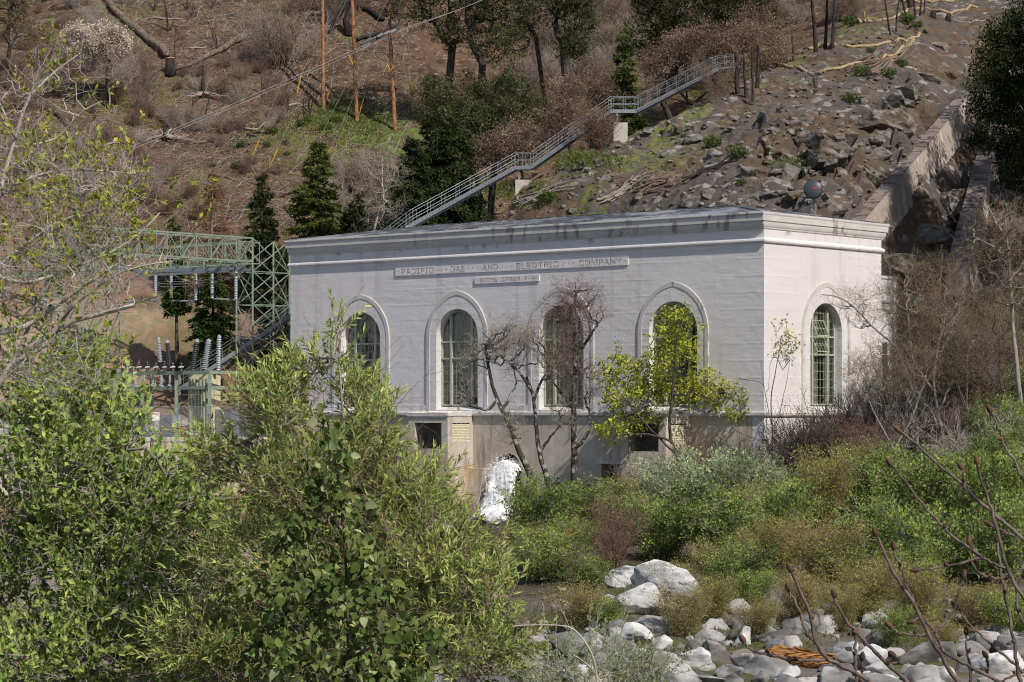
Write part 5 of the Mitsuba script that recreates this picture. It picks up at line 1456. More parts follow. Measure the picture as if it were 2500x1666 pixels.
# markers: two short stakes
for x, y, c in ((2079, 45, 'white_paint'), (2111, 42, 'cut_wood')):
    g = ground(x, y, 190)
    solo('stake', 'short white stake by the thickest trunk' if c == 'white_paint' else 'short wooden stake above the sagging straw roll', 'stake', bar(g, g + [0, 0, 0.6], 0.08), c)
# ---------------------------------------------------------------- substation beside the powerhouse
YARD = -2.05
UZ = np.array([0, 0, 1.0])


def lattice(key, name, a, b, sec, steps, side_dirs, chord=0.13, web=0.065):
    """A lattice girder or tower from a to b with a rectangular section: four chords and zigzag webs as parts."""
    a, b = np.asarray(a, float), np.asarray(b, float)
    p, q = side_dirs
    cs = [np.zeros(3), p, p + q, q]
    g = part(key, name, bar(a, b, chord), 'green_steel')
    for c in cs[1:]:
        part(g, 'chord', bar(a + c, b + c, chord), 'green_steel')
    for i in range(steps):
        s, e = a + (b - a) * i / steps, a + (b - a) * (i + 1) / steps
        for k in range(4):
            c0, c1 = cs[k], cs[(k + 1) % 4]
            u, v = (c0, c1) if (i + k) % 2 else (c1, c0)
            part(g, 'brace', bar(s + u, e + v, web), 'green_steel')
            if sec:
                part(g, 'brace', bar(s + v, e + u, web), 'green_steel')
            part(g, 'strut', bar(s + c0, s + c1, web), 'green_steel')
    return g


def yard(px, d, z=YARD):
    return np.array([(px - 1250) / F * d, d, z])


gy = thing('lattice_gantry', 'green steel lattice gantry on towers left of the powerhouse', 'gantry')
T0 = yard(617, 206)
HT = (1005 - 582) / F * 206 - YARD
lattice(gy, 'tower', T0, T0 + UZ * HT, True, 6, (-EX * 1.9, EY * 4.2))
GT, GB = T0 + UZ * HT, T0 + UZ * (HT - 1.9)
lattice(gy, 'girder', GB, GB - EY * 20, False, 13, (-EX * 1.9, UZ * 1.9), 0.12, 0.06)
lattice(gy, 'girder', GB + EY * 0.4 - EX * 1.9, GB + EY * 0.4 - EX * 36, False, 20, (EY * 2.2, UZ * 1.75), 0.12, 0.06)
for s in (19.5, 35.0):
    q = T0 - EX * s
    lattice(gy, 'tower', q, q + UZ * (HT - 0.1), True, 6, (-EX * 1.7, EY * 2.6), 0.12, 0.06)
q = T0 - EY * 20
lattice(gy, 'tower', [q[0], q[1], -2.0], q + UZ * (HT - 0.1), True, 6, (-EX * 1.9, EY * 1.9), 0.12, 0.06)


def ribbed(a, b, r, n, core=0.55):
    pr_ = []
    for i in range(n):
        t = i / n
        pr_ += [(r * core, t), (r, t + 0.25 / n), (r * 0.95, t + 0.4 / n), (r * core, t + 0.62 / n)]
    return lathe([(0, 0)] + pr_ + [(r * core, 1), (0, 1)], a, b, 12)


# bus hung under the girder, with its post insulators and pipes
bus = thing('busbar', 'blue grey busbar beam hanging below the long girder', 'busbar')
b0, b1 = at(318, 664, 209), at(600, 655, 206)
put(bus, bar(b0, b1, 0.22, 0.28), 'galvanised')
part(bus, 'second_beam', bar(b0 + [0.2, 1.6, -0.25], b1 + [0.2, 1.6, -0.05], 0.18, 0.2), 'galvanised')
for i in range(7):
    q = b0 + (b1 - b0) * (i + 0.5) / 7
    part(bus, 'hanger', bar(q, q + UZ * 0.75, 0.09), 'green_steel')
for k, (x, y0, y1, lab) in enumerate(((380, 672, 732, 'leftmost of the five insulator posts hanging under the busbar'), (418, 668, 728, 'second hanging insulator post from the left'), (478, 668, 734, 'middle one of the five hanging insulator posts'), (518, 662, 730, 'fourth hanging insulator post from the left'), (576, 662, 732, 'hanging insulator post nearest the gantry tower'))):
    d = 207.5 - k * 0.3
    solo('hanging_insulator', lab, 'insulator', ribbed(at(x, y1, d), at(x, y0, d), 0.155, 11, 0.75), 'porcelain', 30)
for a, b, lab in (((418, 735), (478, 736), 'grey pipe bus linking the second and third hanging insulators'), ((518, 730), (576, 733), 'grey pipe bus linking the last two hanging insulators'), ((300, 738), (385, 733), 'grey pipe bus running left from the first hanging insulator')):
    solo('bus_pipe', lab, 'pipe', tubes(np.array([at(*a, 207), at(*b, 207)]), [0.075, 0.075], 8), 'galvanised')
for k in range(4):
    p = smooth_path(path((578 - k * 2, 668 + k * 3, 206.5), (450, 682 + k * 6, 208), (318 - k * 10, 676 + k * 3, 209.5)), 14)
    solo('slack_wire', 'thin slack wire strung under the busbar', 'wire', tubes(p, np.full(14, 0.018), 4), 'wire_grey', group='slack wires under the busbar')

# equipment frame
fr = thing('equipment_frame', 'green steel frame of columns and beams carrying switchgear', 'frame')
C0 = yard(512, 200)
tz, lz = (1005 - 909) / F * 200, (1005 - 947) / F * 200
for z, nm in ((tz, 'upper_beam'), (lz, 'lower_beam')):
    part(fr, nm, bar(C0 + UZ * (z - YARD), C0 - EX * 12.5 + UZ * (z - YARD), 0.22, 0.26), 'green_steel')
    part(fr, nm, bar(C0 + UZ * (z - YARD) - EY * 0.12, C0 + EY * 6.0 + UZ * (z - YARD), 0.22, 0.262), 'green_steel')
    part(fr, nm, bar(C0 + EY * 3 + UZ * (z - YARD), C0 - EX * 12.5 + EY * 3 + UZ * (z - YARD), 0.2, 0.24), 'green_steel')
for px in (280, 371, 431, 512):
    k = (px - 1250) / F
    s = (C0[0] - k * 200) / (0.7615 + 0.648 * k)
    q = C0 - EX * s
    for off in (0, 3.0):
        v = q + EY * off
        part(fr, 'column', bar(v, v + UZ * (tz - YARD - 0.132), 0.40 if off == 0 else 0.3, 0.26), 'green_steel')
part(fr, 'column', bar(C0 + EY * 5.6, C0 + EY * 5.6 + UZ * (tz - YARD - 0.133), 0.35, 0.26), 'green_steel')
for s in (1.2, 3.4, 5.6, 7.8, 10, 12):
    part(fr, 'cross_beam', bar(C0 - EX * s + EY * 0.1 + UZ * (tz - YARD + 0.02), C0 - EX * s + EY * 2.9 + UZ * (tz - YARD + 0.02), 0.12), 'green_steel')

for k, (x0, y0, x1, y1, r, mat, lab) in enumerate(((470, 905, 480, 836, 0.25, 'porcelain_dark', 'dark ribbed bushing leaning right, first of the close trio'), (499, 902, 509, 836, 0.27, 'porcelain', 'ribbed bushing with light rings leaning right, middle of the trio'), (533, 905, 535, 826, 0.22, 'porcelain', 'upright grey insulator column right of the trio'),
        (391, 885, 387, 832, 0.21, 'porcelain', 'upright grey bushing at the left end of the frame'), (415, 900, 408, 838, 0.23, 'porcelain_dark', 'dark ribbed bushing leaning left beside the upright grey one'))):
    d = 201.6
    key = solo('bushing', lab, 'insulator', ribbed(at(x0, y0, d), at(x1, y1, d), r, 14, 0.62), mat, 30)
    a, b = at(x1, y1, d), at(x1 + (x1 - x0) * 0.1, y1 - 9, d)
    part(key, 'cap', lathe([(0, 0), (r * 0.8, 0.05), (r * 0.75, 0.7), (0.05, 0.8), (0.05, 1.0), (0, 1)], a, b, 12), 'porcelain', 30)
rng = R(201)
for k in range(13):
    x = 196 + k * 20.5
    d = 201 + rng.uniform(0, 2.5)
    key = solo('post_insulator', 'small dark post insulator in the row on the equipment frame', 'insulator', ribbed(at(x, 908, d), at(x, 884 + rng.uniform(-4, 6), d), 0.16, 5, 0.5), 'porcelain_dark', 30, group='small insulators on the frame')
    part(key, 'clamp', bar(at(x - 6, 897, d - 0.15), at(x + 6, 896, d - 0.15), 0.08), 'white_paint')
for k in range(11):
    x = 205 + k * 21
    d = 201 + rng.uniform(0, 2.5)
    solo('hanging_switch', 'small grey switch unit hanging below the upper beam', 'switch', cat([ribbed(at(x, 940, d), at(x, 916, d), 0.13, 5, 0.6), bar(at(x - 5, 940, d), at(x + 6, 944, d), 0.13)]), 'porcelain', 30, group='switch units under the beam')
for x0, y0, x1, y1, lab in ((268, 905, 263, 884, 'left orange grounding strap'), (280, 902, 276, 888, 'middle orange grounding strap'), (296, 898, 303, 882, 'right orange grounding strap'), (258, 925, 264, 905, 'lowest orange grounding strap')):
    solo('grounding_strap', lab + ' on the equipment frame', 'strap', bar(at(x0, y0, 199.6), at(x1, y1, 199.6), 0.10, 0.05), 'orange_paint')
tk = thing('transformer', 'cream transformer tank with cooling pipes inside the frame', 'transformer')
a = yard(487, 202)
put(tk, hexa([a + p for p in ([-0.9, 0, 0.3], [0.8, -0.6, 0.3], [1.6, 0.8, 0.3], [-0.1, 1.4, 0.3], [-0.9, 0, 5.0], [0.8, -0.6, 5.0], [1.6, 0.8, 5.0], [-0.1, 1.4, 5.0])]), 'tank_cream')
for i in range(6):
    q = a + np.array([-0.85, -0.08, 0]) + np.array([1.7, -0.6, 0]) * (i + 0.3) / 6
    part(tk, 'cooling_pipe', tubes(np.array([q + UZ * 0.5, q + UZ * 4.7]), [0.07, 0.07], 7), 'green_steel')
part(tk, 'top_pipe', tubes(np.array([a + [-1.0, -0.1, 3.9], a + [1.0, -0.8, 3.9]]), [0.1, 0.1], 8), 'dark_metal')
for x, w, h, mat, lab in ((300, 1.7, 1.3, 'grey_metal', 'blue grey switch cabinet at the left of the yard'), (335, 2.0, 1.55, 'galvanised', 'wide pale grey cabinet beside the columns'), (405, 1.6, 1.8, 'grey_metal', 'dark grey cabinet behind the white notice'), (545, 1.8, 2.2, 'galvanised', 'grey cabinet at the right of the frame')):
    a = yard(x, 201.5)
    key = thing('switch_cabinet', lab, 'cabinet')
    put(key, hexa([a + EX * (-w / 2) , a + EX * (w / 2), a + EX * (w / 2) + EY * 0.9, a - EX * (w / 2) + EY * 0.9, a + EX * (-w / 2) + UZ * h, a + EX * (w / 2) + UZ * h, a + EX * (w / 2) + EY * 0.9 + UZ * h, a - EX * (w / 2) + EY * 0.9 + UZ * h]), mat)
    part(key, 'door', hexa([a + EX * s - EY * o + UZ * z for s, o, z in ((-w * .42, .03, .15), (-0.03, .03, .15), (-0.03, .002, .15), (-w * .42, .002, .15), (-w * .42, .03, h - .15), (-0.03, .03, h - .15), (-0.03, .002, h - .15), (-w * .42, .002, h - .15))]), mat)
    part(key, 'door', hexa([a + EX * s - EY * o + UZ * z for s, o, z in ((0.03, .03, .15), (w * .42, .03, .15), (w * .42, .002, .15), (0.03, .002, .15), (0.03, .03, h - .15), (w * .42, .03, h - .15), (w * .42, .002, h - .15), (0.03, .002, h - .15))]), mat)
# chain link fence: posts, rails and a fine net of wire
fc = thing('wire_fence', 'grey chain link fence along the top of the retaining wall', 'fence')
f0, f1 = np.array([-40.0, 198.9, YARD]), np.array([-19.5, 199.3, YARD])
n = 9
for i in range(n + 1):
    q = f0 + (f1 - f0) * i / n
    part(fc, 'post', tubes(np.array([q, q + UZ * 2.45]), [0.045, 0.045], 7), 'galvanised')
for z in (0.08, 2.42):
    part(fc, 'rail', tubes(np.array([f0 + UZ * z, f1 + UZ * z]), [0.03, 0.03], 6), 'galvanised')
w_ = np.linalg.norm(f1 - f0)
net = []
for s in np.arange(-2.4, w_, 0.11):
    for sg in (1, -1):
        u0, u1 = s, s + 2.3
        c0, c1 = max(u0, 0), min(u1, w_)
        if c1 <= c0:
            continue
        z0, z1 = 0.1 + (c0 - u0), 0.1 + (c1 - u0)
        if sg < 0:
            z0, z1 = 2.5 - z0, 2.5 - z1
        net.append((f0 + (f1 - f0) * c0 / w_ + UZ * z0, f0 + (f1 - f0) * c1 / w_ + UZ * z1))
part(fc, 'netting', tubes(np.array(net), 0.006 * np.ones((len(net), 2)), 3, cap=False), 'wire_grey', kind='stuff')
# retaining wall, ladder, notice, red post
rw = thing('retaining_wall', 'beige concrete retaining wall of the substation yard', 'retaining wall')
put(rw, box(-75, -18.6, 197.0, 198.3, -11, YARD - 0.3), 'base_concrete')
part(rw, 'coping', box(-75.1, -18.5, 196.92, 198.35, YARD - 0.298, YARD + 0.03), 'base_concrete')
ld = thing('wall_ladder', 'grey steel ladder fixed to the beige retaining wall', 'ladder')
a = at(383, 1068, 196.7)
put(ld, cat([bar(a + [s, 0, 0.6], a + [s, 0, -4.5], 0.07) for s in (-0.32, 0.32)]), 'dark_metal')
for i in range(14):
    part(ld, 'rung', bar(a + [-0.32, 0, 0.3 - i * 0.32], a + [0.32, 0, 0.3 - i * 0.32], 0.04), 'dark_metal')
s_ = at(380, 1016, 198.7)
ns = solo('notice_board', 'small white notice with faded red print on the fence', 'sign', box(s_[0] - 0.32, s_[0] + 0.32, s_[1] - 0.02, s_[1], s_[2] - 0.38, s_[2] + 0.28), 'white_paint')
part(ns, 'red_print', box(s_[0] - 0.24, s_[0] + 0.24, s_[1] - 0.026, s_[1] - 0.021, s_[2] + 0.10, s_[2] + 0.2), 'red_paint')
a = yard(446, 198.6)
solo('hydrant_post', 'short red post at the edge of the yard', 'post', cat([tubes(np.array([a - UZ * 0.2, a + UZ * 0.75]), [0.11, 0.11], 9), tubes(np.array([a + UZ * 0.75, a + UZ * 0.9]), [0.14, 0.08], 9)]), 'red_paint', 30)
g = yard(160, 213, -1.9)
wp = solo('wood_pole', 'orange brown wooden pole with crossarm seen through the left hand branches', 'utility pole', tubes(np.array([g, at(160, 420, 213)]), [0.22, 0.17], 12), 'pole_wood', True)
part(wp, 'crossarm', bar(at(120, 432, 212.8), at(195, 422, 212.8), 0.16, 0.2), 'pole_wood')
for x in (128, 150, 178):
    part(wp, 'insulator', ribbed(at(x, 428, 212.8), at(x, 416, 212.8), 0.14, 3), 'white_paint', 30)
# dark ribbed strings on the far tower
for x in (80, 108, 147):
    solo('insulator_string', 'dark insulator string hanging among the left hand branches', 'insulator', ribbed(at(x, 740, 205), at(x + 2, 690, 205), 0.16, 12, 0.35), 'porcelain_dark', 30, group='dark strings at the far left')

# tailrace: white water shooting from the tunnel
def fall():
    u, v = np.linspace(0, 1, 46), np.linspace(-1, 1, 36)
    U, V = np.meshgrid(u, v, indexing='ij')
    half = 1.3 + 1.5 * np.clip(U - 0.45, 0, 1) ** 1.2
    X = -22.65 + V * half + 0.5 * np.clip(U - 0.5, 0, 1)
    drop = np.clip((U - 0.3) / 0.45, 0, 1)
    Y = 3.2 - 3.6 * np.clip(U / 0.3, 0, 1) - 0.9 * drop - 2.6 * np.clip((U - 0.72) / 0.28, 0, 1)
    Z = -3.5 + 0.2 * (1 - V ** 2) - 0.35 * np.clip(U / 0.3, 0, 1) - 3.5 * drop ** 1.5 - 0.5 * np.clip((U - 0.75) / 0.25, 0, 1) - 0.5 * np.abs(V) ** 3
    p = np.stack([X, Y, Z], -1)
    nz = meshkit.fbm(p * [2.2, 0.8, 2.2], 4, 5) - 0.5
    Z = Z + nz * (0.3 + 0.7 * U)
    Y = Y + (meshkit.fbm(p * [2.6, 1, 0.9] + 7, 4, 6) - 0.5) * 1.1 * np.clip(U - 0.25, 0, 0.5) * 2
    v_ = np.stack([X, Y, Z], -1).reshape(-1, 3)
    i, j = np.meshgrid(np.arange(45), np.arange(35), indexing='ij')
    a = (i * 36 + j).ravel()
    return v_, np.vstack([np.stack([a, a + 36, a + 37], 1), np.stack([a, a + 37, a + 1], 1)])


pr('foam', proc(lambda p, n, uv: mix((0.72, 0.74, 0.76), (0.9, 0.9, 0.9), smoothstep(0.35, 0.6, fbm(p.x * 2.5, p.y * 0.9, p.z * 2.5, 4)))), 0.6, 0.3)
v, f = W(fall())
rng = R(210)
drops = np.repeat(v[rng.integers(500, len(v), 2400)], 2, 0) + rng.normal(size=(4800, 3)) * [0.2, 0.25, 0.25] + [0, 0, 0.12]
tet = np.array([[1, 0, -.6], [-.5, .9, -.6], [-.5, -.9, -.6], [0, 0, 1.0]])
dv = (drops[:, None] + tet[None] * rng.uniform(0.01, 0.04, (len(drops), 1, 1))).reshape(-1, 3)
df = (np.array([[0, 1, 3], [1, 2, 3], [2, 0, 3], [0, 2, 1]])[None] + (np.arange(len(drops)) * 4)[:, None, None]).reshape(-1, 3)
structure('white_water', cat([(v, f), (dv, df)]), 'foam', 40, label='white water rushing out of the arched tailrace tunnel')
# ---------------------------------------------------------------- trees in front of the powerhouse
BUD = dict(lo=(0.12, 0.09, 0.045), hi=(0.24, 0.21, 0.09))
dB = 171.5


def front_tree(seed, label, limbs, blobs, n, r0, d=dB, root=None, **kw):
    """A bare tree whose main limbs follow given paths; limbs[0] is the trunk."""
    rng = R(seed)
    t = thing('bare_tree' if kw.get('bare', True) else 'maple_tree', label, 'tree')
    tr = [smooth_path(np.array([at(x, y, d + o) for x, y, o in l]), 14) for l in limbs]
    radii = [r0] + [r0 * 0.55] * (len(tr) - 1)
    z = height(tr[0][0][0], tr[0][0][1])
    tr[0][0][2] = min(tr[0][0][2], z) - 0.3
    part(t, 'trunk', cat([tubes(l + rng.normal(size=l.shape) * 0.02, np.linspace(r, r * 0.35, 14), 8) for l, r in zip(tr, radii)]), kw.get('bark', 'bark_lichen'), True)
    nodes0 = np.vstack([l[5:] if i == 0 else l[3:] for i, l in enumerate(tr)])
    pts = in_blobs(rng, [blob(x, y, d, rx, rz, ry) for x, y, rx, rz, ry in blobs], n, 0.36, 0.9)
    # limbs grow from the nearest point of the given limbs
    thick, fine, nodes, dirs = wood(rng, nodes0[np.argsort(nodes0[:, 2])], pts, r0 * 0.5, kw.get('r_tip', 0.011), alpha=0.25, wig=0.13, power=0.55) if False else multi_wood(rng, nodes0, pts, r0 * 0.42, kw.get('r_tip', 0.011))
    part(t, 'limbs', thick, kw.get('bark', 'bark_lichen'), True, kind='stuff')
    part(t, 'branches', fine, kw.get('twig_bark', 'twig_grey'), kind='stuff')
    mesh, tips, td = twigs(rng, nodes, dirs, kw.get('twig', 4), kw.get('twig_len', 0.8), kw.get('twig_r', 0.007), up=kw.get('up', 0.2), sub=kw.get('sub', 2))
    part(t, 'twigs', mesh, kw.get('twig_bark', 'twig_grey'), kind='stuff')
    per = kw.get('per', 1)
    q = np.repeat(np.arange(len(tips)), per) if per >= 1 else rng.choice(len(tips), int(len(tips) * per))
    p = tips[q] + rng.normal(size=(len(q), 3)) * kw.get('spread', 0.06)
    m, c = leaves(rng, p, td[q] + rng.normal(size=p.shape) * 0.7 - [0, 0, kw.get('droop', 0)], kw.get('leaf', 0.07), kw.get('wide', 0.035), 'card', kw.get('lo', BUD['lo']), kw.get('hi', BUD['hi']), tint=clump_tint(p, 0.9))
    part(t, 'buds' if kw.get('bare', True) else 'crown', m, 'leaf', color=c)
    return t


def multi_wood(rng, nodes0, pts, r0, r_tip):
    """As wood(), but every point of nodes0 is already wood (no trunk of its own)."""
    n0, n = len(nodes0), len(pts)
    allp = np.vstack([nodes0, pts])
    dist0 = np.min(np.linalg.norm(pts[:, None] - nodes0[None], axis=2), axis=1)
    order = np.argsort(dist0)
    parent, plen = np.full(n0 + n, -1), np.zeros(n0 + n)
    dn = np.concatenate([np.arange(n0), np.zeros(n, int)])
    m = n0
    for o in order:
        i = n0 + o
        q = dn[:m]
        dd = np.linalg.norm(allp[q] - allp[i], axis=1)
        k = q[np.argmin(dd + 0.3 * plen[q] + np.maximum(allp[q, 2] - allp[i, 2], 0) * 0.7)]
        parent[i], plen[i] = k, plen[k] + np.linalg.norm(allp[i] - allp[k])
        dn[m] = i
        m += 1
    w = np.zeros(n0 + n)
    w[n0:] = 1
    for i in [n0 + o for o in order[::-1]]:
        if parent[i] >= n0:
            w[parent[i]] += w[i]
    rad = np.maximum(r_tip, r0 * (w / max(w.max(), 1)) ** 0.55)
    kids = np.arange(n0, n0 + n)
    a, b = allp[parent[kids]], allp[kids]
    ln = np.linalg.norm(b - a, axis=1, keepdims=True)
    P = np.stack([a, a + (b - a) * 0.33 + rng.normal(size=a.shape) * ln * 0.12, a + (b - a) * 0.67 + rng.normal(size=a.shape) * ln * 0.12, b], 1)
    rb = rad[kids]
    ra = np.where(parent[kids] >= n0, np.minimum(rad[parent[kids]], rb * 1.35), rb * 1.25)
    Rr = np.stack([ra, ra * 0.7 + rb * 0.3, ra * 0.3 + rb * 0.7, rb], 1)
    th = rb > np.quantile(rb, 0.55)
    th[0] = True
    return tubes(P[th], Rr[th], 5, cap=False), tubes(P[~th], Rr[~th], 3, cap=False), pts, unit(b - a)


front_tree(301, 'bare tree with lichened trunk leaning left across the second window', [[(1312, 1215, 0), (1290, 1150, 0), (1262, 1085, 0), (1240, 1030, 0), (1210, 965, 0), (1196, 910, 0), (1186, 850, 0)], [(1215, 975, 0), (1185, 1000, -0.3), (1150, 990, -0.5), (1120, 968, -0.6)], [(1225, 1000, 0), (1250, 960, 0.5), (1262, 930, 0.7)]],
           [(1190, 850, 55, 45, 1.6), (1150, 900, 40, 50, 1.4), (1230, 860, 50, 40, 1.6), (1130, 970, 35, 30, 1.2), (1240, 1040, 50, 50, 1.5)], 230, 0.24)
front_tree(302, 'bare tree with a forked dark trunk in front of the third window', [[(1345, 1215, 0.5), (1330, 1150, 0.5), (1316, 1100, 0.5), (1308, 1030, 0.5), (1300, 960, 0.5), (1285, 920, 0.5)], [(1300, 960, 0.5), (1280, 925, 0.2), (1250, 890, 0), (1215, 865, -0.2), (1200, 850, -0.3)], [(1302, 980, 0.5), (1320, 935, 0.8), (1338, 900, 1.0), (1345, 868, 1.0)], [(1318, 1105, 0.5), (1350, 1060, 0.2), (1370, 1035, 0)]],
           [(1260, 820, 60, 45, 1.8), (1320, 840, 55, 50, 1.6), (1215, 800, 45, 30, 1.4), (1350, 900, 45, 45, 1.5), (1280, 900, 50, 40, 1.5), (1370, 1010, 40, 50, 1.4)], 300, 0.22)
front_tree(303, 'tallest bare tree with a straight trunk and reddish twiggy top before the third window', [[(1404, 1215, 1.0), (1402, 1150, 1.0), (1402, 1080, 1.0), (1400, 980, 1.0), (1404, 900, 1.0), (1404, 830, 1.0), (1401, 765, 1.0), (1408, 710, 1.0)], [(1404, 870, 1), (1425, 845, 0.8), (1445, 815, 0.6), (1460, 790, 0.5)], [(1402, 930, 1), (1380, 880, 1.2), (1365, 850, 1.3)], [(1401, 1095, 1), (1425, 1075, 0.5), (1440, 1045, 0.3), (1440, 1010, 0.2)], [(1402, 1000, 1), (1370, 960, 1.2), (1350, 930, 1.4)]],
           [(1408, 715, 55, 48, 1.8), (1450, 760, 35, 40, 1.2), (1360, 760, 40, 40, 1.4), (1400, 800, 50, 60, 1.5), (1370, 870, 45, 60, 1.6), (1430, 930, 45, 60, 1.5)], 380, 0.27, lo=(0.22, 0.13, 0.10), hi=(0.34, 0.22, 0.17), twig_bark='twig_mauve', per=1, leaf=0.08, wide=0.045)
MAPLE = dict(bare=False, bark='bark_dark', twig_bark='twig_brown', lo=(0.22, 0.26, 0.03), hi=(0.50, 0.55, 0.09), leaf=0.22, wide=0.15, per=4, spread=0.17, twig=2, twig_len=0.5, sub=1, droop=0.3, twig_r=0.005)
front_tree(304, 'yellow green young maple in front of the fourth window', [[(1668, 1185, -3), (1655, 1120, -3), (1635, 1060, -3), (1640, 980, -3), (1648, 900, -3), (1652, 820, -3)], [(1650, 1110, -3), (1600, 1060, -3.2), (1545, 1000, -3.4), (1500, 940, -3.5)], [(1660, 1150, -3), (1690, 1080, -2.8), (1730, 1010, -2.6), (1770, 960, -2.4)], [(1640, 1080, -3), (1570, 1060, -3.6), (1510, 1060, -3.8)]],
           [(1655, 800, 48, 50, 1.6), (1640, 870, 60, 60, 1.8), (1600, 920, 60, 55, 1.8), (1505, 905, 50, 45, 1.6), (1530, 970, 60, 40, 1.7), (1500, 1050, 45, 30, 1.4), (1730, 950, 60, 45, 1.7), (1790, 980, 50, 40, 1.6), (1640, 960, 60, 45, 1.6), (1560, 1010, 50, 30, 1.4)], 360, 0.15, **MAPLE)
front_tree(305, 'small slender yellow green maple at the corner of the powerhouse', [[(1885, 1130, -3.5), (1886, 1060, -3.5), (1882, 980, -3.5), (1895, 900, -3.5), (1908, 820, -3.5)], [(1884, 1040, -3.5), (1868, 960, -3.6), (1858, 880, -3.6)], [(1886, 1060, -3.5), (1915, 960, -3.3), (1928, 880, -3.2)]],
           [(1905, 830, 24, 40, 0.9), (1925, 850, 22, 35, 0.9), (1870, 880, 28, 40, 1.0), (1850, 930, 25, 25, 0.8)], 90, 0.055, **{**MAPLE, 'per': 2, 'twig': 1})

# ---------------------------------------------------------------- leafless trees at the right
OL = dict(lo=(0.15, 0.14, 0.05), hi=(0.29, 0.27, 0.10), per=1, leaf=0.085, wide=0.04, bark='bark_ashen', r_tip=0.010, twig_len=1.0)
OL['twig_bark'] = 'twig_brown'
front_tree(311, 'pale trunked leafless tree with a wide fan of branches beyond the end wall', [[(2242, 1210, 0), (2240, 1120, 0), (2238, 1040, 0), (2232, 950, 0), (2225, 860, 0), (2215, 760, 0)], [(2238, 1000, 0), (2210, 900, -0.3), (2188, 850, -0.5), (2124, 793, -1.2), (2085, 750, -1.6), (2046, 725, -2), (2006, 720, -2.3)], [(2236, 980, 0), (2290, 880, 0.3), (2330, 780, 0.5)], [(2240, 1060, 0), (2180, 1010, -0.5), (2120, 970, -1)]],
           [(2210, 720, 80, 90, 3), (2120, 760, 60, 50, 2), (2060, 730, 45, 25, 1.4), (2300, 760, 80, 90, 3), (2250, 860, 90, 70, 2.5), (2140, 880, 50, 50, 2)], 360, 0.17, d=158, **OL)
front_tree(312, 'leafless tree with a leaning pale trunk right of the wide fanned one', [[(2325, 1190, 0), (2310, 1110, 0), (2295, 1030, 0), (2280, 940, 0), (2290, 850, 0), (2310, 760, 0)], [(2295, 1000, 0), (2330, 920, 0), (2370, 850, 0)], [(2285, 960, 0), (2240, 900, 0), (2200, 830, 0)]],
           [(2310, 720, 80, 90, 3), (2380, 800, 70, 80, 2.5), (2220, 790, 60, 60, 2), (2330, 900, 80, 60, 2.5)], 300, 0.15, d=163, **OL)
front_tree(313, 'tall straight leafless trunk at the right edge reaching above the others', [[(2500, 1110, 0), (2492, 1000, 0), (2478, 850, 0), (2468, 720, 0), (2462, 620, 0), (2452, 520, 0)], [(2462, 640, 0), (2420, 600, 0), (2380, 580, 0)], [(2465, 690, 0), (2500, 640, 0), (2530, 600, 0)], [(2458, 580, 0), (2430, 540, 0.3), (2410, 500, 0.3)]],
           [(2440, 550, 80, 60, 2.5), (2400, 620, 60, 50, 2), (2490, 620, 50, 70, 2), (2460, 700, 60, 50, 2)], 220, 0.19, d=150, **OL)
front_tree(314, 'thin leafless sapling between the fanned tree and the tall one', [[(2366, 1120, 0), (2364, 1040, 0), (2360, 940, 0), (2362, 860, 0)], [(2362, 1000, 0), (2340, 940, 0), (2330, 900, 0)]], [(2365, 850, 45, 60, 1.5), (2340, 920, 40, 40, 1.4)], 90, 0.07, d=156, **OL)
front_tree(315, 'dark slender leafless tree left of the tall edge trunk', [[(2462, 1110, 0), (2450, 1000, 0), (2440, 900, 0), (2442, 820, 0)], [(2446, 960, 0), (2475, 900, 0), (2490, 850, 0)]], [(2440, 800, 55, 70, 2), (2485, 850, 40, 50, 1.6)], 120, 0.08, d=154, **{**OL, 'bark': 'bark_dark'})
front_tree(316, 'low leafless tree in front of the annex with drooping fine twigs', [[(2215, 1240, 0), (2190, 1120, 0), (2150, 1040, 0), (2110, 960, 0)], [(2180, 1100, 0), (2230, 1010, 0), (2260, 920, 0)]], [(2110, 930, 50, 50, 1.8), (2170, 900, 60, 60, 2), (2240, 900, 60, 60, 2)], 180, 0.12, d=153, **OL)

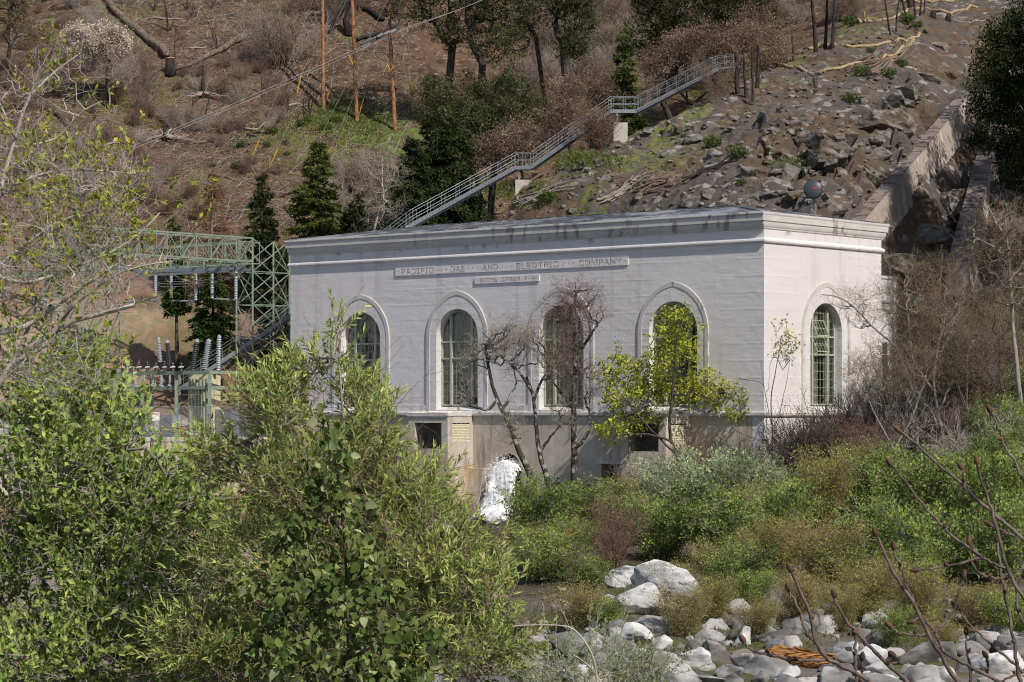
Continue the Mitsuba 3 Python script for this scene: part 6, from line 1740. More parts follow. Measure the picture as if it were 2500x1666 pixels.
# dense dark foliage at the upper right and unseen trees added beyond the frame to shade the gully
oak(321, 'dark leafy oak hanging over the gully at the upper right corner', [(2570, 620), (2540, 450), (2500, 300), (2480, 150)], 196, [(2450, 150, 75, 110, 3), (2480, 290, 70, 110, 3), (2410, 230, 50, 70, 2.5), (2490, 420, 60, 60, 2.5), (2540, 60, 90, 110, 3), (2400, 330, 40, 45, 2)], n=620, r0=0.35, per=44, lo=(0.018, 0.03, 0.012), hi=(0.065, 0.085, 0.032), leaf=0.15)  # leaf colours darkened to stand in for the shade on this crown
SH = SUN[:2] / SUN[2]
for k, (gx, gy, gz, dz, r_) in enumerate(((37, 207, 17, 16, 4.8), (33, 199, 13, 19, 4.8), (40, 215, 22, 14, 4.8), (31, 194, 9, 22, 5.0), (43, 224, 26, 12, 4.6), (36, 202, 16, 27, 5.0), (29, 187, 6, 26, 4.8), (45, 214, 24, 24, 5.5), (28, 176, 1, 28, 4.2))):
    cx, cy, cz = gx + SH[0] * dz, gy + SH[1] * dz, gz + dz
    cx = max(cx, 0.2026 * cy + r_ * 1.08)
    z = height(cx, cy)
    tree('oak_tree', 'unseen oak added beyond the right edge of the view to shade the gully', [[cx, cy, z - 0.3], [cx, cy, (z + cz) / 2], [cx + 0.3, cy, cz]], [((cx, cy, cz), (r_ * 0.9, r_ * 0.9, r_ * 0.9)), ((cx + 1, cy - 1, cz - 3.5), (r_ * 0.7, r_ * 0.7, 3))], R(330 + k), n=240, r0=0.3, per=18, leaf=0.26, wide=0.17, spread=0.5, gap=0.3, lo=(0.02, 0.03, 0.012), hi=(0.07, 0.08, 0.03), group='shading oaks added beyond the right edge')

# ---------------------------------------------------------------- river bank shrubs, from a few models
def bush_model(name, seed, h, w, n, wood_, leaf):
    group_of(name, stem_shrub(seed, n=n, h=h, w=w, r=0.014, k=4, ln=0.55, wood_=wood_, leaf=leaf))


bush_model('green_model_0', 401, 2.4, 1.5, 30, 'twig_grey', ((0.045, 0.08, 0.02), (0.32, 0.42, 0.11), 0.135, 0.07, 3))
bush_model('green_model_1', 402, 2.1, 1.6, 30, 'twig_grey', ((0.06, 0.10, 0.02), (0.38, 0.48, 0.12), 0.125, 0.07, 3))
bush_model('olive_model_0', 403, 2.4, 1.2, 40, 'twig_brown', ((0.20, 0.20, 0.05), (0.46, 0.45, 0.15), 0.11, 0.034, 2))
bush_model('olive_model_1', 404, 2.0, 1.3, 40, 'twig_brown', ((0.22, 0.19, 0.06), (0.46, 0.42, 0.15), 0.10, 0.034, 2))
bush_model('sage_model_0', 405, 2.2, 1.5, 34, 'twig_grey', ((0.12, 0.18, 0.08), (0.50, 0.57, 0.32), 0.14, 0.055, 3))
group_of('tangle_model', stem_shrub(408, n=34, h=2.4, w=2.0, r=0.03, k=5, ln=1.2, wood_='bark_dark'))
bush_model('bare_model_0', 406, 2.2, 1.4, 34, 'twig_red', None)
bush_model('bare_model_1', 407, 2.4, 1.6, 30, 'twig_mauve', None)
G0, G1, O0, O1, S0, B0, B1 = 'green_model_0', 'green_model_1', 'olive_model_0', 'olive_model_1', 'sage_model_0', 'bare_model_0', 'bare_model_1'
KIND = {'g': ('green_bush', 'leafy green bush'), 'o': ('willow_bush', 'olive willow bush'), 's': ('sage_bush', 'pale grey green bush'), 'b': ('twig_bush', 'bare bush of reddish brown twigs')}
BUSH = [  # px, base py, depth or None, width px, height px, kind, place
    (1740, 1285, 128, 270, 190, S0, 'at the foot of the second air box, widest of its kind'), (1650, 1290, 124, 210, 170, S0, 'left of the widest one'), (1850, 1250, 136, 200, 130, S0, 'below the tangled brush'), (1770, 1370, 108, 260, 170, G0, 'below the widest pale bush'),
    (1620, 1370, 106, 180, 150, G1, 'above the big white boulder'), (1910, 1340, 112, 200, 170, G1, 'right of centre on the bank'), (2010, 1290, 122, 230, 190, O0, 'tallest of its kind in the middle of the bank'), (2120, 1250, 130, 200, 150, G0, 'below the end wall of the powerhouse'), (2230, 1290, 122, 220, 180, G1, 'beside the pale trunk'),
    (2330, 1270, 126, 200, 160, G0, 'between the two pale trunks'), (2430, 1290, 120, 220, 190, G1, 'at the right edge, upper one'), (2140, 1380, 106, 230, 160, G0, 'under the pale trunk'), (2290, 1420, 100, 240, 190, G1, 'behind the foreground twigs'), (2440, 1430, 97, 260, 200, G0, 'at the right edge, lower one'),
    (2010, 1420, 100, 250, 170, O1, 'right of the dark boulder'), (1900, 1390, 105, 170, 120, O0, 'left of the dark boulder'), (1740, 1430, 98, 160, 120, O1, 'right of the big white boulder'), (2110, 1520, 86, 240, 150, O0, 'behind the rotten log'), (1960, 1530, 84, 200, 150, O1, 'left of the rotten log'),
    (2240, 1540, 84, 220, 160, O0, 'right of the pointed white boulder'), (1830, 1480, 91, 130, 90, G1, 'small and low beside the grey boulders'), (1750, 1520, 86, 160, 110, O0, 'small and low left of the log'), (1670, 1560, 80, 170, 140, O1, 'among the boulders below the white one'), (1630, 1480, 91, 150, 100, O0, 'in front of the big white boulder'),
    (1410, 1540, 82, 190, 130, O1, 'reddest, at the left end of the boulders'), (1450, 1440, 97, 120, 80, G0, 'small one behind the left boulders'), (1350, 1265, 136, 180, 85, G1, 'at the foot of the leaning trunks'), (1300, 1330, 118, 190, 160, G0, 'right of the foreground willow'), (1340, 1420, 100, 180, 130, G1, 'below the one right of the willow'),
    (1440, 1290, 124, 200, 110, G0, 'left of the bare reddish bush'), (1390, 1215, 155, 150, 55, G0, 'under the straight bare trunk'), (1540, 1270, 128, 170, 100, O0, 'under the drain slot'), (1500, 1390, 106, 230, 200, B0, 'above the grey boulders'), (1490, 1270, 136, 170, 120, B1, 'in front of the drain slot'), (1580, 1330, 116, 160, 130, G1, 'between the bare bush and the boulder'),
    (1560, 1230, 150, 150, 120, B1, 'at the edge of the second air box'), (1700, 1180, 160, 160, 130, B0, 'under the yellow maple'), (2060, 1380, 106, 160, 110, O0, 'low one between the green bushes'), (2390, 1530, 86, 180, 120, O1, 'above the long boulder at the right'), (2480, 1560, 82, 160, 120, G1, 'in the lower right corner'),
    (1850, 1560, 82, 150, 110, O1, 'behind the left end of the log'), (2060, 1545, 83, 150, 110, O0, 'behind the right end of the log'), (2300, 1600, 78, 150, 100, O1, 'left of the long boulder'), (1480, 1530, 85, 110, 70, G1, 'among the left boulders'), (2180, 1580, 80, 120, 90, G0, 'beside the pointed boulder'),
    (1820, 1300, 122, 150, 130, O1, 'between the pale and green bushes'), (2200, 1460, 94, 180, 120, O1, 'behind the pointed boulder')]
seen_labels = set()
for i, (px, py, d, w, h, m, where) in enumerate(BUSH):
    nm, lab = KIND[m[0]]
    g = ground(px, py, 60)
    if d and abs(g[1] - d) > 25:
        g = at(px, py, d)
        g[2] = min(height(g[0], g[1]), g[2])
    dd = g[1]
    sw, sh = w / 2 * dd / F / 1.7, h * dd / F / 2.6
    copy_of(m, nm, f'{lab} {where}', 'bush', T44(g, i * 67.0, sw, sh))
rng = R(411)
for i in range(46):
    x, y = rng.uniform(1280, 2500), rng.uniform(1170, 1460)
    if 1460 < x < 1760 and y > 1330:
        continue
    m = [G0, G1, O0, O1, B0, G0][rng.integers(6)]
    g = ground(x, y, 60)
    s = rng.uniform(0.5, 1.0)
    copy_of(m, 'bank_shrub', f'low shrub filling the river bank {"below the second and third windows" if x < 1600 else "below the fourth window" if x < 1900 else "below the end wall" if x < 2150 else "by the pale trunks"}', 'shrub', T44(g, rng.uniform(0, 360), s, s * rng.uniform(0.7, 1.0)), 'low shrubs of the river bank')
# dark tangled brush below the end wall
rng = R(412)
for i, (x, y, d, s) in enumerate(((1760, 1110, 163, 1.5), (1820, 1120, 161, 1.6), (1880, 1130, 159, 1.6), (1950, 1130, 157, 2.0), (2010, 1120, 157, 2.3), (2060, 1110, 156, 2.4), (2110, 1110, 158, 2.2), (2160, 1120, 156, 2.0), (1990, 1160, 152, 1.6), (2080, 1170, 150, 1.7), (1900, 1170, 152, 1.5), (2200, 1090, 162, 2.0), (2280, 1060, 165, 2.0), (2350, 1060, 165, 2.2), (2420, 1040, 167, 2.2), (2480, 1080, 160, 2.2), (2300, 960, 178, 2.2), (2400, 940, 180, 2.2), (2240, 960, 178, 2.0), (2350, 880, 186, 2.0), (2450, 860, 186, 2.2))):
    g = at(x, y, d)
    g[2] = min(height(g[0], g[1]), g[2] + 3)
    copy_of([B1, 'tangle_model', 'brush_model_2', 'tangle_model', B0][i % 5], 'tangled_brush', 'tangled grey purple leafless brush on the bank right of the powerhouse corner', 'brush', T44(g, rng.uniform(0, 360), s * 0.8, s * 0.8), 'tangled brush right of the powerhouse')

rng = R(413)
for i in range(64):
    x, y = rng.uniform(2090, 2520), rng.uniform(800, 1180)
    g = ground(x, y, 120)
    if (g - CORNER) @ EX < 2.0 and g[1] > 165:
        continue
    s = rng.uniform(0.5, 1.25)
    copy_of([G0, B1, 'brush_model_0', O1, G1, 'brush_model_2', 'dry_model_0'][i % 7], 'slope_shrub', 'shrub of the dim slope beyond the end wall', 'shrub', T44(g, rng.uniform(0, 360), s, s), 'shrubs of the slope beyond the end wall')
for i in range(34):
    x, y = rng.uniform(2120, 2510), rng.uniform(820, 1180)
    g = ground(x, y, 120)
    if (g - CORNER) @ EX < 1.5 and g[1] > 165:
        continue
    solo('rock', 'grey rock lying on the slope beyond the end wall', 'rock', place_rock(crag(R(4700 + i), 14, 0, 0.05), g, rng.uniform(0.3, 0.9), rng.uniform(0, 6), (1.2, 1, 0.7)), 'slope_rock', 30, group='rocks of the slope beyond the end wall')

# ---------------------------------------------------------------- boulders of the river bar
pr('wet_rock', (0.08, 0.075, 0.07), 0.4, 0.4)
BO = [  # px, centre py, width px, height px, label
    (1652, 1418, 225, 130, 'biggest white boulder on the river bar'), (1568, 1462, 150, 92, 'white cracked boulder leaning on the left of the biggest one'), (1530, 1405, 130, 55, 'flat grey boulder behind the biggest white one'), (1530, 1478, 90, 60, 'boulder with dark hollow left of the biggest one'),
    (1501, 1424, 58, 32, 'pale rock just left of the flat grey boulder'), (1480, 1454, 42, 22, None), (1376, 1480, 76, 44, 'rounded boulder behind the reddish willow bush'), (1425, 1467, 40, 22, None), (1466, 1512, 100, 52, 'smooth white boulder in the left group of the bar'), (1548, 1544, 100, 54, 'smooth egg shaped boulder below the biggest white one'),
    (1483, 1569, 55, 38, None), (1380, 1565, 66, 34, 'flat pale boulder at the left end of the bar'), (1362, 1585, 44, 20, None), (1405, 1592, 42, 20, None), (1530, 1576, 50, 28, None), (1612, 1569, 66, 44, 'triangular pale boulder right of the egg shaped one'), (1616, 1608, 90, 56, 'grey cracked boulder near the lower middle'), (1516, 1594, 52, 30, None),
    (1519, 1620, 66, 40, None), (1566, 1587, 38, 26, None), (1623, 1645, 76, 40, None), (1416, 1638, 90, 44, 'pale boulder at the bottom behind the sage sprigs'), (1742, 1572, 62, 44, 'sunlit cream boulder left of the rotten log'), (1803, 1556, 58, 62, 'upright pale boulder left of the rotten log'), (1706, 1608, 86, 60, 'large pale boulder at the lower middle of the bar'),
    (1813, 1615, 74, 50, None), (1924, 1646, 62, 46, 'bluish white rock under the rotten log'), (1888, 1452, 84, 54, 'dark grey boulder among the willow bushes'), (1817, 1452, 46, 36, None), (2081, 1576, 38, 56, 'narrow upright rock behind the pointed boulder'), (2135, 1602, 92, 84, 'pointed white boulder right of the rotten log'), (2156, 1654, 120, 46, 'low white slab in front of the pointed boulder'),
    (2224, 1640, 54, 40, None), (2274, 1653, 50, 34, None), (2360, 1628, 56, 44, None), (2440, 1622, 150, 84, 'long pale boulder at the lower right edge'), (2320, 1550, 48, 28, None), (2482, 1518, 70, 46, 'grey boulder higher up at the right edge'), (2328, 1588, 32, 22, None), (1690, 1500, 46, 28, None), (1760, 1500, 40, 22, None), (1780, 1640, 70, 40, None),
    (1860, 1655, 60, 34, None), (1990, 1660, 70, 30, None), (2050, 1650, 60, 34, None), (1700, 1655, 80, 34, None), (1560, 1655, 80, 36, None), (1480, 1650, 70, 36, None), (1450, 1600, 50, 28, None), (1350, 1630, 60, 30, None), (1590, 1520, 50, 30, None), (1650, 1540, 46, 30, None)]
rng = R(421)
for k, (x, y, w, h, lab) in enumerate(BO):
    g = ground(x, y + h * 0.42, 58)
    d = g[1]
    c = at(x, y, d + 0.3)
    sc = w / 2 * d / F
    v, f = crag(R(4300 + k), 16 if w > 80 else 13, 12 if lab and 'smooth' in lab else 2, 0.05)
    v = v / np.abs(v).max(0)
    a = rng.uniform(-0.5, 0.5)
    v = np.stack([v[:, 0] * math.cos(a) - v[:, 1] * math.sin(a), v[:, 0] * math.sin(a) + v[:, 1] * math.cos(a), v[:, 2]], 1)
    v[:, 0] /= np.abs(v[:, 0]).max()
    solo('boulder', lab or f'pale river boulder in the {"left" if x < 1600 else "middle" if x < 1950 else "right"} part of the bar', 'boulder', (v * [sc, sc * 0.85, h * 0.5 * d / F * 1.12] + c - [0, 0, 0.1 * h * d / F], f), 'river_rock_white' if lab and ('white' in lab or 'pale' in lab or 'upright' in lab) else 'river_rock' if lab and 'dark' not in lab or k % 3 else 'river_rock_dark', 24, group=None if lab else 'pale boulders of the bar')
vs = []
for k in range(150):
    x, y = rng.uniform(1290, 2500), rng.uniform(1440, 1700)
    g = ground(x, y, 55)
    vs.append(place_rock((_I1.vertices * R(k).uniform(0.75, 1.2, (42, 1)), _I1.faces), g, rng.uniform(0.05, 0.22), rng.uniform(0, 6), (1.25, 1, 0.7)))
for k in range(110):
    x, y = rng.uniform(1290, 2500), rng.uniform(1490, 1700)
    g = ground(x, y, 55)
    s = rng.uniform(0.3, 0.85)
    solo('boulder', f'pale river boulder in the {"left" if x < 1600 else "middle" if x < 1950 else "right"} part of the bar', 'boulder', place_rock(crag(R(4500 + k), 13, 3, 0.035), g, s, rng.uniform(0, 6), (1.25, 1, 0.75)), 'river_rock' if k % 5 > 1 else 'river_rock_dark', 24, group='pale boulders of the bar')
put('cobbles', cat(vs), 'river_rock')
labels['cobbles'] = {'label': 'small pale cobbles between the river boulders', 'category': 'stones', 'kind': 'stuff'}
# rotten log: ragged fibres round a core
a, b = at(1878, 1598, 75.5), at(2072, 1632, 74.0)
lg = thing('rotten_log', 'splintered orange rotten log lying among the boulders', 'log')
n = 16
core = np.array([a + (b - a) * t for t in np.linspace(0, 1, n)])
put(lg, tubes(core + R(5).normal(size=core.shape) * 0.01, np.array([0.20, 0.28, 0.30, 0.30, 0.3, 0.29, 0.29, 0.28, 0.27, 0.26, 0.26, 0.25, 0.23, 0.21, 0.18, 0.1]), 12), 'log_orange', True)
rng = R(422)
ps = []
for k in range(70):
    t0, t1 = sorted(rng.uniform(0, 1, 2)); t1 = min(1.0, max(t1, t0 + 0.25))
    ang = rng.uniform(0, 2 * np.pi)
    o = np.array([0.05, math.cos(ang), math.sin(ang)]) * rng.uniform(0.24, 0.34)
    q = np.array([a + (b - a) * (t0 + (t1 - t0) * s) + o * (1 - 0.25 * s) for s in np.linspace(0, 1, 5)]) + rng.normal(size=(5, 3)) * 0.02
    ps.append(q)
part(lg, 'splinters', tubes(np.array(ps), np.linspace(0.045, 0.015, 5)[None] * rng.uniform(0.6, 1.3, (70, 1)), 5, cap=True), 'log_orange', kind='stuff')
# grass of the bar
rng = R(423)
x, y = rng.uniform(1290, 2500, 2600), rng.uniform(1330, 1600, 2600)
pts = np.array([ground(u, v, 58) for u, v in zip(x[:1300], y[:1300])])
pts = np.repeat(pts, 9, 0) + rng.normal(size=(len(pts) * 9, 3)) * [0.35, 0.35, 0]
pts[:, 2] = height(pts[:, 0], pts[:, 1]) - 0.02
m, c = leaves(rng, pts, rng.normal(size=pts.shape) * 0.6 + [0, 0, 1], 0.2, 0.028, 'card', (0.09, 0.10, 0.03), (0.26, 0.25, 0.09), face=(0.5, -0.8, 0.3))
put('bar_grass', m, 'leaf', color=c)
labels['bar_grass'] = {'label': 'sparse grass and herbs between the river boulders', 'category': 'grass', 'kind': 'stuff'}
# ---------------------------------------------------------------- foreground shrubs on the near bank
def shoots(rng, pts, dirs, n_leaf, length, lw, ll, kind, lo, hi, mat_seed=0, stem_r=0.0022, rise=0.55, flop=0.5, tip_bias=0.0):
    """Leafy shoots: a stem with leaves set round it. Returns (stem mesh, leaf mesh, colours)."""
    n = len(pts)
    d = unit(dirs)
    L = length * rng.uniform(0.6, 1.35, n)
    u = np.linspace(0, 1, 4)
    bend = rng.normal(size=(n, 3)) * 0.12 + [0, 0, 0.10]
    P = pts[:, None] + d[:, None] * (L[:, None] * u[None])[..., None] + bend[:, None] * (L[:, None] * u[None] ** 2)[..., None]
    stems = tubes(P, stem_r * np.linspace(1, 0.5, 4)[None] * np.ones((n, 1)), 3, cap=False)
    q = np.repeat(np.arange(n), n_leaf)
    t = np.tile((np.arange(n_leaf) + 0.5) / n_leaf, n) ** (1 - tip_bias) * 0.98 + 0.02
    t = np.clip(t + rng.normal(size=len(q)) * 0.03, 0, 1)
    p = pts[q] + d[q] * (L[q] * t)[:, None] + bend[q] * (L[q] * t ** 2)[:, None]
    az = rng.uniform(0, 2 * np.pi, len(q))
    s = unit(np.cross(d, rng.normal(size=d.shape)))[q]
    w = np.cross(d[q], s)
    out = s * np.cos(az)[:, None] + w * np.sin(az)[:, None]
    ld = unit(d[q] * (rise + 0.8 * t[:, None] ** 2) + out * (1.15 - 0.55 * t[:, None]) + rng.normal(size=out.shape) * 0.18)
    tint = clump_tint(pts, 2.2, 6)[q] * 0.45 + rng.uniform(0, 1, len(q)) * 0.35 + t * 0.3
    m, c = leaves(rng, p, ld, ll, lw, kind, lo, hi, face=(0.25, -0.5, 0.8), flop=flop, tint=tint)
    return stems, m, c


def big_shrub(name, label, cat_, seed, root, trunks, blobs, n, shoot, bark, r0, mat='leaf', gap=0.38, gs=2.4, r_tip=0.0025, outward=0.55, twig_bark=None, extra_twigs=0, upw=0.6):
    rng = R(seed)
    t = thing(name, label, cat_)
    pts = in_blobs(rng, blobs, n, gap, gs, shell=0.25)
    nodes0 = np.vstack([smooth_path(np.array([root] + tr), 12)[2:] for tr in trunks])
    stems = cat([tubes(smooth_path(np.array([np.asarray(root) + rng.normal(size=3) * [0.1, 0.1, 0]] + tr), 12), np.linspace(r0, r0 * 0.07, 12) , 8) for tr in trunks])
    part(t, 'trunk', stems, bark, True)
    thick, fine, nodes, dirs = multi_wood(rng, nodes0, pts, r0 * 0.5, r_tip)
    part(t, 'limbs', thick, bark, True, kind='stuff')
    part(t, 'branches', fine, twig_bark or bark, kind='stuff')
    if extra_twigs:
        m, _, _ = twigs(rng, nodes[:len(nodes) // 2], dirs[:len(nodes) // 2], extra_twigs, 0.35, r_tip * 0.8, sub=1)
        part(t, 'bare_twigs', m, twig_bark or bark, kind='stuff')
    centre = np.mean([b[0] for b in blobs], axis=0)
    d = unit(dirs * 0.5 + unit(nodes - centre) * outward * 0.5 + rng.normal(size=nodes.shape) * 0.35 + [0, 0, upw])
    s, m, c = shoots(rng, nodes, d, **shoot)
    part(t, 'shoots', s, twig_bark or bark, kind='stuff')
    part(t, 'foliage', m, mat, color=c)
    return t


def fg(*pts):
    return [at(*p) for p in pts]


WIL = dict(n_leaf=15, length=0.16, lw=0.0115, ll=0.050, kind='blade', lo=(0.10, 0.135, 0.03), hi=(0.52, 0.60, 0.20), rise=0.8, flop=0.6, tip_bias=0.25)
dW = 14.0
root = np.array([-1.0, dW + 0.3, height(-1.0, dW + 0.3) - 0.1])
big_shrub('willow_shrub', 'large yellow green willow shrub filling the foreground left of centre', 'shrub', 501, root,
          [fg((900, 1500, 14), (850, 1150, 14), (825, 850, 14)), fg((1000, 1600, 13.8), (1060, 1420, 13.8), (1100, 1290, 13.7)), fg((700, 1550, 14.2), (640, 1250, 14.3), (600, 1080, 14.3)), fg((1050, 1700, 13.6), (1200, 1600, 13.5), (1290, 1520, 13.4)), fg((950, 1450, 14), (960, 1200, 14), (930, 1060, 14))],
          [blob(822, 808, dW, 8, 55, 0.10), blob(790, 890, dW, 30, 45, 0.2), blob(850, 965, dW, 30, 45, 0.2), blob(735, 930, dW, 45, 40, 0.25), blob(655, 985, dW, 70, 50, 0.3), blob(915, 1000, dW, 40, 45, 0.3), blob(826, 842, dW, 16, 52, 0.18), blob(775, 942, dW, 47, 37, 0.3), blob(860, 972, dW, 32, 47, 0.3), blob(690, 1022, dW, 82, 47, 0.4), blob(900, 1092, dW, 72, 57, 0.45), blob(985, 1207, dW, 102, 57, 0.5), blob(1025, 1287, dW, 72, 57, 0.5), blob(560, 1132, dW + .2, 82, 52, 0.45), blob(780, 1212, dW, 162, 132, 0.7),
           blob(1000, 1392, dW - .2, 192, 132, 0.7), blob(1125, 1452, dW - .4, 122, 112, 0.6), blob(1095, 1602, dW - .5, 182, 72, 0.6), blob(700, 1412, dW, 222, 132, 0.7), blob(900, 1612, dW - .3, 212, 82, 0.7), blob(560, 1572, dW, 162, 102, 0.6), blob(1225, 1582, dW - .5, 52, 42, 0.4)],
          3000, WIL, 'bark_grey', 0.05, gap=0.34, extra_twigs=1, twig_bark='twig_brown')
ALD = dict(n_leaf=16, length=0.22, lw=0.027, ll=0.05, kind='card', lo=(0.065, 0.11, 0.025), hi=(0.42, 0.53, 0.15), rise=0.5, flop=0.8)
dA = 15.5
root = np.array([-2.9, dA, height(-2.9, dA) - 0.1])
big_shrub('alder_shrub', 'bright green small leaved shrub in the lower left corner', 'shrub', 502, root,
          [fg((100, 1500, 15.5), (120, 1200, 15.5), (100, 960, 15.6)), fg((250, 1500, 15.4), (330, 1250, 15.3), (380, 1120, 15.3)), fg((-20, 1500, 15.6), (-40, 1200, 15.7), (-30, 950, 15.8)), fg((200, 1700, 15), (260, 1600, 14.8), (300, 1500, 14.7))],
          [blob(100, 960, dA, 170, 75, 0.5), blob(230, 1050, dA, 130, 60, 0.5), blob(20, 1060, dA, 140, 110, 0.6), blob(370, 1180, dA, 120, 60, 0.5), blob(150, 1200, dA, 220, 140, 0.7), blob(400, 1300, dA, 160, 120, 0.6), blob(100, 1420, dA, 240, 150, 0.8), blob(350, 1500, dA - .3, 220, 130, 0.7), blob(120, 1610, dA - .4, 260, 100, 0.8), blob(430, 1620, dA - .5, 170, 80, 0.6)],
          1750, ALD, 'bark_grey', 0.04, gap=0.36, extra_twigs=1, twig_bark='twig_grey')
# white alder branches sweeping up at the left
BIR = dict(n_leaf=5, length=0.09, lw=0.019, ll=0.034, kind='card', lo=(0.13, 0.17, 0.02), hi=(0.40, 0.42, 0.08), rise=0.7, flop=0.8)
rng = R(503)
al = thing('pale_branched_tree', 'young tree with long pale branches and fresh leaf buds at the upper left', 'tree')
dP = 13.0
root = np.array([-3.6, dP, height(-3.6, dP) - 0.2])
limbs = [([(-330, 1700, 13), (-120, 1150, 13), (-20, 960, 13), (46, 865, 13), (75, 826, 13), (143, 796, 13), (221, 771, 13), (330, 745, 13)], 0.030), ([(-60, 1000, 13), (0, 810, 13), (36, 807, 13), (89, 778, 13), (200, 700, 13), (290, 640, 13), (350, 570, 12.9)], 0.022), ([(-100, 900, 13.2), (-20, 560, 13.2), (10, 428, 13.2), (39, 335, 13.2), (64, 250, 13.2), (118, 190, 13.2), (190, 135, 13.2)], 0.017),
         ([(39, 340, 13.2), (20, 300, 13.1), (5, 265, 13.1), (-20, 220, 13.1)], 0.009), ([(30, 360, 13.2), (125, 343, 13.2), (214, 264, 13.1), (250, 248, 13.1)], 0.008), ([(-40, 520, 13), (60, 440, 13), (178, 414, 13), (250, 418, 12.9), (330, 424, 12.9)], 0.010), ([(-60, 700, 13), (60, 600, 13), (150, 540, 13), (260, 500, 12.9), (330, 440, 12.9)], 0.013), ([(-50, 640, 12.8), (60, 690, 12.8), (160, 660, 12.8), (300, 600, 12.8), (390, 520, 12.8)], 0.012),
         ([(46, 865, 13), (110, 700, 13.1), (160, 600, 13.1), (190, 500, 13.1), (200, 420, 13.1)], 0.012), ([(143, 796, 13), (240, 700, 12.8), (310, 660, 12.8), (420, 640, 12.8)], 0.008)]
ls = [(smooth_path(np.array([root] + [at(*p) for p in l] if i == 0 else [at(*p) for p in l]), 18), r) for i, (l, r) in enumerate(limbs)]
part(al, 'trunk', tubes(*[ls[0][0], np.linspace(ls[0][1] * 1.5, ls[0][1] * 0.4, 18)], 8), 'bark_pale', True)
for l, r in ls[1:]:
    part(al, 'limb', tubes(l, np.linspace(r, r * 0.3, 18), 7), 'bark_pale', True)
n0 = np.vstack([l[4:] for l, _ in ls])
pts = in_blobs(rng, [blob(60, 260, 13.2, 110, 90, 0.4), blob(150, 200, 13.2, 70, 60, 0.3), blob(70, 420, 13.1, 130, 100, 0.5), blob(200, 430, 13, 140, 60, 0.5), blob(150, 560, 13, 200, 90, 0.6), blob(280, 500, 13, 110, 60, 0.4), blob(130, 700, 13, 200, 110, 0.6), blob(300, 660, 12.9, 130, 80, 0.5), blob(80, 820, 13, 150, 70, 0.5), blob(120, 900, 12.9, 130, 70, 0.5)], 520, 0.36, 3.0)
thick, fine, nodes, dirs = multi_wood(rng, n0, pts, 0.007, 0.0022)
part(al, 'limbs', thick, 'bark_pale', True, kind='stuff')
part(al, 'branches', fine, 'bark_pale', kind='stuff')
m, tips, td = twigs(rng, nodes, dirs, 2, 0.22, 0.0017, sub=1, up=0.25)
part(al, 'twigs', m, 'twig_grey', kind='stuff')
sel = rng.random(len(tips)) < 0.17
s, m, c = shoots(rng, tips[sel], td[sel] + [0, 0, 0.4], **BIR)
part(al, 'foliage', m, 'leaf', color=c)

# glossy poplar sapling in front of the willow: its largest leaves are pieces of their own
rng = R(504)
pop = thing('poplar_sapling', 'poplar sapling with glossy heart shaped leaves in front of the willow', 'tree')
dC = 10.8
root = np.array([-0.75, dC, height(-0.75, dC) - 0.1])
pl = [(smooth_path(np.array([root] + fg((850, 1666, dC), (848, 1450, dC), (835, 1250, dC), (800, 1030, dC))), 16), 0.014), (smooth_path(np.array(fg((850, 1560, dC), (910, 1450, dC), (925, 1330, dC))), 12), 0.006), (smooth_path(np.array(fg((850, 1480, dC), (760, 1360, dC), (715, 1260, dC))), 12), 0.006), (smooth_path(np.array(fg((850, 1600, dC), (960, 1560, dC), (1040, 1530, dC))), 12), 0.006), (smooth_path(np.array(fg((850, 1640, dC), (740, 1560, dC), (670, 1480, dC))), 12), 0.006), (smooth_path(np.array(fg((840, 1300, dC), (770, 1180, dC), (740, 1090, dC))), 12), 0.005)]
part(pop, 'trunk', tubes(pl[0][0], np.linspace(pl[0][1], 0.004, 16), 8), 'bark_dark', True)
for l, r in pl[1:]:
    part(pop, 'limb', tubes(l, np.linspace(r, r * 0.4, 12), 7), 'bark_grey', True)
n0 = np.vstack([l[3:] for l, _ in pl])
pts = in_blobs(rng, [blob(795, 1065, dC, 26, 50, 0.15), blob(825, 1140, dC, 34, 55, 0.2), blob(765, 1110, dC, 22, 50, 0.15), blob(790, 1215, dC, 45, 55, 0.2), blob(850, 1270, dC, 36, 55, 0.2), blob(905, 1370, dC, 42, 65, 0.2), blob(715, 1300, dC, 60, 45, 0.25), blob(780, 1390, dC, 70, 60, 0.25), blob(720, 1450, dC, 100, 80, 0.3), blob(900, 1500, dC, 110, 70, 0.3), blob(1010, 1560, dC, 80, 50, 0.25), blob(720, 1590, dC, 120, 80, 0.3), blob(900, 1630, dC, 120, 50, 0.3), blob(1000, 1650, dC, 60, 40, 0.25)], 250, 0.33, 4.0)
thick, fine, nodes, dirs = multi_wood(rng, n0, pts, 0.004, 0.0016)
part(pop, 'branches', cat([thick, fine]), 'twig_brown', kind='stuff')
q = np.repeat(np.arange(len(nodes)), 7)
p = nodes[q] + rng.normal(size=(len(q), 3)) * 0.035
ld = unit(dirs[q] * 0.4 + rng.normal(size=p.shape) * 0.7 + [0, 0, -0.55])
m, c = leaves(rng, p, ld, 0.041, 0.029, 'heart', (0.03, 0.055, 0.015), (0.20, 0.25, 0.085), face=(0.3, -0.7, 0.5), flop=0.55, vary=0.4)
part(pop, 'foliage', m, 'leaf_gloss', smooth=True, kind='stuff', color=c)
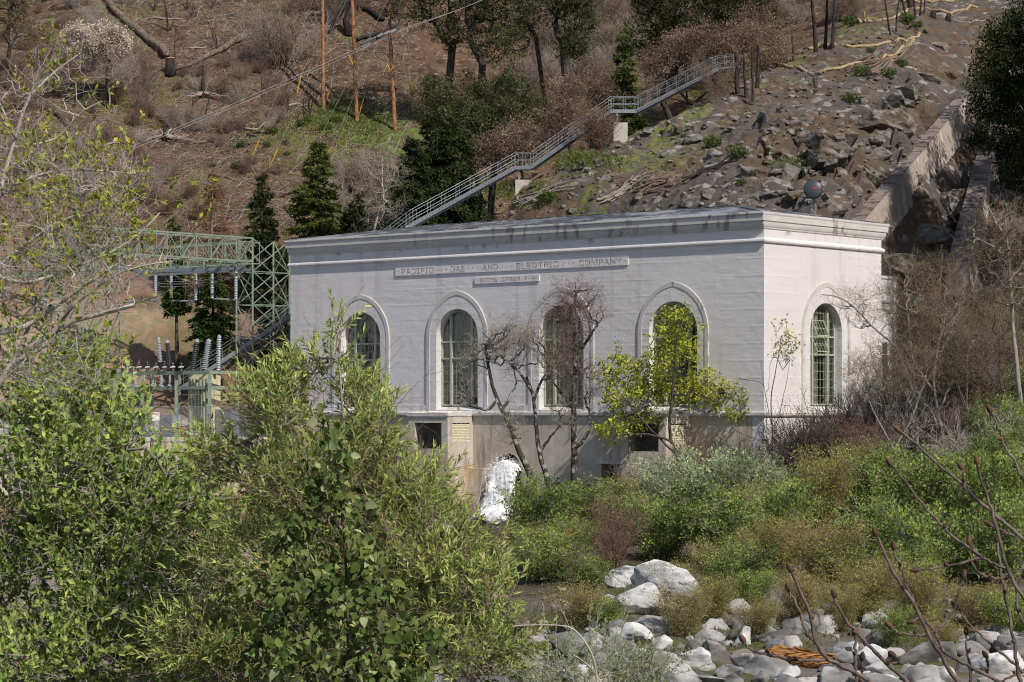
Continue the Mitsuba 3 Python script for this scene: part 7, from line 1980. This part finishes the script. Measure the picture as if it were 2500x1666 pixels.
for k in rng.choice(len(nodes), 150):
    m, c = leaves(rng, nodes[k:k + 1] + rng.normal(size=(1, 3)) * 0.03 + [0, -0.06, 0], unit(dirs[k:k + 1] * 0.3 + rng.normal(size=(1, 3)) * 0.6 + [0, 0, -0.5]), 0.055, 0.042, 'heart', *rng.choice(np.array([((0.05, 0.09, 0.02), (0.14, 0.19, 0.05)), ((0.26, 0.31, 0.15), (0.36, 0.40, 0.22))]), p=[0.6, 0.4]), face=(0.3, -0.7, 0.5), flop=0.5, vary=0.25)
    part(pop, 'leaf', m, 'leaf_gloss', smooth=True, color=c)

# sage green sprigs at the bottom
SAG = dict(n_leaf=26, length=0.20, lw=0.006, ll=0.022, kind='card', lo=(0.15, 0.21, 0.09), hi=(0.36, 0.44, 0.23), rise=0.4, flop=0.8)
dS = 13.0
root = np.array([0.45, dS, height(0.45, dS) - 0.05])
big_shrub('sage_shrub', 'feathery grey green shrub at the bottom centre', 'shrub', 505, root, [fg((1450, 1750, dS), (1450, 1640, dS), (1440, 1560, dS)), fg((1480, 1750, dS), (1540, 1660, dS), (1580, 1610, dS)), fg((1420, 1760, dS), (1380, 1680, dS), (1350, 1620, dS))],
          [blob(1440, 1630, dS, 80, 60, 0.25), blob(1560, 1650, dS, 80, 40, 0.25), blob(1360, 1660, dS, 60, 45, 0.25), blob(1500, 1690, dS, 150, 50, 0.3)], 170, SAG, 'twig_grey', 0.007, gap=0.3, r_tip=0.0014)
for k, (pix, r, lab) in enumerate((([(1250, 1530, 12.5), (1330, 1526, 12.5), (1385, 1530, 12.5), (1430, 1570, 12.5), (1452, 1620, 12.5), (1460, 1700, 12.5)], 0.006, 'long pale twig arching over the bottom boulders'), ([(1400, 1600, 12.5), (1450, 1640, 12.5), (1480, 1700, 12.5)], 0.005, 'short pale twig crossing the sage sprigs'))):
    solo('bent_twig', lab, 'twig', tubes(smooth_path([at(*p) for p in pix], 20), np.linspace(r * 0.5, r, 20), 6), 'bark_pale', True)

# budding twigs close to the camera at the right
Z9 = lambda x, y: (1660 + x / 2.8, 1106 + y / 2.8)
Z6 = lambda x, y: (1660 + x / 2.8, 550 + y / 2.8)
dT = 5.6
TW = [('budding_twigs', 'nearest budding twig with two upright shoots at the lower right', 5.4, [[Z9(1400, 1680), Z9(1300, 1568), Z9(1180, 1490), Z9(1010, 1410), Z9(930, 1280), Z9(880, 1080), Z9(810, 920), Z9(760, 800)], [Z9(1010, 1410), Z9(980, 1360), Z9(880, 1250), Z9(810, 1080), Z9(740, 930)], [Z9(1020, 1412), Z9(860, 1420), Z9(700, 1400), Z9(480, 1340), Z9(430, 1285)]]),
      ('budding_twigs', 'single curved budding twig between the forked ones', 5.6, [[Z9(1640, 1680), Z9(1560, 1568), Z9(1400, 1430), Z9(1240, 1260), Z9(1110, 1110), Z9(1075, 1030), Z9(1060, 980)], [Z9(1405, 1435), Z9(1430, 1395), Z9(1440, 1370)]]),
      ('budding_twigs', 'tall forked budding twigs rising through the middle of the right corner', 5.8, [[Z9(1990, 1680), Z9(1900, 1568), Z9(1780, 1380), Z9(1690, 1230), Z9(1600, 1030), Z9(1520, 920), Z9(1450, 800), Z9(1400, 680), Z9(1340, 560)], [Z9(1600, 1030), Z9(1540, 880), Z9(1490, 740), Z9(1460, 640)], [Z9(1710, 1245), Z9(1580, 1245), Z9(1470, 1215), Z9(1440, 1185)], [Z9(1700, 1240), Z9(1800, 1160), Z9(1880, 1050), Z9(1910, 930), Z9(1935, 850)]]),
      ('budding_twigs', 'branching budding twig rising from the bottom right', 6.0, [[Z9(2280, 1680), Z9(2180, 1568), Z9(1980, 1460), Z9(1800, 1350), Z9(1740, 1230), Z9(1650, 1130), Z9(1600, 1150)], [Z9(2350, 1500), Z9(2200, 1370), Z9(2000, 1190), Z9(1890, 1050)], [Z9(1990, 1640), Z9(1980, 1450), Z9(1960, 1350), Z9(1955, 1240)], [Z9(2100, 1520), Z9(2105, 1450), Z9(2100, 1390)]]),
      ('budding_twigs', 'long arched budding twig crossing the right edge', 5.9, [[Z9(2440, 1200), Z9(2352, 1000), Z9(2240, 800), Z9(2190, 620), Z9(2130, 380), Z9(2060, 180), Z9(2035, 60)], [Z9(2245, 805), Z9(2170, 770), Z9(2060, 725), Z9(1850, 770), Z9(1620, 800)], [Z9(2250, 820), Z9(2180, 860), Z9(2060, 830), Z9(1990, 720), Z9(1980, 620)], [Z9(2055, 705), Z9(1980, 650), Z9(1850, 560), Z9(1700, 400), Z9(1600, 280), Z9(1500, 150), Z9(1440, 80)]]),
      ('budding_twigs', 'reddish budding twig slanting down from the tangled brush', 6.2, [[Z9(2460, 700), Z9(2352, 600), Z9(2200, 460), Z9(2050, 340), Z9(1940, 230), Z9(1800, 110), Z9(1680, 0), Z6(1560, 1450), Z6(1500, 1405)], [Z9(2280, 570), Z9(2200, 530), Z9(2110, 490)], [Z9(1950, 240), Z9(1940, 180), Z9(1925, 100)]]),
      ('budding_twigs', 'upright budding stems along the right edge', 6.0, [[Z9(2400, 1680), Z9(2330, 1568), Z9(2290, 1350), Z9(2230, 1000), Z9(2190, 800), Z9(2160, 600)], [Z9(2380, 1200), Z9(2300, 1000), Z9(2352, 840)], [Z9(2420, 300), Z9(2352, 200), Z9(2280, 50), Z6(2250, 1568), Z6(2180, 1400), Z6(2120, 1270)], [Z9(2420, 1440), Z9(2352, 1490), Z9(2200, 1560), Z9(2080, 1640)]]),
      ('budding_twigs', 'thin straight budding stem by the rotten log', 5.7, [[Z9(1210, 1680), Z9(1205, 1470), Z9(1198, 1340), Z9(1192, 1230)], [Z9(1240, 1660), Z9(1245, 1480), Z9(1240, 1400)]])]
pr('bud_brown', grain((0.12, 0.065, 0.035), (0.05, 0.028, 0.02), 12), 0.7, 0.3)
pr('twig_bark', grain((0.17, 0.13, 0.115), (0.055, 0.042, 0.038), 10), 0.8, 0.2)
rng = R(506)
for nm, lab, d, lines in TW:
    t = thing(nm, lab, 'twig')
    ls = []
    for i, l in enumerate(lines):
        p = smooth_path(np.array([at(x, y, d + 0.05 * i) for x, y in l]), 26)
        p = p + rng.normal(size=p.shape) * 0.0012
        r = (0.0050 if i == 0 else 0.0037)
        w = np.linspace(r, r * 0.62, 26) * (1 + 0.14 * (np.arange(26) % 4 == 0))
        if i and nm == 'budding_twigs' and np.allclose(l[0], Z9(1010, 1410)):
            pass
        ls.append((p, w))
    put(t, tubes(ls[0][0], ls[0][1], 8), 'twig_bark', True)
    for p, w in ls[1:]:
        part(t, 'side_shoot', tubes(p, w, 8), 'twig_bark', True)
    for p, w in ls:
        e, dd = p[-1], unit(p[-1] - p[-3])
        part(t, 'bud', lathe([(0, 0), (0.005, 0.05), (0.007, 0.35), (0.005, 0.7), (0.0, 1.0)], e - dd * 0.006, e + dd * 0.020, 9), 'bud_brown', True)
        for k in (9, 17):
            sd = unit(np.cross(dd, rng.normal(size=3)))
            part(t, 'bud', lathe([(0, 0), (0.0045, 0.1), (0.0055, 0.4), (0.0, 1.0)], p[k], p[k] + sd * 0.012 + dd * 0.008, 7), 'bud_brown', True)
